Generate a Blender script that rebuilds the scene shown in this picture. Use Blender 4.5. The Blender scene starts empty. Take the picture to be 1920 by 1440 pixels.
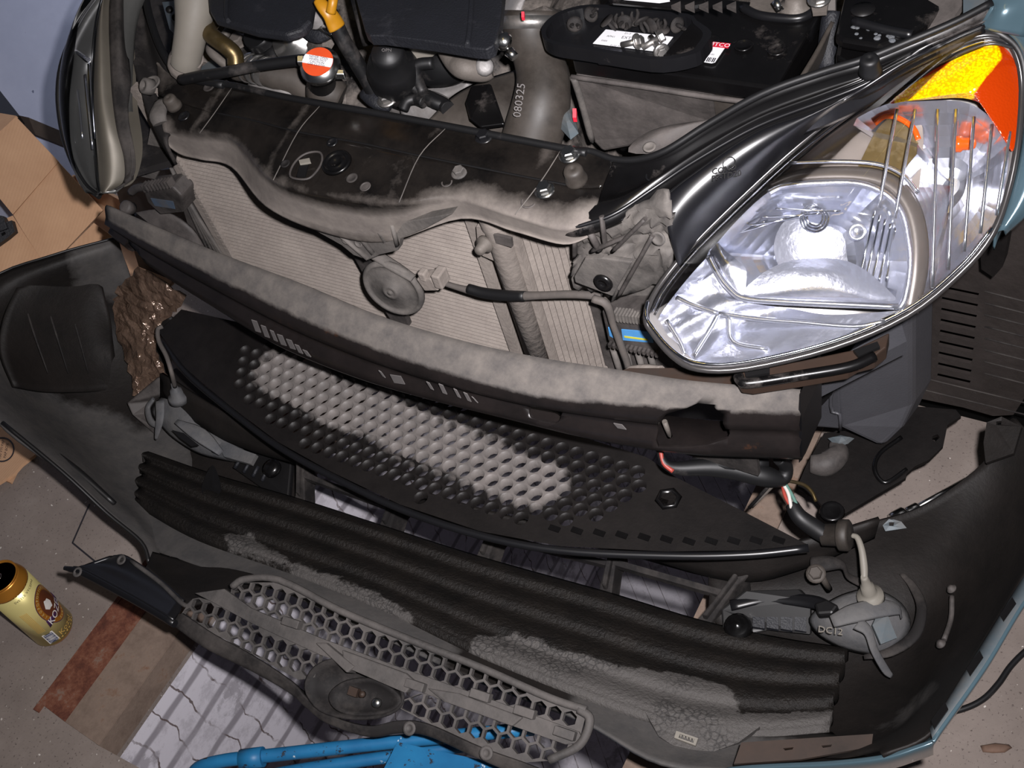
import bpy, bmesh, math, random
import numpy as np
from mathutils import Vector, Matrix
from mathutils.geometry import tessellate_polygon
random.seed(7)
SC = bpy.context.scene
COL = SC.collection
# ------------------------------------------------------------------ camera
PITCH, YAW, ROLL, FPX, CAMZ = 0.85269971, 0.76137323, -0.34143021, 2274.05, 1.5
_h = Vector((-math.sin(YAW), math.cos(YAW), 0)); _r = Vector((math.cos(YAW), math.sin(YAW), 0)); _z = Vector((0, 0, 1))
FWD = _h*math.cos(PITCH) - _z*math.sin(PITCH)
_u = _h*math.sin(PITCH) + _z*math.cos(PITCH)
IR = _r*math.cos(ROLL) + _u*math.sin(ROLL)
IU = -_r*math.sin(ROLL) + _u*math.cos(ROLL)
CAMP = Vector((0, 0, CAMZ))
cd = bpy.data.cameras.new('camera'); cam = bpy.data.objects.new('camera', cd); COL.objects.link(cam)
cd.sensor_width = 36; cd.lens = FPX/1920*36; cd.clip_start = 0.02
m3 = Matrix((IR, IU, -FWD)).transposed()
cam.matrix_world = Matrix.Translation(CAMP) @ m3.to_4x4()
SC.camera = cam
# ------------------------------------------------------------------ light and exposure
SC.view_settings.view_transform = 'Standard'; SC.view_settings.look = 'None'
SC.view_settings.gamma = 1; SC.view_settings.use_curve_mapping = False
SC.view_settings.exposure = 0.0
W = bpy.data.worlds.new('garage'); SC.world = W; W.use_nodes = True
bg = W.node_tree.nodes['Background']; bg.inputs[0].default_value = (0.60, 0.66, 0.80, 1); bg.inputs[1].default_value = 0.045
def lamp(name, kind, loc, energy, color, target=None, **kw):
    l = bpy.data.lights.new(name, kind); l.energy = energy; l.color = color
    for k, v in kw.items(): setattr(l, k, v)
    o = bpy.data.objects.new(name, l); COL.objects.link(o); o.location = loc
    if target is not None:
        o.rotation_euler = (Vector(target)-Vector(loc)).to_track_quat('-Z', 'Y').to_euler()
    return o
# the camera's own flash, up and to the right of the lens
FL = CAMP + IR*0.050 + IU*0.045 + FWD*0.01
lamp('camera_flash', 'AREA', FL, 13.6, (1.0, 0.965, 0.985), target=FL+FWD, shape='DISK', size=0.03, spread=1.75)
# the garage's warm ceiling tube and the cool daylight of the open door on the far left
lamp('ceiling_tube_light', 'AREA', (-0.35, 0.1, 2.75), 1.6, (1.0, 0.72, 0.22), target=(-0.75, 0.8, 0.5), shape='RECTANGLE', size=0.05, size_y=1.2)
lamp('doorway_daylight', 'AREA', (-1.45, 2.35, 1.25), 2.2, (0.78, 0.84, 1.0), target=(-2.05, 1.5, 0.42), shape='RECTANGLE', size=0.4, size_y=0.5, spread=1.0)
# ------------------------------------------------------------------ geometry helpers
V = Vector
def ray(px, py): return IR*((px-960)/FPX) - IU*((py-720)/FPX) + FWD
def at(px, py, z=None, y=None, x=None):
    d = ray(px, py)
    if z is not None: t = (z-CAMP.z)/d.z
    elif y is not None: t = (y-CAMP.y)/d.y
    else: t = (x-CAMP.x)/d.x
    return CAMP + d*t
def onp(px, py, p0, n):
    d = ray(px, py); return CAMP + d*((p0-CAMP).dot(n)/d.dot(n))
def atz(l): return [at(a, b, z=c) for a, b, c in l]
def ez(l, z): return [at(a, b, z=z) for a, b in l]
def ey(l, y): return [at(a, b, y=y) for a, b in l]
def spline(P, n, closed=False):
    """Catmull-Rom through the points, n steps a span"""
    P = [V(p) for p in P]; out = []; k = len(P)
    if k < 3 and not closed:
        return [P[0].lerp(P[-1], i/n) for i in range(n+1)] if k == 2 else P
    for i in range(k if closed else k-1):
        if closed: a, b, c, d = P[i-1], P[i], P[(i+1) % k], P[(i+2) % k]
        else:
            b, c = P[i], P[i+1]
            a = P[i-1] if i else b+(b-c); d = P[i+2] if i+2 < k else c+(c-b)
        for s in range(n):
            t = s/n
            out.append(0.5*((2*b)+(c-a)*t+(2*a-5*b+4*c-d)*t*t+(3*b-a-3*c+d)*t**3))
    if not closed: out.append(P[-1])
    return out
def newell(P):
    n = V((0, 0, 0))
    for i in range(len(P)):
        a, b = P[i], P[(i+1) % len(P)]
        n += V(((a.y-b.y)*(a.z+b.z), (a.z-b.z)*(a.x+b.x), (a.x-b.x)*(a.y+b.y)))
    return n.normalized()
def cen(P):
    c = V((0, 0, 0))
    for p in P: c += p
    return c/len(P)
def frame(ax):
    ax = V(ax).normalized(); t = V((0, 0, 1)) if abs(ax.z) < 0.9 else V((1, 0, 0))
    u = ax.cross(t).normalized(); return u, ax.cross(u).normalized(), ax
class MB:
    """collects shapes in world coordinates for ONE mesh object"""
    def __init__(s): s.v = []; s.f = []; s.sm = []
    def add(s, vs, fs, smooth=False):
        k = len(s.v); s.v += [V(p) for p in vs]
        s.f += [[i+k for i in f] for f in fs]; s.sm += [smooth]*len(fs); return s
    def plate(s, P, t, bevel=0.0, holes=()):
        """outline polygon given thickness t (a vector, or a length along the normal away from the camera)"""
        P = [V(p) for p in P]; n = newell(P)
        if not isinstance(t, Vector):
            if n.dot(CAMP-cen(P)) > 0: t = -n*t
            else: t = n*t
        loops = [P]+[[V(p) for p in h] for h in holes]
        flat = [p for l in loops for p in l]; N = len(flat)
        tri = tessellate_polygon(loops)
        vs = flat+[p+t for p in flat]
        fs = [list(a) for a in tri]+[[i+N for i in reversed(a)] for a in tri]
        o = 0
        for l in loops:
            k = len(l)
            for i in range(k): fs.append([o+i, o+(i+1) % k, o+(i+1) % k+N, o+i+N])
            o += k
        return s.add(vs, fs)
    def grid(s, R, closed=False, smooth=True):
        r, c = len(R), len(R[0]); vs = [p for q in R for p in q]; fs = []
        for i in range(r-1):
            for j in range(c if closed else c-1):
                fs.append([i*c+j, i*c+(j+1) % c, (i+1)*c+(j+1) % c, (i+1)*c+j])
        return s.add(vs, fs, smooth)
    def sheet(s, rows, nu=4, nv=4):
        """smooth sheet through rows of control points"""
        A = [spline(r, nu) for r in rows]; m = len(A[0])
        B = [spline([a[j] for a in A], nv) for j in range(m)]
        return s.grid([[B[j][i] for j in range(m)] for i in range(len(B[0]))])
    def tube(s, P, r, seg=10, sm=5, caps=True, sq=None):
        """tube along a smoothed path; r a radius or one for each point"""
        if not isinstance(r, (list, tuple)): r = [r]*len(P)
        if sm > 1 and len(P) > 1:
            rr = spline([V((q, 0, 0)) for q in r], sm); P = spline(P, sm); r = [q.x for q in rr]
        P = [V(p) for p in P]; rings = []
        T = [(P[min(i+1, len(P)-1)]-P[max(i-1, 0)]).normalized() for i in range(len(P))]
        u, w, _ = frame(T[0])
        for i, p in enumerate(P):
            u = (u-T[i]*u.dot(T[i])).normalized(); w = T[i].cross(u)
            k = 1 if sq is None else sq
            rings.append([p+(u*math.cos(a)+w*k*math.sin(a))*r[i] for a in [2*math.pi*j/seg for j in range(seg)]])
        s.grid(rings, closed=True)
        if caps:
            s.add(rings[0], [list(range(seg))[::-1]]); s.add(rings[-1], [list(range(seg))])
        return s
    def lathe(s, prof, o, ax, seg=24, smooth=True, u=None):
        """profile of (radius, height) turned about ax at o"""
        a, b, c = frame(ax); o = V(o)
        if u is not None: a = (V(u)-c*V(u).dot(c)).normalized(); b = c.cross(a)
        R = [[o+c*h+(a*math.cos(t)+b*math.sin(t))*max(r, 1e-5) for t in [2*math.pi*j/seg for j in range(seg)]] for r, h in prof]
        s.grid(R, closed=True, smooth=smooth)
        if prof[0][0] > 1e-4: s.add(R[0], [list(range(seg))[::-1]])
        if prof[-1][0] > 1e-4: s.add(R[-1], [list(range(seg))])
        return s
    def box(s, c, X, Y, Z):
        """box at centre c with half-edge vectors"""
        c, X, Y, Z = V(c), V(X), V(Y), V(Z)
        vs = [c+X*i+Y*j+Z*k for i in (-1, 1) for j in (-1, 1) for k in (-1, 1)]
        return s.add(vs, [[0, 1, 3, 2], [4, 6, 7, 5], [0, 4, 5, 1], [2, 3, 7, 6], [0, 2, 6, 4], [1, 5, 7, 3]])
    def dome(s, B, bulge, rings=8, c=None, p=2.0, n=None, flat=0.0):
        """closed boundary filled by a dome (bulge towards n, the camera side by default)"""
        B = [V(b) for b in B]; c = cen(B) if c is None else V(c)
        if n is None:
            n = newell(B)
            if n.dot(CAMP-c) < 0: n = -n
        R = []
        for i in range(rings):
            q = 1-i/rings; k = max(0.0, (q-flat)/(1-flat))
            R.append([c+(b-c)*q+n*bulge*(1-k**p) for b in B])
        s.grid(R, closed=True); N = len(B)
        return s.add(R[-1]+[c+n*bulge], [[i, (i+1) % N, N] for i in range(N)], True)
    def hexbolt(s, o, ax, r, h=None, fl=True, u=None):
        h = h or r*0.9
        if fl: s.lathe([(r*1.45, 0), (r*1.45, r*0.18), (r*1.05, r*0.3)], o, ax, 18)
        a, b, c = frame(ax); R = []
        for q, k in ((1, r*0.2), (1, h), (0.82, h+r*0.15)):
            R.append([V(o)+c*k+(a*math.cos(t)+b*math.sin(t))*r*q for t in [math.pi/3*j for j in range(6)]])
        s.grid(R, closed=True, smooth=False); s.add(R[-1], [list(range(6))]); return s
    def text(s, body, size, fn, depth=0.0004):
        """raised lettering; fn maps (u, v, w) in text space to a point"""
        cu = bpy.data.curves.new('lettering', 'FONT'); cu.body = body; cu.size = size; cu.align_x = 'CENTER'; cu.align_y = 'CENTER'
        cu.extrude = depth; cu.resolution_u = 2
        o = bpy.data.objects.new('lettering', cu); COL.objects.link(o)
        dg = bpy.context.evaluated_depsgraph_get(); me = o.evaluated_get(dg).to_mesh()
        vs = [fn(v.co.x, v.co.y, v.co.z) for v in me.vertices]; fs = [list(p.vertices) for p in me.polygons]
        s.add(vs, fs); o.evaluated_get(dg).to_mesh_clear()
        bpy.data.objects.remove(o); bpy.data.curves.remove(cu); return s
ORG = {}
def empty(name, loc, label, cat, group=None):
    o = bpy.data.objects.new(name, None); COL.objects.link(o); o.location = loc; o.empty_display_size = 0.05
    ORG[o.name] = V(loc); tag(o, label, cat, group); return o
def tag(o, label=None, cat=None, group=None, kind=None):
    for k, v in (('label', label), ('category', cat), ('group', group), ('kind', kind)):
        if v: o[k] = v
    return o
def obj(name, mb, mat, parent=None, label=None, solid=None, off=-1, bevel=None, weld=True, loc=None, sub=0):
    me = bpy.data.meshes.new(name)
    if parent: org = ORG[parent.name]
    elif loc is not None: org = V(loc)
    else:
        c = cen(mb.v); org = V((c.x, c.y, min(p.z for p in mb.v)))
    me.from_pydata([tuple(p-org) for p in mb.v], [], mb.f); me.update()
    me.polygons.foreach_set('use_smooth', mb.sm)
    bm = bmesh.new(); bm.from_mesh(me)
    if weld: bmesh.ops.remove_doubles(bm, verts=bm.verts, dist=1e-5)
    bmesh.ops.recalc_face_normals(bm, faces=bm.faces); bm.to_mesh(me); bm.free()
    for m in (mat if isinstance(mat, (list, tuple)) else [mat]): me.materials.append(m)
    o = bpy.data.objects.new(name, me); COL.objects.link(o)
    if parent: o.parent = parent
    else: o.location = org
    ORG[o.name] = org
    if label: o['label'] = label
    if solid:
        q = o.modifiers.new('thickness', 'SOLIDIFY'); q.thickness = solid; q.offset = off
    if sub:
        q = o.modifiers.new('subdivision', 'SUBSURF'); q.levels = q.render_levels = sub
    if bevel:
        q = o.modifiers.new('bevel', 'BEVEL'); q.width = bevel; q.segments = 2; q.limit_method = 'ANGLE'; q.angle_limit = 0.7
    return o
def flip_towards(o, target=None):
    """turn an open sheet's normals towards a point (the side one sees)"""
    t = (CAMP if target is None else V(target))-ORG[o.name]; me = o.data
    s = sum((p.normal.dot(t-p.center))*p.area for p in me.polygons)
    if s < 0: me.flip_normals()
    return o
def cut(o, mb):
    """cut the shape of mb out of o"""
    c = obj('cutter', mb, MAT['black'], loc=(0, 0, 0)); c.location = (0, 0, 0)
    w = o.parent; o.parent = None; l = o.location.copy(); o.location = ORG[o.name]
    q = o.modifiers.new('cut', 'BOOLEAN'); q.object = c; q.operation = 'DIFFERENCE'; q.solver = 'EXACT'
    bpy.context.view_layer.update()
    dg = bpy.context.evaluated_depsgraph_get(); me = bpy.data.meshes.new_from_object(o.evaluated_get(dg))
    o.modifiers.clear(); o.data = me; o.parent = w; o.location = l
    bpy.data.objects.remove(c); return o
# ------------------------------------------------------------------ materials
MAT = {}
def srgb(h):
    if isinstance(h, str): c = [int(h[i:i+2], 16)/255 for i in (0, 2, 4)]
    else: c = [q/255 for q in h]
    return tuple(q/12.92 if q <= 0.04045 else ((q+0.055)/1.055)**2.4 for q in c)+(1,)
DIM = set('black gloss_black satin_black dusty_black dusty_grey dust_heavy engine_plastic rubber rubber_brown cast_aluminium grey_metal brass engine_grime rusty_bracket cable_grey filler_plastic paint_inner'.split())
def mat(name, col, rough=0.5, metal=0.0, dust=None, amt=0.0, scale=20.0, soft=0.15, bump=0.0, bscale=120.0, var=0.15, spec=0.5, coat=0.0, drough=0.9, up=0.0):
    m = bpy.data.materials.new(name); m.use_nodes = True; nt = m.node_tree; N = nt.nodes; L = nt.links
    if name in DIM: col = tuple(q*0.70 for q in col); dust = dust and tuple(q*0.82 for q in dust)
    b = N['Principled BSDF']; tc = N.new('ShaderNodeTexCoord')
    b.inputs['Metallic'].default_value = metal; b.inputs['Specular IOR Level'].default_value = spec; b.inputs['Coat Weight'].default_value = coat
    n1 = N.new('ShaderNodeTexNoise'); n1.inputs['Scale'].default_value = scale; n1.inputs['Detail'].default_value = 6; n1.inputs['Roughness'].default_value = 0.65
    L.new(tc.outputs['Object'], n1.inputs['Vector'])
    hv = N.new('ShaderNodeHueSaturation'); hv.inputs['Color'].default_value = srgb(col)
    mr = N.new('ShaderNodeMapRange'); mr.inputs[1].default_value = 0.3; mr.inputs[2].default_value = 0.7; mr.inputs[3].default_value = 1-var; mr.inputs[4].default_value = 1+var
    L.new(n1.outputs['Fac'], mr.inputs[0]); L.new(mr.outputs[0], hv.inputs['Value'])
    out = hv.outputs['Color']
    if dust is not None:
        n2 = N.new('ShaderNodeTexNoise'); n2.inputs['Scale'].default_value = scale*0.45; n2.inputs['Detail'].default_value = 8; n2.inputs['Roughness'].default_value = 0.7
        L.new(tc.outputs['Object'], n2.inputs['Vector'])
        src = n2.outputs['Fac']
        if up:
            g = N.new('ShaderNodeNewGeometry'); sx = N.new('ShaderNodeSeparateXYZ'); L.new(g.outputs['True Normal'], sx.inputs[0])
            ad = N.new('ShaderNodeMath'); ad.operation = 'MULTIPLY_ADD'; ad.inputs[1].default_value = up; L.new(sx.outputs['Z'], ad.inputs[0]); L.new(src, ad.inputs[2]); src = ad.outputs[0]
        r2 = N.new('ShaderNodeMapRange'); r2.inputs[1].default_value = (1-amt)-soft; r2.inputs[2].default_value = (1-amt)+soft; L.new(src, r2.inputs[0])
        mx = N.new('ShaderNodeMix'); mx.data_type = 'RGBA'; L.new(r2.outputs[0], mx.inputs[0]); L.new(out, mx.inputs[6]); mx.inputs[7].default_value = srgb(dust)
        out = mx.outputs[2]
        rr = N.new('ShaderNodeMapRange'); rr.inputs[3].default_value = rough; rr.inputs[4].default_value = drough; L.new(r2.outputs[0], rr.inputs[0]); L.new(rr.outputs[0], b.inputs['Roughness'])
    else: b.inputs['Roughness'].default_value = rough
    L.new(out, b.inputs['Base Color'])
    if bump:
        n3 = N.new('ShaderNodeTexNoise'); n3.inputs['Scale'].default_value = bscale; n3.inputs['Detail'].default_value = 4; L.new(tc.outputs['Object'], n3.inputs['Vector'])
        bp = N.new('ShaderNodeBump'); bp.inputs['Strength'].default_value = bump; bp.inputs['Distance'].default_value = 0.004; L.new(n3.outputs['Fac'], bp.inputs['Height']); L.new(bp.outputs[0], b.inputs['Normal'])
    MAT[name] = m; return m
DUST = (118, 110, 106)
mat('black', (26, 25, 26), 0.45)
mat('gloss_black', (17, 16, 17), 0.27, dust=DUST, amt=0.33, scale=16, soft=0.10, var=0.3)
mat('satin_black', (28, 28, 31), 0.33, dust=DUST, amt=0.25, scale=10, soft=0.12)
mat('dusty_black', (40, 38, 38), 0.5, dust=DUST, amt=0.47, scale=22, soft=0.22, bump=0.25, bscale=60)
mat('dusty_grey', (78, 75, 74), 0.7, dust=(134, 127, 121), amt=0.52, scale=26, soft=0.2, bump=0.3, bscale=80)
mat('dust_heavy', (164, 152, 144), 0.85, dust=(172, 161, 152), amt=0.55, scale=24, soft=0.2, bump=0.25, bscale=140)
mat('engine_plastic', (30, 32, 40), 0.6, dust=(70, 70, 78), amt=0.30, scale=30, bump=0.3, bscale=400)
mat('rubber', (24, 24, 26), 0.5, dust=DUST, amt=0.26, scale=18)
mat('rubber_brown', (54, 48, 43), 0.5, dust=(110, 101, 93), amt=0.40, scale=12, soft=0.25)
mat('steel', (170, 168, 165), 0.3, 0.9, dust=(120, 110, 104), amt=0.36, scale=30)
mat('cast_aluminium', (196, 192, 190), 0.5, 0.3, dust=(110, 102, 96), amt=0.42, scale=22, bump=0.3, bscale=70)
mat('zinc', (190, 190, 188), 0.25, 1.0, var=0.1)
mat('chrome', (232, 234, 240), 0.08, 1.0, var=0.02)
mat('grey_metal', (140, 132, 124), 0.5, 0.25, dust=(126, 117, 110), amt=0.5, scale=30, bump=0.2)
mat('brass', (150, 128, 84), 0.3, 0.8, dust=(110, 100, 90), amt=0.4, scale=25)
mat('engine_grime', (44, 40, 38), 0.7, dust=(150, 140, 132), amt=0.46, scale=60, bump=0.6, bscale=60)
mat('filler_plastic', (176, 170, 158), 0.45, dust=(140, 132, 122), amt=0.35, scale=9, soft=0.3)
mat('yellow_plastic', (176, 122, 22), 0.4)
mat('orange_label', (206, 74, 34), 0.45)
mat('white_label', (225, 225, 228), 0.5, var=0.04)
mat('red_print', (196, 30, 52), 0.5)
mat('ink', (38, 36, 40), 0.6)
mat('grey_ink', (96, 92, 91), 0.7)
mat('matte_black', (30, 28, 28), 0.75, dust=(96, 90, 86), amt=0.36, scale=14, soft=.2, spec=.25)
mat('grille_plastic', (40, 39, 39), 0.6, dust=(92, 87, 84), amt=.5, scale=26, soft=.22, bump=.3, bscale=80)
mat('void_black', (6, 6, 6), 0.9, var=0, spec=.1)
mat('car_paint', (78, 100, 110), 0.25, 0.3, coat=0.8, var=0.04)
mat('lamp_back', (72, 73, 76), 0.65, dust=(104, 101, 98), amt=.42, scale=22, soft=.2, bump=.2)
mat('paint_inner', (112, 126, 134), 0.5, 0.1, dust=(120, 114, 108), amt=0.4)
mat('rusty_bracket', (74, 54, 42), 0.6, 0.1, dust=(48, 42, 38), amt=0.42, scale=24)
mat('blue_sticker', (76, 140, 196), 0.5); mat('yellow_print', (196, 190, 60), 0.5)
mat('cable_grey', (126, 117, 111), 0.7, dust=(84, 79, 76), amt=0.45, scale=60)
mat('wire_red', (150, 60, 50), 0.5); mat('wire_white', (190, 186, 180), 0.5); mat('wire_green', (86, 120, 110), 0.5)
# ------------------------------------------------------------------ room materials
def noise(nt, scale, detail=6, rough=0.65, vec=None):
    n = nt.nodes.new('ShaderNodeTexNoise'); n.inputs['Scale'].default_value = scale; n.inputs['Detail'].default_value = detail; n.inputs['Roughness'].default_value = rough
    if vec is not None: nt.links.new(vec, n.inputs['Vector'])
    return n.outputs['Fac']
def ramp(nt, src, stops):
    r = nt.nodes.new('ShaderNodeValToRGB'); e = r.color_ramp.elements
    while len(e) < len(stops): e.new(0.5)
    for q, (p, c) in zip(e, stops): q.position = p; q.color = srgb(c) if not isinstance(c, float) else (c, c, c, 1)
    nt.links.new(src, r.inputs[0]); return r.outputs[0]
def mixc(nt, fac, a, b, mode='MIX'):
    m = nt.nodes.new('ShaderNodeMix'); m.data_type = 'RGBA'; m.blend_type = mode
    for s, q in ((0, fac), (6, a), (7, b)):
        if hasattr(q, 'is_linked'): nt.links.new(q, m.inputs[s])
        else: m.inputs[s].default_value = q if s == 0 else srgb(q)
    return m.outputs[2]
def newmat(name, rough=0.8):
    m = bpy.data.materials.new(name); m.use_nodes = True; nt = m.node_tree; b = nt.nodes['Principled BSDF']; b.inputs['Roughness'].default_value = rough
    b.inputs['Specular IOR Level'].default_value = 0.3
    tc = nt.nodes.new('ShaderNodeTexCoord'); MAT[name] = m; return m, nt, b, tc.outputs['Object']
def bumpit(nt, b, src, st, dist=0.003):
    q = nt.nodes.new('ShaderNodeBump'); q.inputs['Strength'].default_value = st; q.inputs['Distance'].default_value = dist; nt.links.new(src, q.inputs['Height']); nt.links.new(q.outputs[0], b.inputs['Normal'])
m, nt, b, oc = newmat('concrete', 0.85)
c = ramp(nt, noise(nt, 4, 10, 0.7, oc), [(0.25, (112, 102, 96)), (0.55, (136, 125, 118)), (0.8, (158, 148, 141))])
c = mixc(nt, ramp(nt, noise(nt, 260, 2, 0.5, oc), [(0.62, 0.0), (0.72, 1.0)]), c, (92, 82, 78))
c = mixc(nt, ramp(nt, noise(nt, 140, 1, 0.5, oc), [(0.74, 0.0), (0.77, 1.0)]), c, (205, 198, 190))
c = mixc(nt, ramp(nt, noise(nt, 2.2, 4, 0.6, oc), [(0.60, 0.0), (0.75, 0.6)]), c, (86, 76, 70))
nt.links.new(c, b.inputs['Base Color']); bumpit(nt, b, noise(nt, 60, 8, 0.7, oc), 0.25)
m, nt, b, oc = newmat('blue_wall_paint', 0.7)
c = ramp(nt, noise(nt, 5, 8, 0.6, oc), [(0.3, (146, 151, 170)), (0.7, (164, 168, 186))])
c = mixc(nt, ramp(nt, noise(nt, 40, 2, 0.5, oc), [(0.74, 0.0), (0.77, 1.0)]), c, (96, 100, 120))
nt.links.new(c, b.inputs['Base Color']); bumpit(nt, b, noise(nt, 50, 4, 0.6, oc), 0.15)
m, nt, b, oc = newmat('whitewashed_brick', 0.8)
mp = nt.nodes.new('ShaderNodeVectorMath'); mp.operation = 'MULTIPLY'; mp.inputs[1].default_value = (1, 1, 1)
sx = nt.nodes.new('ShaderNodeSeparateXYZ'); cx = nt.nodes.new('ShaderNodeCombineXYZ'); nt.links.new(oc, sx.inputs[0])
ad = nt.nodes.new('ShaderNodeMath'); ad.operation = 'ADD'; nt.links.new(sx.outputs[0], ad.inputs[0]); nt.links.new(sx.outputs[1], ad.inputs[1])
nt.links.new(ad.outputs[0], cx.inputs[0]); nt.links.new(sx.outputs[2], cx.inputs[1])
nz = nt.nodes.new('ShaderNodeTexNoise'); nz.inputs['Scale'].default_value = 7; nt.links.new(cx.outputs[0], nz.inputs['Vector'])
ds = nt.nodes.new('ShaderNodeVectorMath'); ds.operation = 'MULTIPLY_ADD'; ds.inputs[1].default_value = (0.03, 0.026, 0); nt.links.new(nz.outputs['Color'], ds.inputs[0]); nt.links.new(cx.outputs[0], ds.inputs[2])
bk = nt.nodes.new('ShaderNodeTexBrick'); nt.links.new(ds.outputs[0], bk.inputs['Vector'])
bk.inputs['Scale'].default_value = 1; bk.inputs['Brick Width'].default_value = 40; bk.inputs['Row Height'].default_value = 0.082; bk.inputs['Mortar Size'].default_value = 0.011
bk.inputs['Mortar Smooth'].default_value = 0.6
bk.inputs['Color1'].default_value = srgb((232, 228, 236)); bk.inputs['Color2'].default_value = srgb((220, 216, 224)); bk.inputs['Mortar'].default_value = srgb((156, 151, 158))
c = bk.outputs['Color']
cs = nt.nodes.new('ShaderNodeSeparateXYZ'); nt.links.new(cx.outputs[0], cs.inputs[0]); cw = nt.nodes.new('ShaderNodeCombineXYZ'); nt.links.new(cs.outputs[1], cw.inputs[0]); nt.links.new(cs.outputs[0], cw.inputs[1])
wz = nt.nodes.new('ShaderNodeTexNoise'); wz.inputs['Scale'].default_value = 9; wz.inputs['Detail'].default_value = 5; nt.links.new(cx.outputs[0], wz.inputs['Vector'])
wd = nt.nodes.new('ShaderNodeVectorMath'); wd.operation = 'MULTIPLY_ADD'; wd.inputs[1].default_value = (0.0, 0.07, 0); nt.links.new(wz.outputs['Color'], wd.inputs[0]); nt.links.new(cw.outputs[0], wd.inputs[2])
b2_ = nt.nodes.new('ShaderNodeTexBrick'); nt.links.new(wd.outputs[0], b2_.inputs['Vector']); b2_.inputs['Scale'].default_value = 1; b2_.inputs['Brick Width'].default_value = 0.082; b2_.inputs['Row Height'].default_value = 0.052
b2_.inputs['Mortar Size'].default_value = 0.0017; b2_.inputs['Mortar Smooth'].default_value = 0.3; b2_.inputs['Color1'].default_value = b2_.inputs['Color2'].default_value = (0, 0, 0, 1); b2_.inputs['Mortar'].default_value = (1, 1, 1, 1); b2_.offset = 0.0
b2_.inputs['Brick Width'].default_value = 30
mk_ = nt.nodes.new('ShaderNodeMath'); mk_.operation = 'MULTIPLY'; nt.links.new(b2_.outputs['Fac'], mk_.inputs[0]); nt.links.new(ramp(nt, noise(nt, 13, 4, 0.6, oc), [(0.40, 0.15), (0.55, 0.9)]), mk_.inputs[1])
gr_ = ramp(nt, noise(nt, 22, 8, 0.75, oc), [(0.50, 0.0), (0.62, 0.55)])
c = mixc(nt, gr_, c, (176, 171, 178))
c = mixc(nt, mk_.outputs[0], c, (96, 80, 76))
c = mixc(nt, ramp(nt, noise(nt, 9, 8, 0.7, oc), [(0.57, 0.0), (0.63, 0.7)]), c, (152, 147, 153))
nt.links.new(c, b.inputs['Base Color']); bumpit(nt, b, bk.outputs['Fac'], -0.4, 0.006)
m, nt, b, oc = newmat('rusty_steel', 0.75)
c = ramp(nt, noise(nt, 24, 10, 0.8, oc), [(0.3, (60, 40, 34)), (0.46, (96, 56, 44)), (0.56, (122, 78, 60)), (0.64, (126, 104, 92)), (0.78, (140, 124, 112))])
nt.links.new(c, b.inputs['Base Color']); bumpit(nt, b, noise(nt, 60, 8, 0.7, oc), 0.4)
m, nt, b, oc = newmat('worn_brown_steel', 0.8)
c = ramp(nt, noise(nt, 16, 10, 0.78, oc), [(0.3, (104, 88, 78)), (0.55, (132, 115, 103)), (0.64, (120, 92, 74)), (0.75, (112, 74, 54))])
nt.links.new(c, b.inputs['Base Color']); bumpit(nt, b, noise(nt, 80, 6, 0.7, oc), 0.3)
m, nt, b, oc = newmat('cardboard', 0.85)
wv = nt.nodes.new('ShaderNodeTexWave'); wv.inputs['Scale'].default_value = 70; wv.inputs['Distortion'].default_value = 1; nt.links.new(oc, wv.inputs['Vector'])
c = ramp(nt, noise(nt, 14, 6, 0.6, oc), [(0.3, (186, 146, 114)), (0.7, (202, 162, 128))])
c = mixc(nt, ramp(nt, wv.outputs['Fac'], [(0.0, 0.10), (1.0, 0.0)]), c, (150, 112, 82))
nt.links.new(c, b.inputs['Base Color']); bumpit(nt, b, wv.outputs['Fac'], 0.08, 0.002)
m, nt, b, oc = newmat('blue_worn_paint', 0.45)
c = ramp(nt, noise(nt, 16, 8, 0.6, oc), [(0.3, (26, 84, 126)), (0.7, (34, 106, 150))])
c = mixc(nt, ramp(nt, noise(nt, 60, 6, 0.7, oc), [(0.60, 0.0), (0.63, 1.0)]), c, (40, 44, 52))
c = mixc(nt, ramp(nt, noise(nt, 45, 5, 0.6, oc), [(0.0, 0.0), (0.66, 0.0), (0.69, 1.0)]), c, (186, 196, 200))
nt.links.new(c, b.inputs['Base Color'])
mat('brown_wood', (104, 80, 60), 0.8, var=0.3, bump=0.3); mat('dark_wood', (62, 52, 44), 0.8, var=0.3)
mat('can_cream', (226, 212, 140), 0.32, 0.35, var=0.03); mat('can_gold', (196, 132, 50), 0.3, 0.6, var=0.05); mat('can_brown', (104, 56, 34), 0.35, 0.2)
mat('can_purple', (62, 34, 72), 0.35); mat('can_white', (226, 222, 216), 0.4); mat('can_tan', (200, 162, 84), 0.4); mat('can_silver', (150, 140, 130), 0.25, 1.0); mat('can_bar', (60, 70, 100), 0.5); mat('dried_leaf', (110, 86, 72), 0.8, var=0.3)
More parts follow.
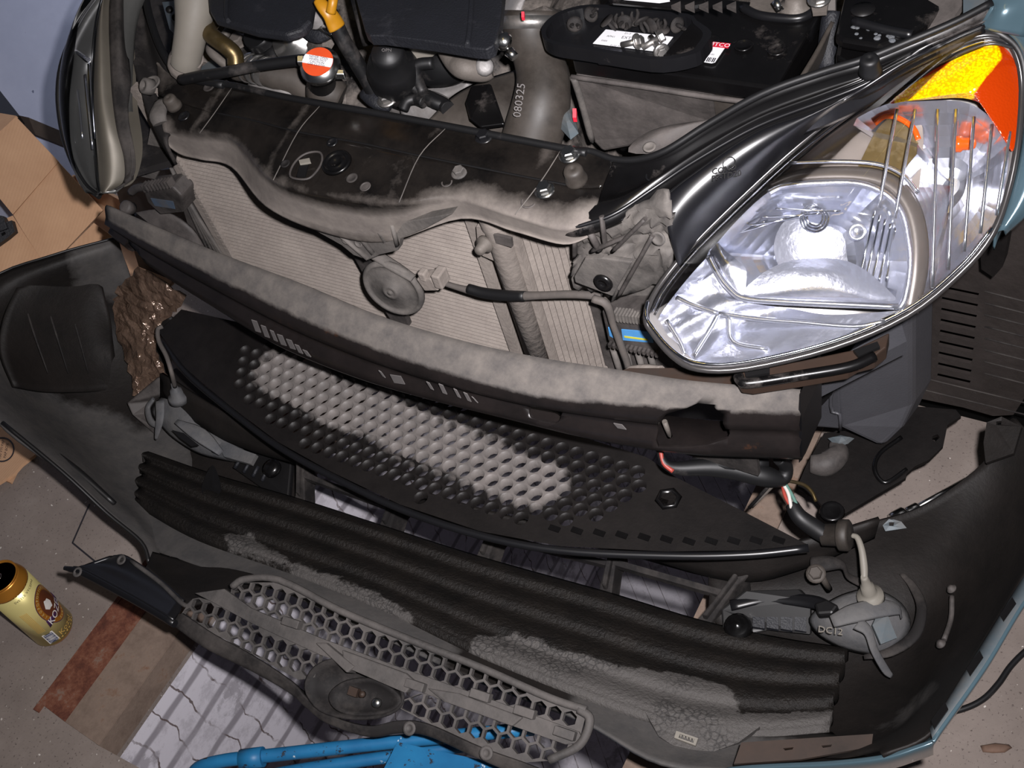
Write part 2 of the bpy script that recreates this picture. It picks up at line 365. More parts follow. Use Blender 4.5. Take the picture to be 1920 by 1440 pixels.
# ------------------------------------------------------------------ floor, inspection pit, wall
PX0, PX1, PY0, PY1, PZ = -1.17, -0.455, 0.165, 2.6, -1.35
mb = MB().plate([V((-2.05, -1.4, 0)), V((1.2, -1.4, 0)), V((1.2, 3.2, 0)), V((-2.05, 3.2, 0))], V((0, 0, -0.06)),
                holes=[[V((PX0, PY0, 0)), V((PX1, PY0, 0)), V((PX1, PY1, 0)), V((PX0, PY1, 0))]])
tag(obj('floor', mb, MAT['concrete'], loc=(0, 0, 0)), kind='structure')
for nm, c, h in (('wall_pit_left', (PX0-0.06, (PY0+PY1)/2, PZ/2-0.03), (0.06, (PY1-PY0)/2, -PZ/2-0.03)), ('wall_pit_right', (PX1+0.06, (PY0+PY1)/2, PZ/2-0.03), (0.06, (PY1-PY0)/2, -PZ/2-0.03)),
                 ('wall_pit_front', ((PX0+PX1)/2, PY0-0.06, PZ/2-0.03), ((PX1-PX0)/2, 0.06, -PZ/2-0.03)), ('wall_pit_back', ((PX0+PX1)/2, PY1+0.06, PZ/2-0.03), ((PX1-PX0)/2, 0.06, -PZ/2-0.03))):
    tag(obj(nm, MB().box(c, (h[0], 0, 0), (0, h[1], 0), (0, 0, h[2])), MAT['whitewashed_brick'], loc=(0, 0, 0)), kind='structure')
tag(obj('floor_pit', MB().box(((PX0+PX1)/2, (PY0+PY1)/2, PZ-0.03), ((PX1-PX0)/2+0.1, 0, 0), (0, (PY1-PY0)/2+0.1, 0), (0, 0, 0.03)), MAT['whitewashed_brick'], loc=(0, 0, 0)), kind='structure')
# steel angle framing the pit: a rusty upright lip and a flat brown shelf, on both sides
fr = MB().plate([V((PX0-0.125, PY0+0.012, 0.001)), V((PX0-0.07, PY0+0.006, 0.001)), V((PX0-0.07, PY1, 0.001)), V((PX0-0.125, PY1, 0.001))], V((0, 0, 0.005)))
fr.box((PX0-0.128, (PY0+PY1)/2, 0.003), (0.004, 0, 0), (0, (PY1-PY0)/2, 0), (0, 0, 0.004))
tag(obj('trim_1', fr, MAT['rusty_steel'], loc=(0, 0, 0)), kind='structure')
fr = MB().plate([V((PX0-0.07, PY0+0.006, 0.001)), V((PX0+0.004, PY0, 0.001)), V((PX0+0.004, PY1, 0.001)), V((PX0-0.07, PY1, 0.001))], V((0, 0, 0.004)))
fr.box((PX0+0.002, (PY0+PY1)/2, -0.02), (0.003, 0, 0), (0, (PY1-PY0)/2, 0), (0, 0, 0.024))
tag(obj('trim_2', fr, MAT['worn_brown_steel'], loc=(0, 0, 0)), kind='structure')
fr = MB().plate([V((PX1-0.004, PY0, 0.001)), V((PX1+0.05, PY0, 0.001)), V((PX1+0.05, PY1, 0.001)), V((PX1-0.004, PY1, 0.001))], V((0, 0, 0.005)))
fr.box((PX1-0.002, (PY0+PY1)/2, -0.03), (0.004, 0, 0), (0, (PY1-PY0)/2, 0), (0, 0, 0.03))
tag(obj('trim_3', fr, MAT['worn_brown_steel'], loc=(0, 0, 0)), kind='structure')
tag(obj('wall_left', MB().box((-2.11, 1.4, 0.8), (0.06, 0, 0), (0, 2.0, 0), (0, 0, 0.86)), MAT['blue_wall_paint'], loc=(0, 0, 0)), kind='structure')
# saw-cut lines in the concrete are shallow grooves: thin dark strips of filler let into the floor
mb = MB()
for a, b in (((168, 945), (136, 1018)), ((136, 1018), (182, 1056))):
    p, q = at(*a, z=0), at(*b, z=0); d = (q-p).normalized(); s = V((-d.y, d.x, 0))*0.0014
    mb.plate([p-s, q-s, q+s, p+s], V((0, 0, 0.0006)))
tag(obj('floor_joint', mb, MAT['ink'], loc=(0, 0, 0)), kind='structure')
# ------------------------------------------------------------------ cardboard boxes on the left
bx = empty('cardboard_box', (-1.80, 0.95, 0), 'open brown cardboard box against the blue wall left of the car', 'box')
p0 = at(100, 370, z=0.27); bn = V((0.55, -0.42, 0.72)).normalized()
B = lambda px, py, d=0: onp(px, py, p0-bn*d, bn)
obj('flap', MB().plate([B(-60, 300), B(30, 219), B(110, 303), B(24, 402)], 0.005), MAT['cardboard'], bx, 'upper flap of the box')
obj('flap', MB().plate([B(110, 304, 0.002), B(193, 394, 0.002), B(135, 456, 0.002), B(108, 484, 0.002), B(85, 498, 0.002), B(42, 432, 0.002), B(25, 403, 0.002)], 0.005), MAT['cardboard'], bx, 'wide flap of the box')
obj('flap', MB().plate([B(24, 404, 0.006), B(42, 433, 0.006), B(86, 499, 0.006), B(-20, 530, 0.006), B(-60, 480, 0.006), B(-60, 440, 0.006)], 0.005), MAT['cardboard'], bx, 'lower flap of the box')
obj('flap', MB().plate([B(-40, 205, 0.10), B(30, 217, 0.02), B(-40, 290, 0.03)], 0.005), MAT['cardboard'], bx, 'flap folded away from the light')
w0, w1 = at(176, 418, z=0.22), at(199, 440, z=0.20)
mb = MB()
for (x0, y0), (x1, y1) in (((-2.03, 0.78), (-1.70, 0.74)), ((-1.70, 0.74), (-1.66, 1.02)), ((-1.66, 1.02), (-2.03, 1.10)), ((-2.03, 1.10), (-2.03, 0.78))):
    mb.plate([V((x0, y0, 0.0)), V((x1, y1, 0.0)), V((x1, y1, 0.07)), V((x0, y0, 0.07))], 0.006)
mb.plate([V((-2.03, 0.78, 0.002)), V((-1.70, 0.74, 0.002)), V((-1.66, 1.02, 0.002)), V((-2.03, 1.10, 0.002))], V((0, 0, 0.005)))
obj('side_panel', mb, MAT['cardboard'], bx)
obj('side_panel', MB().plate([B(128, 466, 0.05), B(176, 418, 0.05), B(215, 446, 0.07), B(150, 500, 0.06)], 0.005), MAT['cardboard'], bx)
# plank leaning on the wall behind
mb = MB(); a, b2 = at(34, 216, x=-2.012), at(150, 264, x=-2.012)
mb.plate([a, b2, b2+V((0, -0.008, -0.036)), a+V((0, -0.008, -0.036))], V((0.03, 0, 0)))
tag(obj('wooden_plank', mb, MAT['dark_wood']), 'dark wooden batten along the blue wall behind the open cardboard box', 'plank')
mb = MB(); mb.plate(ez([(-40, 160), (0, 170), (36, 216), (10, 230), (-40, 215)], 0.34), 0.02)  # box flap in shadow; the shade is put into its near-black colour
tag(obj('shaded_flap', mb, MAT['satin_black']), 'shadowed box flap behind the open cardboard box, its shade painted dark grey', 'panel')
# clip lying on the box
ck = empty('plastic_clip', B(8, 432, -0.006), 'black plastic clip lying on the open cardboard box', 'clip')
q = lambda x, y, d: B(x, y, d)
obj('body', MB().plate([q(-20, 400, -0.022), q(6, 405, -0.022), q(12, 416, -0.022), q(22, 413, -0.022), q(28, 434, -0.022), q(14, 446, -0.022), q(-20, 470, -0.022)], 0.02, holes=[[q(2, 438, -0.022), q(9, 434, -0.022), q(11, 439, -0.022), q(4, 443, -0.022)]]), MAT['engine_plastic'], ck)
obj('tab', MB().plate([q(-18, 412, -0.03), q(8, 412, -0.03), q(14, 428, -0.03), q(-18, 440, -0.03)], 0.008), MAT['engine_plastic'], ck)
# flat carton on the floor with a printed ring
ct = empty('cardboard_carton', at(0, 840, z=0), 'flattened brown carton with a black printed ring, on the floor under the bumper', 'box')
obj('panel', MB().plate(ez([(-90, 740), (-10, 745), (66, 852), (40, 872), (26, 888), (-90, 960)], 0.012), V((0, 0, -0.006))), MAT['cardboard'], ct)
obj('panel', MB().plate(ez([(-95, 750), (30, 885), (20, 905), (8, 900), (-30, 915), (-95, 950)], 0.006), V((0, 0, -0.005))), MAT['cardboard'], ct)
def onfl(px, py, ux, vx, z):
    o = at(px, py, z=z); U = (at(px+ux[0], py+ux[1], z=z)-o)/math.hypot(*ux); Vv = (at(px+vx[0], py+vx[1], z=z)-o)/math.hypot(*vx)
    return lambda u, v, w: o+U*u+Vv*v+V((0, 0, w))
F = onfl(4, 843, (50, 40), (40, -50), 0.0125)
mb = MB(); N = 40
R = [[F(r*math.cos(2*math.pi*i/N), r*math.sin(2*math.pi*i/N), 0.0004) for i in range(N)] for r in (23.5, 20.8)]
mb.grid(R, closed=True)
F2 = onfl(4, 843, (6, -30), (-32, -8), 0.0125)
for k, (t, s) in enumerate((('RESY', 9), ('100 VYI PAP', 7), ('PAP BOX', 7))):
    mb.text(t, s, lambda u, v, w, k=k: F2(u, v+10-9*k, 0.0004+w*0.01))
obj('print', mb, MAT['ink'], ct, 'black printed ring and lettering')
# ------------------------------------------------------------------ beer can
cb = at(105, 1181, z=0); R0 = 0.033
can = empty('beer_can', cb, 'cream and gold half-litre beer can standing on the concrete floor', 'can')
prof = [(0.024, 0.004), (0.026, 0.0), (0.0285, 0.003), (0.0315, 0.008), (R0, 0.0105)]
obj('base', MB().lathe(prof, cb, (0, 0, 1), 40), MAT['can_gold'], can, 'golden base rim')
obj('body', MB().lathe([(R0, 0.0105), (R0, 0.144)], cb, (0, 0, 1), 48), MAT['can_cream'], can)
obj('shoulder', MB().lathe([(R0+0.0001, 0.143), (R0, 0.146), (0.0315, 0.152), (0.0285, 0.160), (0.0275, 0.1625)], cb, (0, 0, 1), 40), MAT['can_gold'], can, 'golden shoulder')
obj('lid', MB().lathe([(0.0275, 0.1625), (0.0282, 0.1655), (0.0268, 0.1662), (0.0252, 0.162), (0.023, 0.1615), (0, 0.1615)], cb, (0, 0, 1), 40), MAT['can_gold'], can)
mb = MB().plate([cb+V((0.011+0.0065*math.cos(t), 0.004+0.009*math.sin(t), 0.1622)) for t in [k*math.pi/10 for k in range(20)]], V((0, 0, -0.0004)))
obj('opening', mb, MAT['black'], can)
mb = MB().lathe([(0.0035, 0), (0.0045, 0.0008), (0.0055, 0.001), (0.0062, 0.0006), (0.0062, 0)], cb+V((-0.004, 0.0, 0.1618)), (0, 0, 1), 18)
obj('pull_tab', mb, MAT['can_silver'], can)
A0 = math.atan2(-cb.y, -cb.x)
def wrap(u0, v0):
    def f(u, v, w):
        a = A0+u0/R0+u/R0; r = R0+0.00025+w; return cb+V((r*math.cos(a), r*math.sin(a), v0+v))
    return f
def patch(mb, f, outline, w=0.0, n=10):
    """flat print wrapped on the can"""
    k = len(outline); c = (sum(p[0] for p in outline)/k, sum(p[1] for p in outline)/k)
    R = [[f(c[0]+(p[0]-c[0])*q/n, c[1]+(p[1]-c[1])*q/n, w) for p in outline] for q in range(n, 0, -1)]
    mb.grid(R, closed=True); return mb.add(R[-1]+[f(c[0], c[1], w)], [[i, (i+1) % k, k] for i in range(k)], True)
el = lambda a, b, n=40: [(a*math.cos(2*math.pi*i/n), b*math.sin(2*math.pi*i/n)) for i in range(n)]
f = wrap(0.023, 0.078)
obj('emblem', patch(MB(), f, el(0.0245, 0.041)), MAT['can_purple'], can)
obj('emblem', patch(MB(), f, el(0.0235, 0.0395), 0.0002), MAT['can_gold'], can)
obj('emblem', patch(MB(), f, el(0.0165, 0.031), 0.0004), MAT['can_brown'], can)
obj('emblem', patch(MB(), f, [(-0.012, 0.004), (-0.006, 0.016), (0.002, 0.012), (0.004, 0.002), (0.0, -0.006), (-0.008, -0.004)], 0.0006), MAT['can_white'], can, 'pale patch in the emblem')
obj('banner', patch(MB(), f, [(-0.026, -0.030), (0.026, -0.022), (0.026, -0.006), (-0.024, -0.014)], 0.0008), MAT['can_purple'], can, 'purple banner')
mb = MB().text('KOZEL', 0.0175, lambda u, v, w: f(u*0.78-0.001, v*1.1-0.018+u*0.14, 0.0010), 0)
obj('lettering', mb, MAT['can_white'], can, 'white lettering on the banner')
mb = MB()
for k, ch in enumerate('VELKOPOPOVICKY'):
    t = math.radians(218-k*13.2)
    mb.text(ch, 0.0062, lambda u, v, w, t=t: f(0.0200*math.cos(t)+u*math.sin(t)+v*math.cos(t), 0.0352*math.sin(t)-u*math.cos(t)+v*math.sin(t), 0.0006), 0)
for k, ch in enumerate('SVETLE'):
    t = math.radians(258+k*13)
    mb.text(ch, 0.0055, lambda u, v, w, t=t: f(0.0200*math.cos(t)-u*math.sin(t)-v*math.cos(t), 0.0350*math.sin(t)+u*math.cos(t)-v*math.sin(t), 0.0006), 0)
obj('lettering', mb, MAT['can_cream'], can, 'cream lettering round the emblem')
f2 = wrap(0.010, 0.134)
obj('lettering', MB().text('SVETLE VYCEPNI', 0.0068, lambda u, v, w: f2(u*0.9, v, 0.0003), 0), MAT['ink'], can, 'dark lettering under the shoulder')
f3 = wrap(0.016, 0.024); mb = MB().text('Kozel', 0.014, lambda u, v, w: f3(u, v, 0.0003), 0)
for i in range(9): patch(mb, f3, [(-0.024+0.0055*i, -0.008), (-0.0205+0.0055*i, -0.010), (-0.02+0.0055*i, -0.004-0.002*(i % 3))], 0.0003, 2)
obj('print', mb, MAT['can_tan'], can, 'tan drawing near the base')
f4 = wrap(-0.013, 0.028); mb = MB()
obj('barcode_panel', patch(MB(), f4, [(-0.0085, -0.013), (0.0085, -0.013), (0.0085, 0.013), (-0.0085, 0.013)], 0.0003), MAT['can_white'], can)
for i in range(11): patch(mb, f4, [(-0.007, -0.0115+i*0.0021), (0.007, -0.0115+i*0.0021), (0.007, -0.0103+i*0.0021+0.0004*(i % 3)), (-0.007, -0.0103+i*0.0021+0.0004*(i % 3))], 0.0005, 2)
obj('barcode', mb, MAT['can_bar'], can)
f5 = wrap(-0.018, 0.078); mb = MB()
for i in range(6): patch(mb, f5, [(-0.004+i*0.002, -0.03), (-0.0032+i*0.002, -0.03), (-0.0032+i*0.002, 0.026), (-0.004+i*0.002, 0.026)], 0.0003, 4)
obj('print', mb, MAT['can_tan'], can, 'small lines of print')
# ------------------------------------------------------------------ blue steel stand in front of the pit
st = empty('steel_stand', V((-0.62, 0.10, 0)), 'chipped blue steel tube stand at the pit edge under the bumper lip', 'stand')
zt = 0.155
t1 = [at(352, 1470, z=zt-0.03), at(372, 1440, z=zt-0.01), at(420, 1426, z=zt), at(500, 1417, z=zt), at(740, 1391, z=zt), at(1000, 1366, z=zt)]
obj('tube', MB().tube(t1, 0.0085, 12), MAT['blue_worn_paint'], st)
obj('sleeve', MB().tube([at(452, 1424, z=zt), at(494, 1419, z=zt)], 0.0125, 14, 1), MAT['blue_worn_paint'], st)
t2 = [at(470, 1462, z=zt-0.035), at(560, 1444, z=zt-0.035), at(735, 1418, z=zt-0.035), at(900, 1394, z=zt-0.035)]
obj('tube', MB().tube(t2, 0.008, 12), MAT['blue_worn_paint'], st)
obj('plate', MB().plate(ez([(745, 1391), (830, 1410), (1180, 1480), (1080, 1640), (690, 1500)], zt+0.012), V((0, 0, -0.008))), MAT['blue_worn_paint'], st)
for k, (x, y, z) in enumerate(((at(470, 1450, z=zt).x, 0.135, zt-0.01), (-0.36, 0.12, zt), (-0.60, 0.03, zt), (-0.40, 0.02, zt))):
    obj('leg', MB().tube([V((x, y, z)), V((x, y, 0.0))], 0.009, 12, 1), MAT['blue_worn_paint'], st)
mb = MB().tube([at(470, 1450, z=zt)*1.0, V((at(470, 1450, z=zt).x, 0.135, zt-0.012)), V((-0.60, 0.03, zt)), V((-0.40, 0.02, zt)), V((-0.36, 0.12, zt))], 0.008, 10, 4)
obj('tube', mb, MAT['blue_worn_paint'], st)
# ------------------------------------------------------------------ small things on the floor at the right
cbl = [at(x, y, z=0.0045) for x, y in ((1730, 1345), (1800, 1331), (1842, 1312), (1872, 1282), (1896, 1248), (1930, 1215), (1990, 1170))]
tag(obj('cable', MB().tube(cbl, 0.004, 10, 6), MAT['rubber']), 'black rubber cable on the floor outside the bumper, lower right', 'cable')
lf = [at(x, y, z=0.004) for x, y in ((1838, 1398), (1866, 1393), (1892, 1396), (1898, 1402), (1884, 1411), (1862, 1412), (1843, 1410))]
tag(obj('dried_leaf', MB().dome(lf, 0.003, 3, n=V((0, 0, 1))), MAT['dried_leaf'], solid=0.0006), 'dry brown leaf on the concrete in the lower right corner', 'leaf')
tl = empty('socket_extension', at(1690, 964, z=0.0), 'chrome socket on a long extension bar, on the floor beside the right-hand bumper end', 'tool')
zz = 0.012; a, b2 = at(1700, 962, z=zz), at(1812, 900, z=zz)
obj('bar', MB().tube([a, b2], 0.0042, 12, 1), MAT['zinc'], tl)
d = (b2-a).normalized()
obj('collar', MB().lathe([(0.006, 0), (0.0075, 0.003), (0.0075, 0.017), (0.005, 0.02)], a, d, 18), MAT['zinc'], tl)
obj('socket', MB().lathe([(0.006, -0.024), (0.0105, -0.024), (0.0115, -0.018), (0.0115, -0.004), (0.007, 0.001)], a, d, 20), MAT['zinc'], tl)
# ------------------------------------------------------------------ bumper cover lying on its face
m, nt, b, oc = newmat('absorber_foam', 0.55)
dk = ramp(nt, noise(nt, 26, 8, 0.7, oc), [(0.3, (13, 11, 10)), (0.7, (29, 25, 22))])
sx = nt.nodes.new('ShaderNodeSeparateXYZ'); nt.links.new(oc, sx.inputs[0])
# dried mud left along the lower border of the foam block
def mth(op, a, b2, c=None):
    q = nt.nodes.new('ShaderNodeMath'); q.operation = op
    for i, s in enumerate((a, b2, c)):
        if s is None: continue
        if hasattr(s, 'is_linked'): nt.links.new(s, q.inputs[i])
        else: q.inputs[i].default_value = s
    return q.outputs[0]
at_v = nt.nodes.new('ShaderNodeAttribute'); at_v.attribute_name = 'mud'
nn = noise(nt, 16, 8, 0.7, oc)
k = mth('ADD', at_v.outputs['Fac'], mth('MULTIPLY_ADD', nn, 0.9, -0.45))
mud = ramp(nt, k, [(0.47, 0.0), (0.53, 1.0)])
vr = nt.nodes.new('ShaderNodeTexVoronoi'); vr.feature = 'DISTANCE_TO_EDGE'; vr.inputs['Scale'].default_value = 130; nt.links.new(oc, vr.inputs['Vector'])
mc = mixc(nt, ramp(nt, vr.outputs['Distance'], [(0.03, 1.0), (0.16, 0.0)]), (80, 77, 75), (56, 54, 53))
mc2 = mixc(nt, ramp(nt, noise(nt, 9, 3, 0.5, oc), [(0.45, 0.0), (0.55, 1.0)]), mc, (78, 75, 73))
nt.links.new(mixc(nt, mud, dk, mc2), b.inputs['Base Color']); bumpit(nt, b, noise(nt, 190, 4, 0.7, oc), 0.9, 0.003)
m, nt, b, oc = newmat('bumper_inside', 0.6)
at_v = nt.nodes.new('ShaderNodeAttribute'); at_v.attribute_name = 'mud'
nn = noise(nt, 9, 8, 0.65, oc)
k = mth('ADD', at_v.outputs['Fac'], mth('MULTIPLY_ADD', nn, 0.7, -0.35))
mud = ramp(nt, k, [(0.44, 0.0), (0.56, 1.0)])
dk = ramp(nt, noise(nt, 12, 8, 0.7, oc), [(0.3, (17, 15, 14)), (0.7, (31, 27, 25))])
gc = ramp(nt, noise(nt, 30, 8, 0.7, oc), [(0.3, (62, 61, 61)), (0.7, (80, 77, 75))])
nt.links.new(mixc(nt, mud, dk, gc), b.inputs['Base Color']); bumpit(nt, b, noise(nt, 90, 6, 0.7, oc), 0.25)
def attr(o, fn):
    """mask stored per vertex"""
    a = o.data.attributes.new('mud', 'FLOAT', 'POINT'); g = ORG[o.name]
    a.data.foreach_set('value', [max(0.0, min(1.0, fn(v.co+g))) for v in o.data.vertices])
def near(pts, rad):
    P = [V(p) for p in pts]
    return lambda c: max(1-(c-p).length/rad for p in P)
def segd(p, a, b2):
    d = b2-a; t = max(0, min(1, (p-a).dot(d)/max(d.dot(d), 1e-9))); return (p-(a+d*t)).length
def nearline(pts, rad):
    return lambda c: max(1-segd(c, pts[i], pts[i+1])/rad for i in range(len(pts)-1))
bp = empty('bumper_cover', V((-0.80, 0.45, 0)), 'car front bumper cover lying face down on the floor, dusty black inside up', 'bumper')
# left wing of the cover, a cupped side wall
rows = [atz([(222, 446, .335), (100, 480, .36), (-20, 528, .37), (-90, 640, .37), (-4, 788, .33), (118, 882, .27), (200, 958, .22), (262, 1012, .19), (282, 1052, .18)]),
        atz([(226, 462, .325), (120, 500, .345), (10, 555, .35), (-50, 660, .345), (22, 775, .305), (128, 862, .25), (206, 935, .205), (270, 995, .18), (292, 1046, .175)]),
        atz([(238, 500, .29), (175, 545, .27), (120, 610, .24), (90, 690, .21), (120, 770, .18), (190, 850, .16), (240, 920, .155), (290, 985, .155), (320, 1050, .16)]),
        atz([(262, 560, .235), (235, 600, .20), (225, 650, .17), (232, 710, .145), (258, 770, .125), (285, 840, .115), (300, 895, .115), (345, 960, .135), (380, 1050, .150)]),
        atz([(330, 600, .20), (320, 640, .17), (320, 690, .15), (330, 740, .12), (350, 800, .10), (360, 860, .095), (360, 920, .11), (400, 985, .13), (430, 1060, .15)])]
wl = obj('side_wing', MB().sheet(rows, 6, 5), MAT['bumper_inside'], bp)
mudp = nearline([at(0, 770, z=.3), at(110, 850, z=.22), at(210, 900, z=.17), at(300, 1010, z=.16)], 0.26); md2 = near([at(225, 480, z=.3)], 0.14)
attr(wl, lambda c: max(mudp(c)*1.25, md2(c)*1.1)); flip_towards(wl); q = wl.modifiers.new('t', 'SOLIDIFY'); q.thickness = 0.004; q.offset = -1
# recessed panel with flutes on the wing
mb = MB()
pan = [(20, 560, .345), (120, 515, .325), (172, 520, .30), (205, 575, .245), (218, 650, .175), (150, 730, .19), (60, 745, .245), (0, 700, .31)]
mb.sheet([atz([(30, 540, .348), (110, 510, .328), (165, 512, .300), (190, 535, .27)]), atz([(5, 600, .335), (90, 585, .29), (160, 590, .245), (207, 600, .222)]),
          atz([(0, 660, .315), (80, 665, .25), (160, 665, .195), (214, 665, .165)]), atz([(25, 725, .285), (85, 735, .225), (160, 735, .170), (220, 730, .135)])], 6, 6)
o = obj('wheel_side_panel', mb, MAT['bumper_inside'], bp); flip_towards(o); q = o.modifiers.new('t', 'SOLIDIFY'); q.thickness = 0.006; q.offset = 0.2
mb = MB()
for k in range(4):
    t = k/3
    mb.tube([at(40+38*k, 545-8*k, z=.332-.018*k), at(62+40*k, 620-4*k, z=.298-.028*k), at(90+38*k, 700, z=.245-.03*k)], [0.001, 0.0018, 0.001], 8)
obj('flute', mb, MAT['matte_black'], o)
mb = MB().tube(atz([(4, 792, .333), (118, 886, .273), (200, 962, .222), (264, 1016, .192), (280, 1056, .18)]), 0.003, 10)
obj('rim', mb, MAT['black'], bp)
mb = MB().tube(atz([(224, 444, .337), (100, 478, .362), (-20, 526, .372), (-90, 640, .372)]), 0.002, 8)
obj('rim', mb, MAT['black'], bp)
mb = MB().tube(atz([(100, 845, .262), (150, 888, .238), (215, 945, .205)]), [0.003, 0.006, 0.004], 8)
obj('stiffening_rib', mb, MAT['black'], bp)
# brown packing tape and crumpled film on the wing near the fog lamp
m, nt, b, oc = newmat('packing_tape', 0.2)
c = ramp(nt, noise(nt, 18, 8, 0.7, oc), [(0.3, (70, 54, 44)), (0.7, (140, 116, 100))])
b.inputs['Metallic'].default_value = 0.45
nt.links.new(c, b.inputs['Base Color']); bumpit(nt, b, noise(nt, 60, 4, 0.5, oc), 0.8, 0.01); b.inputs['Specular IOR Level'].default_value = 0.8
random.seed(3)
def crumple(rows, nu, nv, a):
    mb = MB().sheet(rows, nu, nv); mb.v = [p+V((random.uniform(-a, a), random.uniform(-a, a), random.uniform(-a, a))) for p in mb.v]; mb.sm = [False]*len(mb.f); return mb
rows = [atz([(258, 505, .305), (300, 530, .29), (345, 560, .27)]), atz([(222, 545, .255), (275, 565, .255), (330, 588, .24)]), atz([(212, 580, .222), (262, 600, .225), (300, 615, .225)]),
        atz([(222, 640, .185), (262, 640, .20), (290, 640, .20)]), atz([(240, 700, .16), (275, 690, .175), (305, 690, .18)]), atz([(252, 745, .145), (290, 735, .15), (330, 735, .16)])]
mb = crumple(rows, 5, 5, 0.0034); mb.v = [p+V((0.006, 0, 0.008)) for p in mb.v]
obj('packing_tape', mb, MAT['packing_tape'], bp, 'crumpled brown packing tape', solid=0.0006)
# sheet under the honeycomb guard and beside the slots: inner lower rail
rows = [atz([(300, 700, .20), (420, 775, .20), (600, 860, .20), (800, 930, .20), (1000, 985, .20), (1200, 1020, .205), (1400, 1035, .21), (1530, 1010, .215), (1650, 975, .22)]),
        atz([(300, 745, .165), (420, 825, .165), (580, 880, .165), (740, 935, .165), (925, 990, .165), (1150, 1035, .165), (1370, 1090, .165), (1500, 1070, .17), (1640, 1010, .19)])]
o = obj('lower_rail', MB().sheet(rows, 5, 3), MAT['bumper_inside'], bp); flip_towards(o); attr(o, lambda c: 0.1); q = o.modifiers.new('t', 'SOLIDIFY'); q.thickness = 0.006; q.offset = -1
# lower grille: openings with blades and dividers
gr = []
up = atz([(563, 878, .165), (740, 938, .165), (925, 992, .165), (1148, 1040, .165), (1372, 1096, .165)])
lo = atz([(562, 932, .13), (722, 984, .13), (905, 1042, .13), (1135, 1106, .13), (1322, 1162, .13)])
for k in range(4):
    a, b2, c, d = up[k], up[k+1], lo[k+1], lo[k]
    f0, f1 = 0.46, 0.60
    bl = MB(); h = V((0, 0.004, -0.035))
    p, q = a.lerp(d, 0.16), b2.lerp(c, 0.24); p = p.lerp(q, 0.03); q = q.lerp(p, 0.03)
    s = (d-a).normalized()
    bl.plate([p-s*0.003, q-s*0.003, q+s*0.005, p+s*0.005], h*.35)
    obj('grille_blade', bl, MAT['matte_black'], bp)
for k in range(5):
    a, c = up[k], lo[k]; d = (c-a).normalized(); t = (up[min(k+1, 4)]-up[max(k-1, 0)]).normalized()
    mb = MB().plate([a-d*0.02-t*0.011, a-d*0.02+t*0.011, a+t*0.006, c+t*0.009, c+d*0.012+t*0.015, c+d*0.012-t*0.015, c-t*0.009, a-t*0.006], V((0, 0, -0.05)))
    mb.plate([a-d*0.01-t*0.003, a-d*0.01+t*0.003, c+t*0.003, c-t*0.003], V((0, 0, 0.012)))
    obj('grille_divider', mb, MAT['matte_black'], bp, bevel=0.002)
# foam absorber: a long ribbed block
top = [(278, 846, .125), (400, 888, .125), (560, 934, .128), (722, 986, .13), (905, 1044, .13), (1135, 1108, .13), (1322, 1164, .13), (1470, 1196, .132), (1592, 1214, .135)]
bot = [(256, 935, .155), (375, 1000, .178), (560, 1072, .19), (722, 1135, .20), (905, 1222, .205), (1100, 1300, .205), (1260, 1352, .20), (1420, 1372, .19), (1556, 1362, .18)]
T, Bm = spline(atz(top), 8), spline(atz(bot), 8); nr = 42
rib = [0.0, .6, 1, 1, .55, .1, .05, .5, 1, 1, 1, .6, .15, .1, .5, .9, 1, 1, .7, .2, .1, .4, .6, .6, .3, 0]
nrm = V((-0.25, -0.35, 0.9)).normalized(); rows = []
for i in range(nr+1):
    q = i/nr; e = rib[min(int(q*(len(rib)-1)), len(rib)-2)]; e2 = rib[min(int(q*(len(rib)-1))+1, len(rib)-1)]; fq = q*(len(rib)-1) % 1
    h = (e*(1-fq)+e2*fq)*0.010
    rows.append([a.lerp(c, q)+nrm*h for a, c in zip(T, Bm)])
ab = obj('foam_absorber', MB().grid(rows), MAT['absorber_foam'], bp, 'dark ribbed foam block with patches of dried mud')
m1 = nearline(atz([(430, 1010, .18), (560, 1065, .19), (690, 1120, .2), (760, 1160, .2)]), 0.06)
m2 = nearline(atz([(930, 1235, .2), (1000, 1260, .2), (1150, 1290, .2), (1330, 1310, .2)]), 0.075); m3 = nearline(atz([(1240, 1370, .2), (1330, 1380, .2), (1560, 1368, .18)]), 0.055)
m4 = nearline(atz([(265, 900, .145), (340, 960, .17), (470, 1030, .19)]), 0.085)
attr(ab, lambda c: max(m1(c)*.6, m2(c), m3(c))); flip_towards(ab); q = ab.modifiers.new('t', 'SOLIDIFY'); q.thickness = 0.016; q.offset = -1
# tab of the block with its connector plate
tb = atz([(1210, 1335, .207), (1330, 1360, .205), (1425, 1362, .2), (1385, 1392, .2), (1330, 1412, .203), (1262, 1398, .206), (1235, 1380, .207)])
o = obj('foam_tab', MB().plate(tb, 0.010), MAT['absorber_foam'], bp); attr(o, lambda c: 0.62)
cp = onp
pl = lambda px, py: at(px, py, z=.211)
mb = MB().plate([pl(1268, 1370), pl(1309, 1384), pl(1304, 1398), pl(1264, 1383)], 0.004, holes=[[pl(1275, 1376), pl(1303, 1386), pl(1300, 1393), pl(1272, 1383)]])
obj('vent_frame', mb, MAT['filler_plastic'], bp, 'pale plastic vent frame')
mb = MB()
for k in range(5):
    x = 1275+k*6; mb.plate([pl(x, 1377+k*2), pl(x+3.4, 1378+k*2), pl(x+1.4, 1384+k*2)], 0.003)
obj('vent_tooth', mb, MAT['filler_plastic'], o)
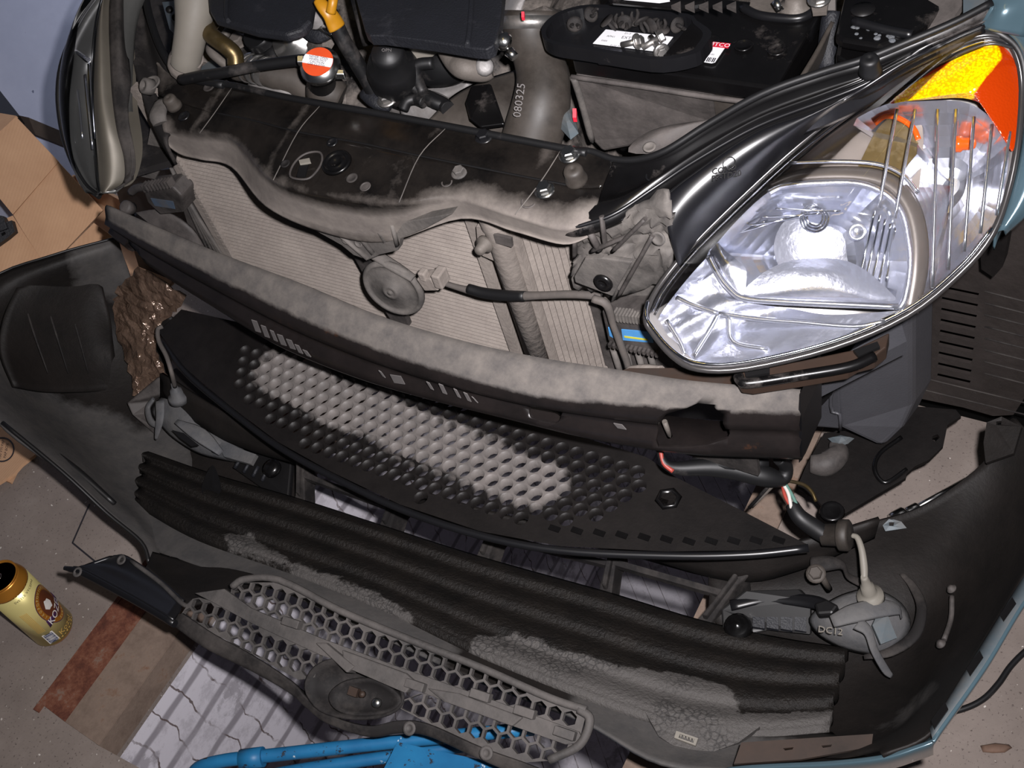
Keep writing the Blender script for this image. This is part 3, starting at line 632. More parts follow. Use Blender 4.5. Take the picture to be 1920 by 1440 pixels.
# plastic shelf between the absorber and the grille
rows = [atz([(268, 890, .128), (380, 975, .158), (560, 1066, .175), (722, 1130, .185), (905, 1216, .19), (1100, 1296, .19), (1250, 1345, .19), (1420, 1376, .185), (1560, 1372, .175)]),
        atz([(262, 960, .150), (370, 1030, .175), (545, 1090, .195), (712, 1160, .205), (895, 1250, .21), (1095, 1330, .21), (1250, 1395, .205), (1430, 1412, .20), (1600, 1405, .20)]),
        atz([(285, 1030, .168), (400, 1070, .190), (520, 1102, .205), (700, 1186, .215), (885, 1270, .22), (1090, 1350, .22), (1240, 1430, .225), (1420, 1445, .23), (1640, 1425, .24)])]
sh = obj('inner_shelf', MB().sheet(rows, 6, 5), MAT['bumper_inside'], bp); mm = nearline(atz([(270, 930, .145), (400, 1040, .18), (560, 1090, .2), (720, 1165, .21)]), 0.13); m6 = nearline(atz([(1120, 1370, .21), (1420, 1425, .22)]), 0.12)
attr(sh, lambda c: max(mm(c)+0.35, m6(c)*0.8)); flip_towards(sh); q = sh.modifiers.new('t', 'SOLIDIFY'); q.thickness = 0.004; q.offset = -1
# shelf to the lip behind the grille on the left
rows = [atz([(286, 1034, .178), (350, 1050, .178), (430, 1062, .185), (530, 1096, .205)]), atz([(280, 1050, .205), (340, 1085, .205), (420, 1085, .21), (500, 1100, .22)]), atz([(275, 1062, .236), (310, 1094, .240), (350, 1132, .252), (440, 1106, .256)])]
o = obj('inner_gusset', MB().sheet(rows, 5, 5), MAT['bumper_inside'], bp); attr(o, lambda c: 0.25); flip_towards(o); q = o.modifiers.new('t', 'SOLIDIFY'); q.thickness = 0.004; q.offset = -1
# pieces of the shell either side of the lamp at the right
rows = [atz([(1330, 1050, .185), (1330, 1110, .15), (1345, 1170, .125), (1480, 1225, .12), (1530, 1290, .115), (1490, 1360, .15), (1430, 1385, .185)]),
        atz([(1450, 1035, .19), (1470, 1090, .14), (1500, 1160, .115), (1590, 1240, .108), (1600, 1310, .125), (1590, 1375, .165), (1500, 1408, .21)]),
        atz([(1600, 990, .20), (1640, 1070, .15), (1660, 1170, .11), (1690, 1250, .12), (1700, 1310, .155), (1670, 1370, .20), (1560, 1415, .24)]),
        atz([(1730, 950, .235), (1750, 1040, .18), (1765, 1130, .15), (1760, 1220, .165), (1740, 1290, .21), (1700, 1360, .26), (1600, 1412, .275)]),
        atz([(1842, 868, .28), (1850, 980, .24), (1860, 1080, .23), (1840, 1180, .25), (1790, 1270, .285), (1730, 1352, .305), (1645, 1402, .305)]),
        atz([(1890, 792, .315), (1935, 880, .31), (1945, 1000, .315), (1905, 1092, .325), (1830, 1222, .33), (1745, 1362, .33), (1650, 1410, .325)]),
        atz([(1905, 784, .32), (1960, 860, .33), (1965, 1000, .335), (1915, 1098, .335), (1836, 1230, .335), (1749, 1368, .335), (1654, 1414, .33)])]
wr = obj('side_wing', MB().sheet(rows, 6, 6), MAT['bumper_inside'], bp); m7 = near([at(1690, 1330, z=.2)], 0.10); attr(wr, lambda c: 0.16+0.5*max(0, m7(c))); flip_towards(wr); q = wr.modifiers.new('t', 'SOLIDIFY'); q.thickness = 0.004; q.offset = -1
# arch end tab with a rusty clip hole, at the top right
mb = MB().plate(atz([(1850, 792, .322), (1878, 781, .325), (1915, 800, .33), (1900, 850, .32), (1848, 868, .305), (1844, 830, .31)]), 0.005, holes=[atz([(1868, 790, .323), (1878, 789, .323), (1877, 796, .322), (1868, 797, .322)])])
obj('arch_tab', mb, MAT['bumper_inside'], bp, 'end tab with a screw hole')
mb = MB().plate(atz([(1655, 985, .212), (1668, 972, .215), (1690, 978, .215), (1700, 990, .21), (1660, 996, .21)]), 0.004, holes=[atz([(1667, 979, .213), (1677, 979, .213), (1675, 986, .213), (1667, 986, .213)])])
obj('arch_tab', mb, MAT['paint_inner'], bp, 'small pale tab with a screw hole')
# painted flange at the right: blue outer skin, bare inner edge with slots
fi = atz([(1975, 1000, .335), (1912, 1092, .34), (1828, 1228, .34), (1743, 1366, .34)]); fo = atz([(2000, 1030, .345), (1922, 1122, .35), (1846, 1246, .35), (1748, 1384, .345)])
Fi, Fo = spline(fi, 8), spline(fo, 8)
o = obj('painted_flange', MB().grid([[a.lerp(c, q) for a, c in zip(Fi, Fo)] for q in (0, .5, 1)]), MAT['paint_inner'], bp, 'pale scuffed flange along the outer edge', solid=0.004)
for a, s in (((1890, 1142), 10), ((1828, 1243), 9), ((1762, 1340), 11)):
    mb = MB(); c = at(a[0], a[1], z=.345); t = (Fo[-1]-Fo[0]).normalized(); w = (Fo[12]-Fi[12]).normalized()
    mb.plate([c-t*.012-w*.006, c+t*.012-w*.006, c+t*.012+w*.006, c-t*.012+w*.006], V((0, 0, -0.008)))
    obj('slot', mb, MAT['black'], o)
sk = [p+V((0, 0, 0.0)) for p in Fo]; rows = [[p for p in Fo], [p+V((0.003, -0.002, -0.002)) for p in Fo], [p+V((0.001, -0.001, -0.016)) for p in Fo], [p+V((-0.010, 0.007, -0.05)) for p in Fo]]
obj('painted_skin', MB().sheet(rows, 1, 5), MAT['car_paint'], bp, 'pale blue painted outer skin', solid=0.003)
edge = atz([(1752, 1384, .338), (1725, 1394, .335), (1660, 1414, .325), (1560, 1426, .30), (1440, 1432, .27), (1370, 1438, .255), (1320, 1452, .245)])
E1 = spline(edge, 6); rows = [E1, [p+V((0.001, -0.005, 0.0)) for p in E1], [p+V((0.001, -0.005, -0.014)) for p in E1], [p+V((0.0, 0.004, -0.05)) for p in E1]]
obj('painted_skin', MB().sheet(rows, 1, 5), MAT['car_paint'], bp, 'pale blue painted lower edge', solid=0.003)
# brown strip with slots
st_ = lambda px, py: at(px, py, z=.262)
mb = MB().plate([st_(1390, 1392), st_(1500, 1385), st_(1637, 1376), st_(1634, 1400), st_(1500, 1424), st_(1376, 1432)], 0.004, holes=[[st_(1468, 1403), st_(1488, 1401), st_(1486, 1405), st_(1472, 1407)], [st_(1540, 1398), st_(1560, 1396), st_(1558, 1400), st_(1543, 1402)]])
obj('edge_strip', mb, MAT['rusty_bracket'], bp, 'brown strip with two slots')
# screws and clips on the right wing
for px, py, z in ((1785, 1105, .185), (1765, 1208, .19)):
    mb = MB().lathe([(0.006, 0), (0.006, 0.0015), (0.0035, 0.004), (0.003, 0.005), (0, 0.0055)], at(px, py, z=z), (-0.6, 0, 0.8), 16)
    obj('screw', mb, MAT['dusty_black'], bp)
mb = MB().tube(atz([(1785, 1118, .185), (1783, 1160, .182), (1770, 1200, .188)]), 0.003, 8); obj('stiffening_rib', mb, MAT['dusty_black'], bp)
# ------------------------------------------------------------------ fog lamps
def P3(l): return atz(l)
fg = obj('fog_lamp', MB().dome(spline(P3([(1516, 1160, .15), (1545, 1132, .165), (1590, 1110, .175), (1640, 1104, .175), (1690, 1130, .165), (1708, 1170, .155), (1690, 1205, .15), (1650, 1228, .145), (1600, 1222, .14), (1565, 1210, .14), (1530, 1188, .14)]), 4, True), 0.028, 8, p=2.4), MAT['lamp_back'], bp, 'grey fog lamp back', solid=0.003)
tag(fg, kind=None)
fm = lambda px, py, z=.168: at(px, py, z=z)
# lamp frame with bracket arms
obj('lamp_bracket', MB().tube(P3([(1370, 1135, .145), (1440, 1122, .15), (1520, 1128, .16), (1560, 1140, .175)]), [.008, .007, .009, .006], 10, sq=0.5), MAT['satin_black'], fg)
obj('lamp_bracket', MB().tube(P3([(1690, 1075, .15), (1712, 1100, .155), (1728, 1140, .165), (1715, 1190, .165), (1670, 1222, .16), (1620, 1232, .155)]), [.003, .005, .006, .007, .006, .003], 10, sq=0.4), MAT['matte_black'], fg)
mb = MB().plate([fm(1646, 1150, .195), fm(1664, 1152, .195), fm(1682, 1196, .182), fm(1652, 1208, .185), fm(1636, 1172, .195)], 0.004); obj('heat_shield', mb, MAT['paint_inner'], fg, 'pale bluish shield plate')
mb = MB().tube(P3([(1560, 1165, .205), (1600, 1150, .21), (1650, 1140, .205), (1684, 1142, .195), (1690, 1158, .185)]), [.008, .012, .012, .008, .004], 10, sq=0.25); obj('retaining_clip', mb, MAT['lamp_back'], fg)
mb = MB().tube(P3([(1608, 1168, .205), (1628, 1185, .20), (1640, 1220, .185), (1660, 1255, .165), (1672, 1268, .155)]), [.009, .006, .005, .005, .003], 10, sq=0.3); obj('retaining_clip', mb, MAT['lamp_back'], fg)
mb = MB().plate([fm(1526, 1130, .185), fm(1550, 1122, .188), fm(1572, 1134, .19), fm(1560, 1150, .19), fm(1532, 1152, .186)], 0.012); obj('adjuster', mb, MAT['black'], fg, bevel=0.003)
o0 = at(1632, 1118, z=.205); dv = (at(1621, 1085, z=.24)-o0).normalized()
obj('bulb_holder', MB().lathe([(0.016, -0.004), (0.015, 0.003), (0.010, 0.005), (0.0085, 0.010), (0.0075, 0.022), (0.0055, 0.024), (0.0045, 0.036), (0.0035, 0.040)], o0, dv, 20), MAT['filler_plastic'], fg, 'beige bulb holder')
obj('wire', MB().tube(atz([(1598, 1004, .254), (1608, 1009, .255), (1616, 1032, .252), (1620, 1062, .245)])+[o0+dv*.036], [.003, .0035, .004, .0045, .004], 8), MAT['filler_plastic'], fg, 'beige lamp lead')
fx = lambda u, v, w: at(1557, 1183, z=.191)+((at(1580, 1186, z=.191)-at(1557, 1183, z=.191)).normalized()*u + (at(1558, 1170, z=.191)-at(1557, 1183, z=.191)).normalized()*v + V((0, 0, 1))*w)
obj('lettering', MB().text('DC12', 0.0115, fx, 0.0008), MAT['filler_plastic'], fg, 'raised pale lettering')
# adjuster screw bracket above the lamp
mb = MB().tube(P3([(1522, 1060, .20), (1555, 1056, .205), (1580, 1060, .2), (1590, 1080, .18), (1612, 1092, .165)]), [.012, .010, .006, .005, .006], 10, sq=0.5); o = obj('adjuster_bracket', mb, MAT['matte_black'], bp)
mb = MB().hexbolt(at(1530, 1076, z=.21), (0, -0.3, 1), 0.008); mb.tube(P3([(1540, 1080, .2), (1555, 1105, .17)]), 0.004, 8, 1); obj('screw', mb, MAT['rubber_brown'], o)
# dark grooved insert left of the lamp
mb = MB()
mb.plate(P3([(1352, 1142, .14), (1395, 1108, .155), (1500, 1105, .16), (1520, 1125, .16), (1520, 1190, .135), (1440, 1182, .13), (1380, 1196, .13), (1355, 1180, .135)]), 0.012)
ins = obj('lamp_recess_panel', mb, MAT['black'], bp, bevel=0.002)
for k in range(4):
    mb = MB().plate(P3([(1412+26*k, 1160, .142), (1434+26*k, 1161, .142), (1434+26*k, 1182+2*k, .134), (1412+26*k, 1178+2*k, .134)]), V((0, 0, 0.005))); obj('rib', mb, MAT['engine_plastic'], ins)
mb = MB().lathe([(0.017, 0), (0.017, 0.012), (0.012, 0.016), (0.007, 0.018), (0.006, 0.02), (0, 0.021)], at(1386, 1180, z=.135), (0, -.2, 1), 18); obj('screw_boss', mb, MAT['gloss_black'], ins)
# floor of the cover under the left lamp
o = obj('lower_rail', MB().plate(ez([(235, 745), (330, 690), (480, 800), (575, 880), (566, 940), (470, 930), (380, 905), (262, 905)], .095), V((0, 0, -.005))), MAT['bumper_inside'], bp); attr(o, lambda c: .05)
# left fog lamp
fl2 = obj('fog_lamp', MB().dome(spline(P3([(283, 770, .150), (300, 746, .165), (330, 742, .17), (372, 752, .165), (408, 775, .155), (425, 815, .145), (470, 855, .130), (455, 866, .125), (415, 862, .125), (370, 850, .125), (325, 822, .13), (300, 796, .14)]), 4, True), 0.022, 8, p=2.2), MAT['lamp_back'], bp, 'grey fog lamp back, thick with dust', solid=0.003)
obj('lamp_bracket', MB().plate(P3([(238, 756, .165), (296, 708, .185), (320, 715, .18), (322, 735, .165), (285, 752, .15), (272, 775, .14), (300, 808, .125), (290, 815, .12), (248, 778, .15)]), 0.010), MAT['dusty_black'], fl2, bevel=0.002)
obj('retaining_clip', MB().tube(P3([(288, 748, .175), (277, 765, .165), (283, 790, .16), (300, 800, .158)]), [.004, .006, .006, .004], 10, sq=.6), MAT['lamp_back'], fl2)
obj('retaining_clip', MB().tube(P3([(300, 752, .19), (300, 782, .18), (296, 805, .165), (292, 824, .15)]), [.008, .007, .005, .002], 10, sq=.25), MAT['lamp_back'], fl2)
obj('retaining_clip', MB().tube(P3([(330, 790, .182), (375, 815, .17), (415, 850, .15)]), [.004, .012, .005], 10, sq=.15), MAT['lamp_back'], fl2)
for a in (((322, 806), (345, 812), (372, 834), (358, 836), (336, 820)), ((398, 836), (412, 844), (410, 852), (396, 846))): obj('vent_hole', MB().plate(ez(a, .186-0.0005*(a[0][0]-322)), 0.003), MAT['black'], fl2)
obj('lamp_bracket', MB().plate(P3([(405, 825, .15), (480, 852, .148), (470, 870, .145), (420, 856, .145)]), 0.008), MAT['lamp_back'], fl2)
o0 = at(334, 745, z=.19); dv = (at(326, 722, z=.215)-o0).normalized()
obj('bulb_holder', MB().lathe([(0.016, -0.006), (0.015, 0.003), (0.010, 0.006), (0.009, 0.016), (0.005, 0.02), (0.004, 0.028)], o0, dv, 18), MAT['lamp_back'], fl2)
obj('wire', MB().tube(P3([(328, 725, .215), (322, 700, .25), (312, 668, .265), (298, 640, .27), (296, 618, .275), (305, 612, .275)]), 0.0035, 8), MAT['cable_grey'], fl2, 'grey fog lamp lead')
mb = MB().plate(P3([(440, 850, .12), (520, 845, .13), (546, 870, .13), (540, 935, .115), (490, 915, .11), (440, 880, .11)]), 0.01); o = obj('lamp_recess_panel', mb, MAT['black'], bp, bevel=0.002)
for k in range(4): obj('rib', MB().tube(P3([(450+17*k, 862+6*k, .128), (440+17*k, 878+8*k, .122)]), 0.003, 8, 1), MAT['engine_plastic'], o)
mb = MB().lathe([(0.014, 0), (0.014, 0.008), (0.008, 0.011), (0, 0.012)], at(512, 880, z=.13), (0, -.2, 1), 18); obj('screw_boss', mb, MAT['gloss_black'], o)
# drip-shaped hole in the foam
mb = MB().dome(spline(P3([(398, 872, .138), (412, 900, .145), (414, 922, .15), (398, 934, .155), (380, 926, .155), (380, 905, .15)]), 4, True), -0.004, 4); obj('foam_hole', mb, MAT['black'], bp)
# ------------------------------------------------------------------ upper grille with hexagonal holes
def inpoly(u, v, P):
    c = False; n = len(P)
    for i in range(n):
        (x1, y1), (x2, y2) = P[i], P[i-1]
        if (y1 > v) != (y2 > v) and u < (x2-x1)*(v-y1)/(y2-y1)+x1: c = not c
    return c
def snap(u, v, P):
    if inpoly(u, v, P): return u, v
    best = None
    for i in range(len(P)):
        (x1, y1), (x2, y2) = P[i-1], P[i]; dx, dy = x2-x1, y2-y1
        t = max(0, min(1, ((u-x1)*dx+(v-y1)*dy)/max(dx*dx+dy*dy, 1e-12))); q = (x1+t*dx, y1+t*dy); d = (q[0]-u)**2+(q[1]-v)**2
        if best is None or d < best[0]: best = (d, q)
    return best[1]
def honey(fn, outline, holes, pu, pv, ru, rv, depth, sides=6, floor=None, shift=0.0):
    """honeycomb plate: fn(u, v, w) to a point; cells of pitch pu by pv in the outline, bored where the centre lies in holes"""
    mb = MB(); us = [p[0] for p in outline]; vs = [p[1] for p in outline]
    j = 0; v = min(vs)-pv
    while v < max(vs)+pv*2:
        u = min(us)-pu+(pu/2 if j % 2 else 0)+shift
        while u < max(us)+pu*2:
            ring = [(u+pu/2, v+pv/3), (u, v+2*pv/3), (u-pu/2, v+pv/3), (u-pu/2, v-pv/3), (u, v-2*pv/3), (u+pu/2, v-pv/3)]
            if inpoly(u, v, outline) or sum(inpoly(a, b3, outline) for a, b3 in ring) > 0:
                hole = any(inpoly(u, v, h) for h in holes)
                sn = [snap(a, b3, outline) for a, b3 in ring]; moved = any(abs(a[0]-b3[0])+abs(a[1]-b3[1]) > 1e-6 for a, b3 in zip(sn, ring))
                if hole and (not moved or sides == 6) and inpoly(u, v, outline):
                    if moved: ring = sn
                    O = []
                    for k in range(6):
                        a, c = ring[k], ring[(k+1) % 6]; O.append(a)
                        if sides == 12: O.append(((a[0]+c[0])/2, (a[1]+c[1])/2))
                    n = len(O); I = []
                    for k, (a, c) in enumerate(O):
                        if sides == 12:
                            t = math.atan2((c-v)/pv, (a-u)/pu); I.append((u+ru*math.cos(t), v+rv*math.sin(t)))
                        else: I.append((u+(a-u)*ru, v+(c-v)*rv))
                    w = [fn(a, c, 0) for a, c in O]+[fn(a, c, 0) for a, c in I]+[fn(a, c, -depth) for a, c in I]
                    mb.add(w, [[k, (k+1) % n, n+(k+1) % n, n+k] for k in range(n)])
                    mb.add(w, [[n+k, n+(k+1) % n, 2*n+(k+1) % n, 2*n+k] for k in range(n)], sides == 12)
                else: mb.add([fn(a, c, 0) for a, c in sn], [list(range(6))])
            u += pu
        v += pv; j += 1
    return mb
g0, gx, gy = at(345, 1130, z=.262), at(1095, 1385, z=.262), None
GU = (gx-g0).normalized(); GN = (V((0, -0.42, 1))-GU*V((0, -0.42, 1)).dot(GU)).normalized(); GV = GN.cross(GU)
GF = lambda u, v, w: g0+GU*u+GV*v+GN*w
def guv(px, py):
    p = onp(px, py, g0, GN)-g0; return (p.dot(GU), p.dot(GV))
G = lambda l: [guv(*p) for p in l]
UA = G([(430, 1108), (450, 1092), (520, 1092), (640, 1150), (780, 1208), (900, 1255), (1030, 1312), (1100, 1335), (1088, 1380), (1000, 1352), (860, 1300), (730, 1250), (600, 1200), (500, 1160), (440, 1128)])
grl = obj('grille', honey(GF, UA, [UA], 0.0182, 0.0150, 0.84, 0.84, 0.007), MAT['grille_plastic'], bp, 'dusty honeycomb grille with hexagonal holes', solid=0.0012)
LB = G([(340, 1150), (365, 1118), (400, 1128), (470, 1165), (600, 1225), (590, 1270), (560, 1275), (470, 1225), (395, 1185)])
obj('honeycomb_panel', honey(GF, LB, [LB], 0.0182, 0.0150, 0.84, 0.84, 0.007), MAT['grille_plastic'], grl, solid=0.0012)
LC = G([(735, 1320), (790, 1300), (850, 1310), (960, 1360), (1075, 1396), (1050, 1425), (980, 1430), (900, 1400), (800, 1355)])
obj('honeycomb_panel', honey(GF, LC, [LC], 0.0182, 0.0150, 0.84, 0.84, 0.007), MAT['grille_plastic'], grl, solid=0.0012)
def gp(l, d=0): return [onp(a, c, g0+GN*d, GN) for a, c in l]
mb = MB().plate(gp([(365, 1112), (420, 1104), (470, 1140), (600, 1196), (740, 1248), (900, 1304), (1085, 1372), (1095, 1392), (1060, 1396), (900, 1340), (800, 1302), (700, 1262), (600, 1228), (470, 1168), (400, 1130)], 0.004), 0.006)
obj('grille_bar', mb, MAT['grille_plastic'], grl, bevel=0.002)
mb = MB().plate(gp([(640, 1218), (760, 1262), (778, 1278), (760, 1300), (645, 1250)], 0.010), 0.012); mb.plate(gp([(590, 1205), (610, 1205), (665, 1250), (650, 1262)], 0.012), 0.02)
mb.plate(gp([(800, 1290), (860, 1300), (980, 1345), (960, 1362), (830, 1315)], 0.008), 0.008)
obj('grille_bar', mb, MAT['grille_plastic'], grl, bevel=0.002)
for a in ((548, 1168), (902, 1304), (985, 1335), (1060, 1375), (780, 1285)):
    p = gp([a], 0.008)[0]; mb = MB().box(p, GU*0.012, GV*0.005, GN*0.006); obj('clip', mb, MAT['grille_plastic'], grl, bevel=0.001)
# bead frame round the grille's right end
obj('grille_frame', MB().tube(gp([(1085, 1330), (1105, 1345), (1100, 1375), (1080, 1402), (1030, 1425)], 0.004), 0.005, 8), MAT['grille_plastic'], grl)
obj('grille_frame', MB().tube(gp([(435, 1100), (460, 1086), (525, 1088), (640, 1146), (780, 1204), (900, 1251), (1030, 1308), (1100, 1331)], 0.004), 0.0045, 8), MAT['grille_plastic'], grl)
# gap wall below the grille bar, emblem bowl
em = spline(gp([(572, 1290), (590, 1252), (640, 1236), (700, 1250), (745, 1282), (752, 1318), (720, 1340), (660, 1345), (600, 1330)], 0.006), 4, True)
o = obj('emblem_recess', MB().dome(em, -0.030, 8, p=4, n=GN), MAT['matte_black'], grl, 'round black emblem recess', solid=0.003)
inn = spline(gp([(618, 1300), (650, 1278), (700, 1276), (742, 1300), (748, 1322), (715, 1336), (660, 1338), (625, 1325)], 0.0), 4, True)
obj('emblem_plate', MB().dome(inn, -0.012, 6, p=3, n=GN), MAT['matte_black'], grl, solid=0.003)
mb = MB()
mb.box(gp([(664, 1297)], -0.003)[0], GU*0.006, GV*0.005, GN*0.004)
mb.lathe([(0.004, 0), (0.004, 0.005), (0, 0.006)], gp([(681, 1302)], -0.004)[0], GN, 10); obj('emblem_stud', mb, MAT['rusty_bracket'], grl, 'rusty emblem studs')
mb = MB().lathe([(0.006, 0), (0.006, 0.004), (0.004, 0.006), (0, 0.0065)], gp([(708, 1318)], -0.005)[0], GN, 12); obj('emblem_stud', mb, MAT['zinc'], grl)
# lip along the lower edge of the picture, bulging round the emblem
lt = [(340, 1150), (400, 1190), (470, 1228), (545, 1278), (575, 1310), (625, 1345), (690, 1362), (745, 1352), (800, 1358), (900, 1402), (985, 1432), (1060, 1462)]
lb = [(318, 1168), (385, 1216), (470, 1258), (540, 1298), (575, 1328), (612, 1356), (690, 1382), (745, 1376), (800, 1380), (890, 1420), (960, 1450), (1030, 1480)]
L0, L1 = spline(gp(lt, 0.004), 5), spline(gp(lb, -0.004), 5)
rows = [L0, [a.lerp(c, .5)+GN*0.002 for a, c in zip(L0, L1)], L1, [c-GN*0.02+GV*0.004 for c in L1]]
obj('grille_lip', MB().sheet(rows, 1, 4), MAT['matte_black'], bp, solid=0.004)
for a in ((768, 1366), (912, 1412)):
    mb = MB().lathe([(0.008, 0), (0.008, 0.0015), (0.004, 0.002), (0.004, 0.0005), (0, 0.0005)], gp([a], 0.010)[0], GN, 16)
    obj('screw_boss', mb, MAT['grille_plastic'], bp)
# left flap
fp = [(118, 1066, .252), (150, 1070, .255), (210, 1042, .235), (242, 1046, .235), (300, 1086, .238), (342, 1128, .245), (335, 1165, .255), (270, 1142, .255), (190, 1104, .254), (138, 1082, .252)]
rows = [atz([(121, 1064, .262), (150, 1070, .260), (190, 1090, .258), (260, 1128, .258), (325, 1166, .262)]), atz([(135, 1068, .262), (160, 1066, .255), (205, 1082, .250), (270, 1115, .250), (335, 1152, .256)]),
        atz([(160, 1058, .255), (185, 1056, .245), (225, 1068, .238), (290, 1100, .240), (342, 1138, .250)]), atz([(205, 1042, .245), (216, 1042, .240), (243, 1046, .236), (300, 1084, .240), (348, 1126, .250)])]
o = obj('corner_flap', MB().sheet(rows, 5, 5), MAT['satin_black'], bp, solid=0.004)
obj('rim', MB().tube(atz([(121, 1065, .261), (150, 1072, .259), (190, 1092, .257), (260, 1130, .257), (328, 1170, .261)]), [.003, .005, .005, .005, .005], 8), MAT['satin_black'], o)
for a in ((146, 1073, .262), (228, 1050, .243)):
    mb = MB().lathe([(0.007, 0), (0.007, 0.0015), (0.004, 0.002), (0.0035, 0.0), (0, 0.0)], at(*a[:2], z=a[2]), (0, -0.2, 1), 14)
    obj('screw_boss', mb, MAT['grille_plastic'], o)
obj('stiffening_rib', MB().tube(atz([(246, 1052, .24), (300, 1092, .245), (345, 1134, .255), (362, 1128, .26)]), 0.003, 8), MAT['grille_plastic'], bp)
# ------------------------------------------------------------------ honeycomb guard between bumper and beam
m, nt, b, oc = newmat('guard_plastic', 0.5)
at_v = nt.nodes.new('ShaderNodeAttribute'); at_v.attribute_name = 'mud'
nn = noise(nt, 14, 6, 0.65, oc)
k = mth('ADD', at_v.outputs['Fac'], mth('MULTIPLY_ADD', nn, 0.6, -0.3))
dk = ramp(nt, noise(nt, 14, 8, 0.7, oc), [(0.3, (14, 12, 12)), (0.7, (28, 25, 24))])
gc = ramp(nt, noise(nt, 40, 8, 0.7, oc), [(0.3, (92, 88, 86)), (0.7, (114, 108, 105))])
nt.links.new(mixc(nt, ramp(nt, k, [(0.42, 0.0), (0.55, 1.0)]), dk, gc), b.inputs['Base Color']); bumpit(nt, b, noise(nt, 120, 6, 0.7, oc), 0.15)
HZ = 0.262
hx = lambda px, py: (lambda p: (p.x, p.y))(at(px, py, z=HZ))
out = [hx(*p) for p in ((298, 622), (318, 655), (350, 692), (430, 760), (520, 828), (620, 884), (750, 946), (900, 996), (1050, 1024), (1250, 1034), (1400, 1032), (1516, 1022), (1400, 962), (1262, 892), (1215, 858), (1000, 790), (800, 715), (600, 660), (450, 605), (340, 580))]
hol = [hx(*p) for p in ((448, 655), (440, 700), (470, 765), (560, 828), (680, 890), (800, 938), (930, 972), (1040, 986), (1105, 980), (1170, 932), (1228, 890), (1190, 862), (1000, 805), (800, 735), (600, 680), (500, 640))]
hg = empty('honeycomb_guard', V((-0.75, 0.60, 0)), 'black plastic honeycomb guard with a grey dust patch, between car and bumper', 'guard')
HF = lambda u, v, w: V((u, v, HZ+w))
o = obj('honeycomb_panel', honey(HF, out, [hol], 0.0215, 0.0188, 0.0098, 0.0098, 0.0165, 12, shift=0.004), MAT['guard_plastic'], hg)
dl = [at(x, y, z=HZ) for x, y in ((520, 690), (600, 735), (700, 775), (780, 815), (880, 850), (960, 890), (1010, 905))]
dd = nearline(dl, 0.062); attr(o, lambda c: 0.08+dd(V((c.x, c.y, HZ)))*0.95)
edge = [at(x, y, z=HZ-0.003) for x, y in ((300, 634), (350, 700), (430, 768), (520, 836), (620, 892), (750, 954), (900, 1004), (1050, 1032), (1250, 1042), (1400, 1040), (1516, 1028))]
obj('rolled_edge', MB().tube(edge, 0.005, 10), MAT['satin_black'], hg)
mb = MB()
for k in range(11):
    x = 1040+42*k; y = 992+4*k if k < 6 else 1016-0.6*(k-6)
    p = at(x, y, z=HZ); mb.box(p+V((0, 0, 0.001)), (0.007, 0, 0), (0, 0.0035, 0), (0, 0, 0.0014))
obj('embossed_tab', mb, MAT['gloss_black'], hg)
hb = at(1253, 935, z=HZ); mb = MB().lathe([(0.017, 0), (0.014, 0.003), (0.011, 0.003), (0.010, -0.002), (0, -0.003)], hb, (0, 0, 1), 6)
obj('screw_recess', mb, MAT['gloss_black'], hg)
# ------------------------------------------------------------------ the car
car = empty('car', V((-0.82, 0.95, 0)), 'pale blue car with its front bumper off, hood open and engine bay showing', 'car')
# --- bumper beam: dusty rolled top, dark face, open at the back
m, nt, b, oc = newmat('beam_steel', 0.4)
at_v = nt.nodes.new('ShaderNodeAttribute'); at_v.attribute_name = 'mud'
k = mth('ADD', at_v.outputs['Fac'], mth('MULTIPLY_ADD', noise(nt, 30, 8, 0.7, oc), 0.5, -0.25))
dk = ramp(nt, noise(nt, 12, 8, 0.7, oc), [(0.3, (20, 18, 18)), (0.7, (36, 31, 30))])
gc = ramp(nt, noise(nt, 34, 8, 0.7, oc), [(0.3, (74, 71, 70)), (0.7, (108, 102, 97))])
f_ = ramp(nt, k, [(0.38, 0.0), (0.60, 1.0)])
rs = ramp(nt, noise(nt, 8, 10, 0.75, oc), [(0.62, 0.0), (0.70, 1.0)]); dk = mixc(nt, rs, dk, (62, 40, 28))
nt.links.new(mixc(nt, f_, dk, gc), b.inputs['Base Color'])
rr = nt.nodes.new('ShaderNodeMapRange'); rr.inputs[3].default_value = 0.34; rr.inputs[4].default_value = 0.9; nt.links.new(f_, rr.inputs[0]); nt.links.new(rr.outputs[0], b.inputs['Roughness'])
ra = [(200, 384), (300, 428), (420, 478), (560, 530), (700, 588), (850, 634), (1000, 668), (1140, 690), (1300, 714), (1500, 730)]
fb = [(198, 408), (296, 462), (415, 522), (558, 590), (698, 648), (846, 698), (996, 736), (1138, 752), (1300, 765), (1502, 771)]
bb = [(212, 442), (292, 506), (400, 576), (520, 648), (660, 706), (800, 748), (960, 788), (1120, 826), (1290, 852), (1503, 862)]
A = spline(ez(ra, .505), 8); Bf = spline(ez(fb, .488), 8)
Cc = spline([at(x, y, y=bz.y-0.004) for (x, y), bz in zip(bb, ez(fb, .488))], 8)
sec = []
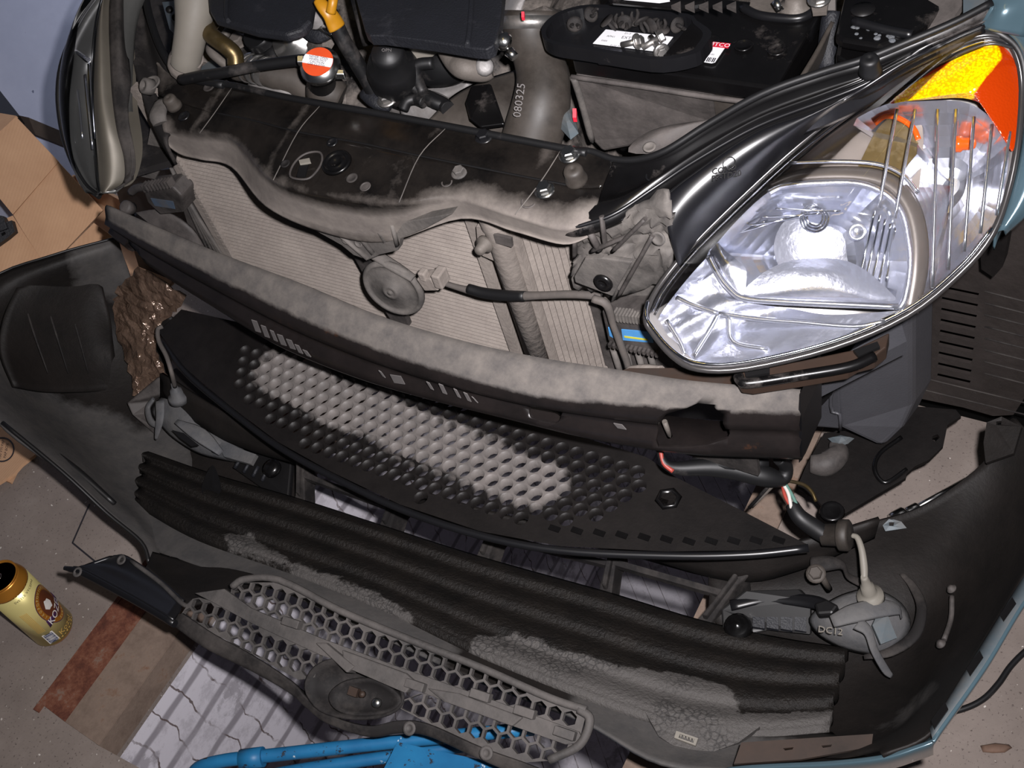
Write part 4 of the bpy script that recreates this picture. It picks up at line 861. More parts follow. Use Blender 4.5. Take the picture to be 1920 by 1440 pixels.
for a, f, c in zip(A, Bf, Cc):
    mid = a.lerp(f, 0.55)+V((0, 0, 0.004)); h = f.z-c.z
    sec.append([a+V((0, 0.012, -0.05)), a+V((0, 0.004, -0.006)), a, a.lerp(f, .3)+V((0, 0, .004)), mid, a.lerp(f, .85)+V((0, 0, .001)), f, f.lerp(c, .2)+V((0, -.006, 0)), f.lerp(c, .34)+V((0, -.004, 0)),
                f.lerp(c, .44)+V((0, .002, 0)), f.lerp(c, .56)+V((0, .002, 0)), f.lerp(c, .66)+V((0, -.006, 0)), f.lerp(c, .9)+V((0, -.004, 0)), c, c+V((0, .012, -.004)), c+V((0, .05, -.002))])
bmB = MB().grid([[s[j] for s in sec] for j in range(16)])
beam = obj('bumper_beam', bmB, MAT['beam_steel'], car, 'curved black bumper beam with dusty top', solid=0.0025)
flip_towards(beam)
def slotp(px, py, l, h, dep=0.05, n=8):
    i = min(range(len(Cc)), key=lambda i: abs((Bf[i].x+Cc[i].x)/2-at(px, py, y=(Bf[i].y)).x)); c = at(px, py, y=Bf[i].y); t = (Cc[min(i+3, len(Cc)-1)]-Cc[max(i-3, 0)]).normalized(); z = V((0, 0, 1))
    pts = []
    for q in range(2*n):
        a = 2*math.pi*(q+.5)/(2*n); pts.append(c+t*((l-h)*(1 if math.cos(a) > 0 else -1)+h*math.cos(a))+z*h*math.sin(a)+V((0, -0.02, 0)))
    return pts, V((0, dep, 0))
P, d = slotp(1022, 774, .019, .0065); cut(beam, MB().plate(P, d))
ob = [at(x, y, y=Bf[-10].y-.004)+V((0, -.010, 0)) for x, y in ((1234, 800), (1240, 782), (1252, 772), (1300, 772), (1326, 780), (1346, 796), (1350, 812), (1356, 836), (1354, 842), (1290, 836), (1240, 828))]
cut(beam, MB().plate(ob, V((0, .048, 0))))
P, d = slotp(262, 468, .02, .010); cut(beam, MB().plate(P, d))
ATB = lambda c: c
mm_ = lambda c: None
a_ = beam.data.attributes.new('mud', 'FLOAT', 'POINT'); vals = []
for v in beam.data.vertices:
    c = v.co+ORG[beam.name]; i = min(range(0, len(A), 2), key=lambda i: abs(A[i].x-c.x)); top = min(1, max(0, (c.z-Bf[i].z+.007)/.012)); vals.append(top*0.98 if c.y < A[i].y+.008 else .2)
a_.data.foreach_set('value', vals)
# inner plate seen through the beam's window, and pale scrapes on its face
mb = MB().box(at(1290, 826, y=Bf[-10].y+.040), (.085, 0, 0), (0, .003, 0), (0, 0, .026)); obj('inner_plate', mb, MAT['matte_black'], beam)
mb = MB(); mb.tube([at(1246, 790, y=Bf[-10].y+.008), at(1256, 818, y=Bf[-10].y+.008)], .003, 8, 1); obj('inner_web', mb, MAT['grey_metal'], beam)
for px, py, w, h in ((480, 612, 10, 24), (497, 622, 9, 24), (513, 630, 7, 22), (528, 638, 10, 22), (545, 646, 10, 20), (560, 655, 8, 18), (575, 663, 8, 14), (716, 702, 5, 14), (745, 712, 20, 18), (806, 724, 6, 16), (830, 730, 8, 20), (857, 738, 6, 18), (876, 745, 7, 18), (890, 750, 4, 12), (1162, 800, 16, 12)):
    i = min(range(len(Cc)), key=lambda i: abs(Cc[i].x-at(px, py, y=Cc[i].y).x)); yy = Cc[i].y-.0058
    mb = MB().plate([at(px-w/2-4, py-h/2, y=yy), at(px+w/2-4, py-h/2+3, y=yy), at(px+w/2+4, py+h/2, y=yy), at(px-w/2+4, py+h/2-3, y=yy)], V((0, .001, 0)))
    obj('scrape_mark', mb, MAT['grey_ink'], beam, 'pale scrape in the black paint')
mb = MB().plate([at(1500, 738, y=Bf[-1].y), at(1503, 786, y=Bf[-1].y-.002), at(1504, 862, y=Bf[-1].y-.002), at(1498, 868, y=Bf[-1].y), at(1494, 800, y=Bf[-1].y)], V((0, .06, 0))); obj('end_plate', mb, MAT['satin_black'], beam)
# --- condenser and its neighbours
YR = 0.815
def corr(x0, x1, z0, z1, y, n, amp, vertical=False, sub=1):
    mb = MB(); R = []
    for i in range(n*2+1):
        t = i/(2*n); e = amp if i % 2 else 0
        if vertical: R.append([V((x0+(x1-x0)*t, y-e, z)) for z in (z0, z1)])
        else: R.append([V((x, y-e, z0+(z1-z0)*t)) for x in (x0, x1)])
    return mb.grid(R, smooth=False)
xl, xr = at(348, 300, y=YR).x, at(940, 560, y=YR).x
con = obj('condenser', corr(xl, xr, .24, .66, YR, 54, .006), MAT['dust_heavy'], car, 'dusty finned radiator core', solid=0.002)
x2 = at(340, 300, y=YR).x
mb = MB().box(V(((x2+xl)/2-.004, YR-.004, .46)), ((xl-x2)/2+.004, 0, 0), (0, .008, 0), (0, 0, .20))
for k in range(34): mb.box(V((xl, YR-.012, .37+k*.0088)), (.0035, 0, 0), (0, .002, 0), (0, 0, .003))
obj('side_channel', mb, MAT['dust_heavy'], con)
mb = MB().box(V((xr+.004, YR-.006, .45)), (.007, 0, 0), (0, .008, 0), (0, 0, .21)); obj('side_channel', mb, MAT['dust_heavy'], con)
xd = at(982, 580, y=.795).x
dr = obj('receiver_drier', MB().lathe([(.0, .26), (.0165, .26), (.0165, .560), (.0185, .566), (.0185, .612), (.015, .618), (0, .62)], V((xd, .795, 0)), (0, 0, 1), 24), MAT['dust_heavy'], car, 'dusty upright cylinder')
mb = MB().plate(ey([(893, 425), (928, 432), (935, 468), (928, 490), (905, 480), (896, 462)], .783), V((0, .006, 0))); obj('drier_bracket', mb, MAT['dust_heavy'], dr)
mb = MB().lathe([(.011, 0), (.011, .006), (.007, .010), (.006, .018), (.003, .02), (0, .02)], at(912, 455, y=.782), (0, -1, .15), 16); obj('drier_valve', mb, MAT['grey_metal'], dr)
mb = MB().plate(ey([(925, 440), (958, 448), (960, 464), (930, 456)], .776), V((0, .004, 0))); obj('tag', mb, MAT['dusty_black'], dr)
x3, x4 = at(1012, 560, y=.805).x, at(1118, 600, y=.805).x
rp = obj('ribbed_plate', corr(x3, x4, .26, .64, .807, 8, .006, True), MAT['dust_heavy'], car, 'dusty ribbed side of the radiator', solid=0.002)
mb = MB().box(V((x3-.007, .80, .45)), (.008, 0, 0), (0, .006, 0), (0, 0, .20)); obj('edge_rail', mb, MAT['dust_heavy'], rp)
mb = MB().box(V((x3-.004, .815, .5)), (.05, 0, 0), (0, .004, 0), (0, 0, .16)); obj('back_panel', mb, MAT['dust_heavy'], rp)
mb = MB().box(V((x4+.006, .815, .5)), (.005, 0, 0), (0, .016, 0), (0, 0, .16)); obj('edge_rail', mb, MAT['dusty_black'], rp)
# dark backing behind the core so that the engine does not show round it
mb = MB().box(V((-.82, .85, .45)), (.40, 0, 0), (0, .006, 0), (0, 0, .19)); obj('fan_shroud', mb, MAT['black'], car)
# --- front panel (radiator support)
re = [(296, 118), (365, 147), (435, 160), (520, 180), (600, 195), (715, 215), (830, 236), (940, 257), (1050, 278), (1115, 290), (1150, 302)]
gv = [(298, 180), (360, 200), (402, 212), (480, 228), (558, 248), (670, 268), (782, 292), (900, 316), (1012, 338), (1085, 352), (1130, 352)]
fr_ = [(306, 244), (346, 246), (374, 250), (442, 264), (512, 338), (618, 366), (746, 382), (852, 372), (962, 404), (1050, 428), (1110, 420)]
bo = [(312, 268), (340, 288), (380, 298), (436, 312), (500, 385), (602, 432), (722, 452), (866, 408), (966, 432), (1058, 456), (1112, 440)]
r0 = ez(re, .668); r1 = ez(gv, .662); r2 = ez(fr_, .650)
r3 = [at(x, y, y=p.y+.004) for (x, y), p in zip(bo, r2)]
def sub2(a, c, t, h=0): return [p.lerp(q, t)+V((0, 0, h)) for p, q in zip(a, c)]
m, nt, b, oc = newmat('panel_gloss', 0.2)
at_v = nt.nodes.new('ShaderNodeAttribute'); at_v.attribute_name = 'mud'
k = mth('ADD', at_v.outputs['Fac'], mth('MULTIPLY_ADD', noise(nt, 20, 9, 0.7, oc), 0.6, -0.30))
f_ = ramp(nt, k, [(0.25, 0.0), (0.75, 1.0)])
dk = ramp(nt, noise(nt, 9, 8, 0.7, oc), [(0.35, (12, 11, 11)), (0.75, (38, 34, 31))])
gc = ramp(nt, noise(nt, 34, 8, 0.7, oc), [(0.3, (104, 97, 93)), (0.7, (134, 126, 119))])
nt.links.new(mixc(nt, f_, dk, gc), b.inputs['Base Color']); rr = nt.nodes.new('ShaderNodeMapRange'); rr.inputs[3].default_value = 0.2; rr.inputs[4].default_value = 0.9; nt.links.new(f_, rr.inputs[0]); nt.links.new(rr.outputs[0], b.inputs['Roughness'])
bumpit(nt, b, noise(nt, 5, 3, 0.5, oc), 0.15, 0.02)
rows = [[p+V((0, .006, -.03)) for p in r0], r0, sub2(r0, r1, .15, .002), sub2(r0, r1, .9, .002), r1, sub2(r1, r2, .1, .002), sub2(r1, r2, .8, .002), r2, sub2(r2, r3, .2, -.002), sub2(r2, r3, .9), r3, [p+V((0, .03, 0)) for p in r3]]
ps = obj('front_panel', MB().sheet(rows, 6, 3), MAT['panel_gloss'], car, 'glossy black upper front panel with a dusty front face'); flip_towards(ps)
m8 = nearline(sub2(r2, r3, .62), .043); m9 = nearline(r2, .018)
m10 = [nearline([at(a[0]-14, a[1]-3, z=.668), at(c[0]-14, c[1]-3, z=.662), at(e[0]-14, e[1]-3, z=.650)], .016) for (a, c, e) in (((435, 164), (402, 212), (374, 250)), ((600, 198), (558, 248), (512, 338)), ((836, 240), (786, 293), (748, 380)), ((1052, 281), (1014, 340), (966, 402)))]
attr(ps, lambda c: max(.16, m8(c)*1.2, m9(c)*.35, max(q(c) for q in m10)*.40, .6*max(0, 1-(c-r0[0]).length/.1))); q = ps.modifiers.new('t', 'SOLIDIFY'); q.thickness = .003; q.offset = -1
# raised ribs across the panel
for (a, c, e) in (((435, 164), (402, 212), (374, 250)), ((600, 198), (558, 248), (512, 338)), ((836, 240), (786, 293), (748, 380)), ((1052, 281), (1014, 340), (966, 402))):
    p = [at(a[0], a[1], z=.671), at(c[0], c[1], z=.666), at(e[0], e[1], z=.653)]
    o = obj('panel_rib', MB().tube(p, [.0006, .0007, .0007], 8, sq=.6), MAT['dusty_grey'], ps)
obj('panel_groove', MB().tube([p+V((0, 0, .0005)) for p in r1[2:10]], .0016, 6), MAT['black'], ps)
def seal(pts, r, par, nm='rubber_seal'): return obj(nm, MB().tube(atz(pts), r, 8), MAT['rubber'], par)
seal([(346, 146, .672), (435, 160, .672), (520, 179, .672), (600, 194, .672), (715, 214, .672), (830, 235, .672), (940, 256, .672), (1050, 277, .672), (1100, 287, .672)], .0042, ps)
# fittings on the panel
def fit(px, py, z, r, nm, mt, kind, par=ps, ax=(0, -.15, 1)):
    o = at(px, py, z=z); mb = MB()
    if kind == 'bolt': mb.hexbolt(o, ax, r)
    elif kind == 'ring': mb.lathe([(r, 0), (r*.98, r*.14), (r*.86, r*.2), (r*.74, r*.1), (r*.66, r*.02), (r*.5, r*.16), (r*.42, r*.2), (r*.3, r*.05), (0, 0)], o, ax, 28)
    elif kind == 'cup': mb.lathe([(r, 0), (r, r*.12), (r*.7, r*.2), (r*.6, r*.06), (0, 0)], o, ax, 20)
    elif kind == 'stop': mb.lathe([(r*1.25, 0), (r*1.15, r*.5), (r*1.0, r*1.1), (r*1.0, r*1.6), (r*.85, r*1.9), (r*.3, r*2.0), (r*.15, r*1.85), (0, r*1.85)], o, ax, 22)
    elif kind == 'hole': mb.lathe([(r*1.35, 0), (r*1.3, r*.15), (r, r*.15), (r*.95, -.0005), (0, -.0005)], o, ax, 18)
    return obj(nm, mb, MAT[mt], par)
fit(632, 306, .662, .018, 'embossed_ring', 'gloss_black', 'ring'); fit(623, 267, .664, .007, 'dimple', 'satin_black', 'cup')
fit(908, 258, .668, .0075, 'bolt', 'satin_black', 'bolt'); fit(862, 324, .660, .0066, 'bolt', 'dusty_grey', 'bolt')
fit(1068, 291, .670, .0082, 'bolt', 'zinc', 'bolt'); fit(1022, 357, .660, .0082, 'bolt', 'zinc', 'bolt')
fit(1082, 340, .662, .0105, 'hood_stop', 'rubber_brown', 'stop'); fit(1224, 329, .668, .006, 'screw_hole', 'satin_black', 'hole')
fit(685, 350, .655, .005, 'screw_hole', 'dusty_black', 'hole'); fit(838, 342, .657, .005, 'screw_hole', 'dusty_black', 'hole'); fit(535, 307, .660, .006, 'dimple', 'matte_black', 'cup'); fit(660, 334, .658, .007, 'dimple', 'matte_black', 'cup'); fit(992, 378, .656, .007, 'screw_hole', 'dusty_black', 'hole')
fit(392, 163, .670, .008, 'dimple', 'matte_black', 'cup'); fit(640, 350, .650, .0045, 'dimple', 'black', 'hole'); fit(345, 218, .662, .008, 'dimple', 'satin_black', 'cup')
ov = spline(ez([(544, 330), (548, 312), (562, 295), (580, 286), (600, 286), (604, 300), (596, 318), (580, 334), (560, 336)], .6605), 4, True)
obj('embossed_oval', MB().tube(ov+[ov[0]], .0014, 6, 1, caps=False), MAT['dusty_black'], ps)
mb = MB().plate(ez([(560, 300), (580, 296), (582, 303), (562, 307)], .664), .003); obj('latch_striker', mb, MAT['filler_plastic'], ps, 'small pale striker')
mb = MB().plate(ez([(562, 310), (578, 308), (572, 330), (556, 330)], .6625), .002); obj('dimple', mb, MAT['black'], ps)
# V shaped latch panel with diagonal ribs below the front face
yv = r2[6].y+.006
vp = [(500, 385), (520, 402), (560, 418), (602, 430), (660, 446), (722, 452), (800, 430), (845, 412), (796, 430), (745, 450), (735, 468), (712, 480), (724, 520), (690, 492), (660, 480), (640, 452), (560, 420), (520, 400)]
lp = obj('latch_panel', MB().plate([at(x, y, y=yv) for x, y in ((498, 380), (560, 395), (640, 405), (740, 420), (850, 400), (800, 428), (750, 448), (746, 470), (712, 478), (690, 488), (662, 478), (640, 460), (590, 432), (530, 408))], V((0, .012, 0))), MAT['dusty_grey'], car, bevel=.002)
for a, c in (((545, 380), (570, 420)), ((592, 378), (628, 430)), ((620, 378), (700, 475)), ((682, 388), (722, 452)), ((575, 405), (720, 430)), ((620, 425), (690, 485)), ((735, 420), (745, 460))):
    obj('latch_rib', MB().tube([at(a[0], a[1], y=yv-.002), at(c[0], c[1], y=yv-.002)], .0035, 6, 1, sq=.7), MAT['dusty_grey'], lp)
for px, py in ((624, 412), (655, 418), (648, 450), (672, 456)): fit(px, py, at(px, py, y=yv).z, .006, 'rivet', 'dusty_grey', 'cup', lp, (0, -1, 0.3))
mb = MB().plate([at(x, y, y=.775) for x, y in ((655, 470), (700, 468), (748, 560), (768, 612), (735, 606), (705, 560), (672, 500))], V((0, .008, 0))); stay = obj('centre_stay', mb, MAT['dusty_black'], car, bevel=.002)
obj('latch_arm', MB().tube([at(640, 448, y=.765), at(690, 470, y=.762), at(740, 500, y=.757), at(775, 522, y=.755)], [.007, .008, .008, .006], 8, sq=.4), MAT['dusty_grey'], stay)
# horn
hc = at(737, 541, y=.750); ha = V((.10, -1, .12))
hn = obj('horn', MB().lathe([(0, -.022), (.022, -.020), (.030, -.008), (.043, -.004), (.0435, 0), (.0405, .004), (.037, .0035), (.036, .001), (.030, .003), (.012, .005), (.0105, .0085), (.006, .009), (.004, .0065), (.003, .010), (0, .010)], hc, ha, 40), MAT['dusty_grey'], car, 'round dusty horn disc')
mb = MB().box(at(808, 525, y=.758), (.012, 0, .004), (0, .009, 0), (-.003, 0, .010)); mb.box(at(826, 520, y=.754), (.006, 0, 0), (0, .010, 0), (0, 0, .011)); mb.box(at(795, 515, y=.754), (.005, 0, 0), (0, .006, 0), (0, 0, .007))
obj('connector', mb, MAT['dust_heavy'], hn, bevel=.002)
obj('horn_lead', MB().tube([at(x, y, y=.765) for x, y in ((830, 530), (862, 540), (905, 550), (960, 555), (1010, 554), (1070, 552), (1120, 556), (1140, 570))], [.0035, .004, .0058, .0062, .0048, .0048, .0045, .004], 10), MAT['cable_grey'], hn, 'taped lead')
obj('tape_sleeve', MB().tube([at(x, y, y=.7645) for x, y in ((878, 541), (905, 549), (945, 554), (985, 555))], [.0062, .0068, .0068, .006], 10), MAT['rubber'], hn, 'black taped sleeve')
# --- left support arm (image right) with its seal
up_ = atz([(1066, 284, .664), (1110, 288, .668), (1150, 302, .668), (1196, 303, .674), (1250, 286, .688), (1330, 236, .710), (1430, 180, .736), (1540, 140, .752), (1620, 116, .762), (1700, 84, .770), (1790, 46, .780), (1860, 10, .788)])
lw_ = atz([(1010, 408, .640), (1060, 428, .646), (1110, 418, .651), (1160, 398, .657), (1235, 348, .668), (1305, 302, .684), (1420, 238, .708), (1540, 192, .728), (1620, 160, .740), (1690, 120, .751), (1780, 74, .764), (1846, 44, .772)])
md = [a.lerp(c, .45)+V((0, 0, -.006)) for a, c in zip(up_, lw_)]; md2_ = [a.lerp(c, .75)+V((0, 0, .003)) for a, c in zip(up_, lw_)]
rows = [[p+V((0, .01, -.05)) for p in up_], up_, [a.lerp(c, .08)+V((0, 0, -.004)) for a, c in zip(up_, lw_)], md, md2_, lw_, [p+V((.004, .0, -.012)) for p in lw_], [p+V((.008, .03, -.025)) for p in lw_]]
arm = obj('support_arm', MB().sheet(rows, 6, 3), MAT['gloss_black'], car, 'glossy black arm beside the bright headlight'); flip_towards(arm); q = arm.modifiers.new('t', 'SOLIDIFY'); q.thickness = .003; q.offset = -1
obj('rubber_seal', MB().tube([p+V((0, 0, .003)) for p in up_], .0036, 10), MAT['rubber'], arm)
obj('edge_bead', MB().tube([p+V((0, 0, .001)) for p in lw_], .0022, 8), MAT['satin_black'], arm)
fit(1632, 134, .755, .0090, 'hood_stop', 'rubber', 'stop', arm)
# right support arm (image left) with bosses
up_ = atz([(345, 150, .668), (318, 128, .674), (296, 92, .684), (280, 50, .694), (270, 0, .706), (268, -60, .720), (290, -120, .735)])
lw_ = atz([(310, 262, .645), (280, 215, .652), (262, 160, .664), (246, 100, .678), (240, 50, .692), (234, 0, .704), (236, -60, .720)])
rows = [up_, [a.lerp(c, .45)+V((0, 0, -.02)) for a, c in zip(up_, lw_)], lw_, [p+V((-.004, -.004, -.04)) for p in lw_]]
arr = obj('support_arm', MB().sheet(rows, 6, 4), MAT['matte_black'], car, solid=.004)
seal([(420, 160, .672), (360, 148, .674), (325, 128, .680), (302, 92, .690), (286, 50, .700), (274, 0, .712), (272, -60, .725)], .005, arr)
fit(283, 157, .672, .010, 'hollow_boss', 'dusty_grey', 'hole', arr); mb = MB().lathe([(.011, 0), (.010, .012), (.006, .013), (.005, .006), (0, .006)], at(284, 164, z=.668), (-.2, -.6, .7), 18); obj('hollow_boss', mb, MAT['dusty_grey'], arr)
fit(328, 200, .664, .0085, 'hood_stop', 'rubber_brown', 'stop', arr)
mb = MB().tube(atz([(305, 190, .664), (296, 215, .662), (300, 232, .655)]), [.010, .012, .010], 10, sq=.5); obj('gusset', mb, MAT['dusty_grey'], arr)
mb = MB().plate(atz([(258, 70, .650), (285, 58, .665), (292, 110, .660), (286, 150, .648), (268, 150, .642)]), .004); obj('inner_wall', mb, MAT['rusty_bracket'], arr, 'brownish inner wall')
# right-hand bracket plate and the clutter below it
mb = MB().plate(ey([(244, 328), (288, 284), (312, 300), (300, 318), (290, 337)], .79), V((0, .006, 0)), holes=[]); brk = obj('headlight_bracket', mb, MAT['dusty_grey'], car, bevel=.001)
mb = MB().lathe([(.010, 0), (.010, .002), (.005, .003), (.004, 0), (0, 0)], at(268, 315, y=.788), (0, -1, .2), 18); obj('rubber_grommet', mb, MAT['rubber'], brk)
mb = MB().plate(ey([(275, 280), (282, 240), (300, 236), (315, 262), (318, 300), (300, 300)], .80), V((0, .01, 0))); obj('bracket_web', mb, MAT['dusty_grey'], brk)
mat('dull_sticker', (64, 84, 106), .7, dust=(84, 80, 78), amt=.45, scale=60); ctl = obj('control_box', MB().plate(ey([(268, 356), (322, 350), (340, 368), (346, 398), (300, 402), (276, 380)], .775), V((0, .03, 0))), MAT['dusty_black'], car, bevel=.003)
mb = MB().plate(ey([(282, 372), (324, 378), (328, 392), (290, 386)], .7735), V((0, .001, 0))); obj('sticker', mb, MAT['dull_sticker'], ctl, 'dusty blue sticker')
for k in range(9): obj('fin', MB().box(at(272+6*k, 350-1*k, y=.775), (.001, 0, 0), (0, .006, 0), (0, 0, .006)), MAT['dusty_black'], ctl)
mb = MB().tube(ey([(246, 360), (258, 352), (280, 350)], .775), .006, 8); mb.lathe([(.010, 0), (.010, .014), (.007, .016), (0, .016)], at(246, 392, y=.765), (0.1, -.5, .8), 16); obj('sensor', mb, MAT['dusty_black'], ctl)
dct = obj('air_guide', MB().plate(ey([(312, 300), (336, 300), (440, 500), (455, 515), (400, 492), (352, 420), (330, 350)], .808), V((0, .02, 0))), MAT['dusty_black'], car)
for k in range(5): obj('rib', MB().tube([at(318+9*k, 308+18*k, y=.804), at(390+12*k, 470+10*k, y=.804)], .003, 6, 1), MAT['dusty_grey'], dct)
mb = MB().sheet([ey([(245, 400), (300, 395), (360, 430), (400, 490)], .79), ey([(250, 430), (300, 440), (350, 470), (400, 510)], .775), ey([(260, 450), (300, 480), (360, 520), (410, 550)], .79)], 5, 5); obj('lower_bracket', mb, MAT['dusty_black'], car, solid=.004)
mb = MB().plate(ey([(235, 260), (290, 250), (300, 300), (250, 340), (238, 330)], .83), V((0, .01, 0))); obj('headlight_carrier', mb, MAT['dusty_grey'], car)
mb = MB().plate(ey([(210, 330), (460, 300), (560, 620), (260, 500)], .90), V((0, .01, 0))); obj('inner_wall', mb, MAT['black'], car)
obj('inner_wall', MB().plate(ez([(228, -140), (330, -140), (352, 150), (322, 300), (246, 322), (232, 200)], .565), V((0, 0, -.01))), MAT['matte_black'], car)
# --- left headlight carrier: crumpled plastic bracket
random.seed(11)
rows = [ey([(1068, 424), (1110, 404), (1160, 398), (1200, 380), (1250, 352)], .775), ey([(1085, 450), (1120, 430), (1170, 425), (1215, 418), (1262, 400)], .765), ey([(1078, 480), (1125, 462), (1175, 455), (1225, 440), (1262, 440)], .775),
        ey([(1074, 510), (1120, 490), (1172, 492), (1226, 470), (1262, 478)], .760), ey([(1082, 536), (1120, 545), (1152, 560), (1226, 530), (1250, 520)], .768)]
mb = MB().sheet(rows, 5, 5); mb.v = [p+V((0, random.uniform(-.007, .004), random.uniform(-.002, .002))) for p in mb.v]
crb = obj('headlight_bracket', mb, MAT['dusty_grey'], car, 'crumpled dusty plastic bracket beside the bright headlight', solid=.004)
tab = [(1096, 486), (1130, 484), (1185, 492), (1148, 556), (1078, 530), (1076, 520)]
o = obj('bracket_tab', MB().plate(ey(tab, .738), V((0, .006, 0))), MAT['dusty_grey'], crb, bevel=.0015)
mb = MB().lathe([(.011, 0), (.011, .003), (.005, .0045), (.004, .002), (0, .002)], at(1132, 529, y=.7375), (0, -1, .1), 18); obj('push_clip', mb, MAT['gloss_black'], crb)
for a in (((1078, 424), (1078, 480)), ((1128, 405), (1135, 460)), ((1150, 470), (1210, 410)), ((1110, 470), (1180, 440)), ((1160, 555), (1225, 440)), ((1100, 425), (1125, 470))):
    obj('rib', MB().tube([at(*a[0], y=.757), at((a[0][0]+a[1][0])/2, (a[0][1]+a[1][1])/2, y=.752), at(*a[1], y=.757)], .004, 7, sq=.6), MAT['dusty_black'], crb)
fit(1234, 447, at(1234, 447, y=.757).z, .008, 'rivet', 'dusty_grey', 'cup', crb, (0, -1, .3))
mb = MB().plate(ey([(1205, 395), (1240, 395), (1262, 420), (1262, 520), (1180, 600), (1130, 590), (1150, 560), (1225, 440)], .79), V((0, .01, 0))); obj('bracket_plate', mb, MAT['dusty_grey'], crb)
cbx = obj('control_box', MB().plate(ey([(1128, 584), (1235, 584), (1248, 650), (1240, 664), (1140, 640)], .765), V((0, .03, 0))), MAT['dusty_black'], car, bevel=.002)
for px0, px1, py0, py1 in ((1140, 1149, 614, 634), (1165, 1222, 618, 642)):
    obj('sticker', MB().plate(ey([(px0, py0), (px1, py0+5), (px1+3, py1+1), (px0+3, py1-4)], .7635), V((0, .001, 0))), MAT['blue_sticker'], cbx, 'blue sticker')
obj('print', MB().plate(ey([(1170, 630), (1214, 636), (1215, 639), (1171, 633)], .763), V((0, .0004, 0))), MAT['yellow_print'], cbx)
for k in range(14): obj('fin', MB().box(at(1155+6*k, 590+.6*k, y=.763), (.0012, 0, 0), (0, .006, 0), (0, 0, .006)), MAT['dusty_grey'], cbx)
for k in range(12): obj('fin', MB().box(at(1145+8*k, 645+1.6*k, y=.763), (.0016, 0, 0), (0, .004, 0), (0, 0, .003)), MAT['dusty_black'], cbx)
obj('wire', MB().tube(ey([(1112, 560), (1138, 572), (1150, 610), (1165, 650), (1178, 690), (1172, 712)], .755), [.005, .005, .004, .0045, .004, .004], 8), MAT['cable_grey'], cbx, 'taped grey lead')
mb = MB().plate(ey([(1125, 640), (1260, 650), (1265, 720), (1150, 720)], .80), V((0, .01, 0))); obj('lower_bracket', mb, MAT['dusty_black'], car)
for k in range(4): obj('air_guide_post', MB().tube(ey([(1150+22*k, 655), (1168+22*k, 715)], .785), .004, 8, 1), MAT['dusty_grey'], car)
mb = MB().tube(ey([(1180, 700), (1210, 697), (1240, 700)], .75), .009, 10); obj('hose_end', mb, MAT['dust_heavy'], car)
# --- splash shield, resonator, wheel liner, lamp bracket
shp = [(1495, 912), (1512, 872), (1545, 812), (1600, 806), (1668, 790), (1720, 762), (1792, 768), (1802, 780), (1776, 797), (1773, 812), (1768, 836), (1742, 862), (1716, 874), (1700, 888), (1698, 896), (1640, 930), (1576, 968), (1556, 966), (1530, 934)]
hol_ = [(1748, 818), (1758, 814), (1762, 820), (1754, 828), (1748, 824)]
ss = obj('splash_shield', MB().plate(ez(shp, .16), V((0, 0, -.006)), holes=[ez(hol_, .16)]), MAT['guard_plastic'], car, 'flat black splash shield')
obj('stiffening_rib', MB().tube(ez([(1700, 880), (1660, 905), (1640, 880), (1650, 850), (1690, 820)], .162), .003, 8), MAT['gloss_black'], ss)
mb = MB().lathe([(.016, 0), (.014, .004), (.010, .002), (0, .002)], at(1560, 960, z=.162), (0, 0, 1), 18); obj('dimple', mb, MAT['gloss_black'], ss)
mb = MB().tube(ez([(1520, 870), (1550, 870), (1572, 850), (1565, 830)], .172), [.012, .016, .014, .008], 12); obj('foam_pad', mb, MAT['dusty_black'], ss)
mb = MB().dome(ez([(1552, 822), (1575, 816), (1602, 822), (1590, 832), (1570, 838)], .18), .008, 3); mb.sm = [False]*len(mb.f); obj('film_scrap', mb, MAT['paint_inner'], ss, 'scrap of clear film')
mb = MB().plate(ey([(1500, 735), (1575, 695), (1578, 806), (1506, 800)], .875), V((0, .02, 0))); mat('box_grey', (66, 66, 70), 0.45, var=.08, bump=.1, bscale=400); rsn = obj('resonator_box', mb, MAT['box_grey'], car, 'grey-black plastic box below the bright headlight', bevel=.004)
f1 = [at(1566, 690, y=.872), at(1712, 590, y=.93), at(1712, 758, y=.93), at(1690, 805, y=.91), at(1658, 836, y=.895), at(1640, 834, y=.89), at(1576, 804, y=.872)]
obj('box_side', MB().plate(f1, V((.01, .05, 0))), MAT['box_grey'], rsn, bevel=.006)
obj('box_seam', MB().tube([at(1572, 680, y=.868), at(1566, 720, y=.868), at(1558, 745, y=.868), at(1560, 772, y=.868), at(1574, 776, y=.868), at(1576, 806, y=.868)], .0022, 8, 2), MAT['box_grey'], rsn)
mb = MB().plate(ez([(1500, 710), (1690, 605), (1700, 640), (1500, 742)], .46), V((0, 0, -.02))); obj('box_top', mb, MAT['box_grey'], rsn)
YL = 1.03
sl = []
for k in range(9):
    y0 = 536+20.5*k
    sl.append(ey([(1768-1.2*k, y0), (1836-2.0*k, y0+14), (1832-2.0*k, y0+23), (1765-1.2*k, y0+9)], YL))
    if k > 1: sl.append(ey([(1706, y0+13-22), (1748-.8*k, y0+20-22), (1744-.8*k, y0+29-22), (1703, y0+21-22)], YL))
mat('liner_plastic', (52, 47, 45), 0.4, var=.2, bump=.3, bscale=90); wl_ = obj('wheel_liner', MB().plate(ey([(1640, 500), (1700, 420), (1960, 400), (1990, 640), (1900, 778), (1862, 780), (1806, 764), (1690, 740), (1640, 700)], YL), V((0, .005, 0)), holes=sl), MAT['liner_plastic'], car, 'black louvred wheel arch liner')
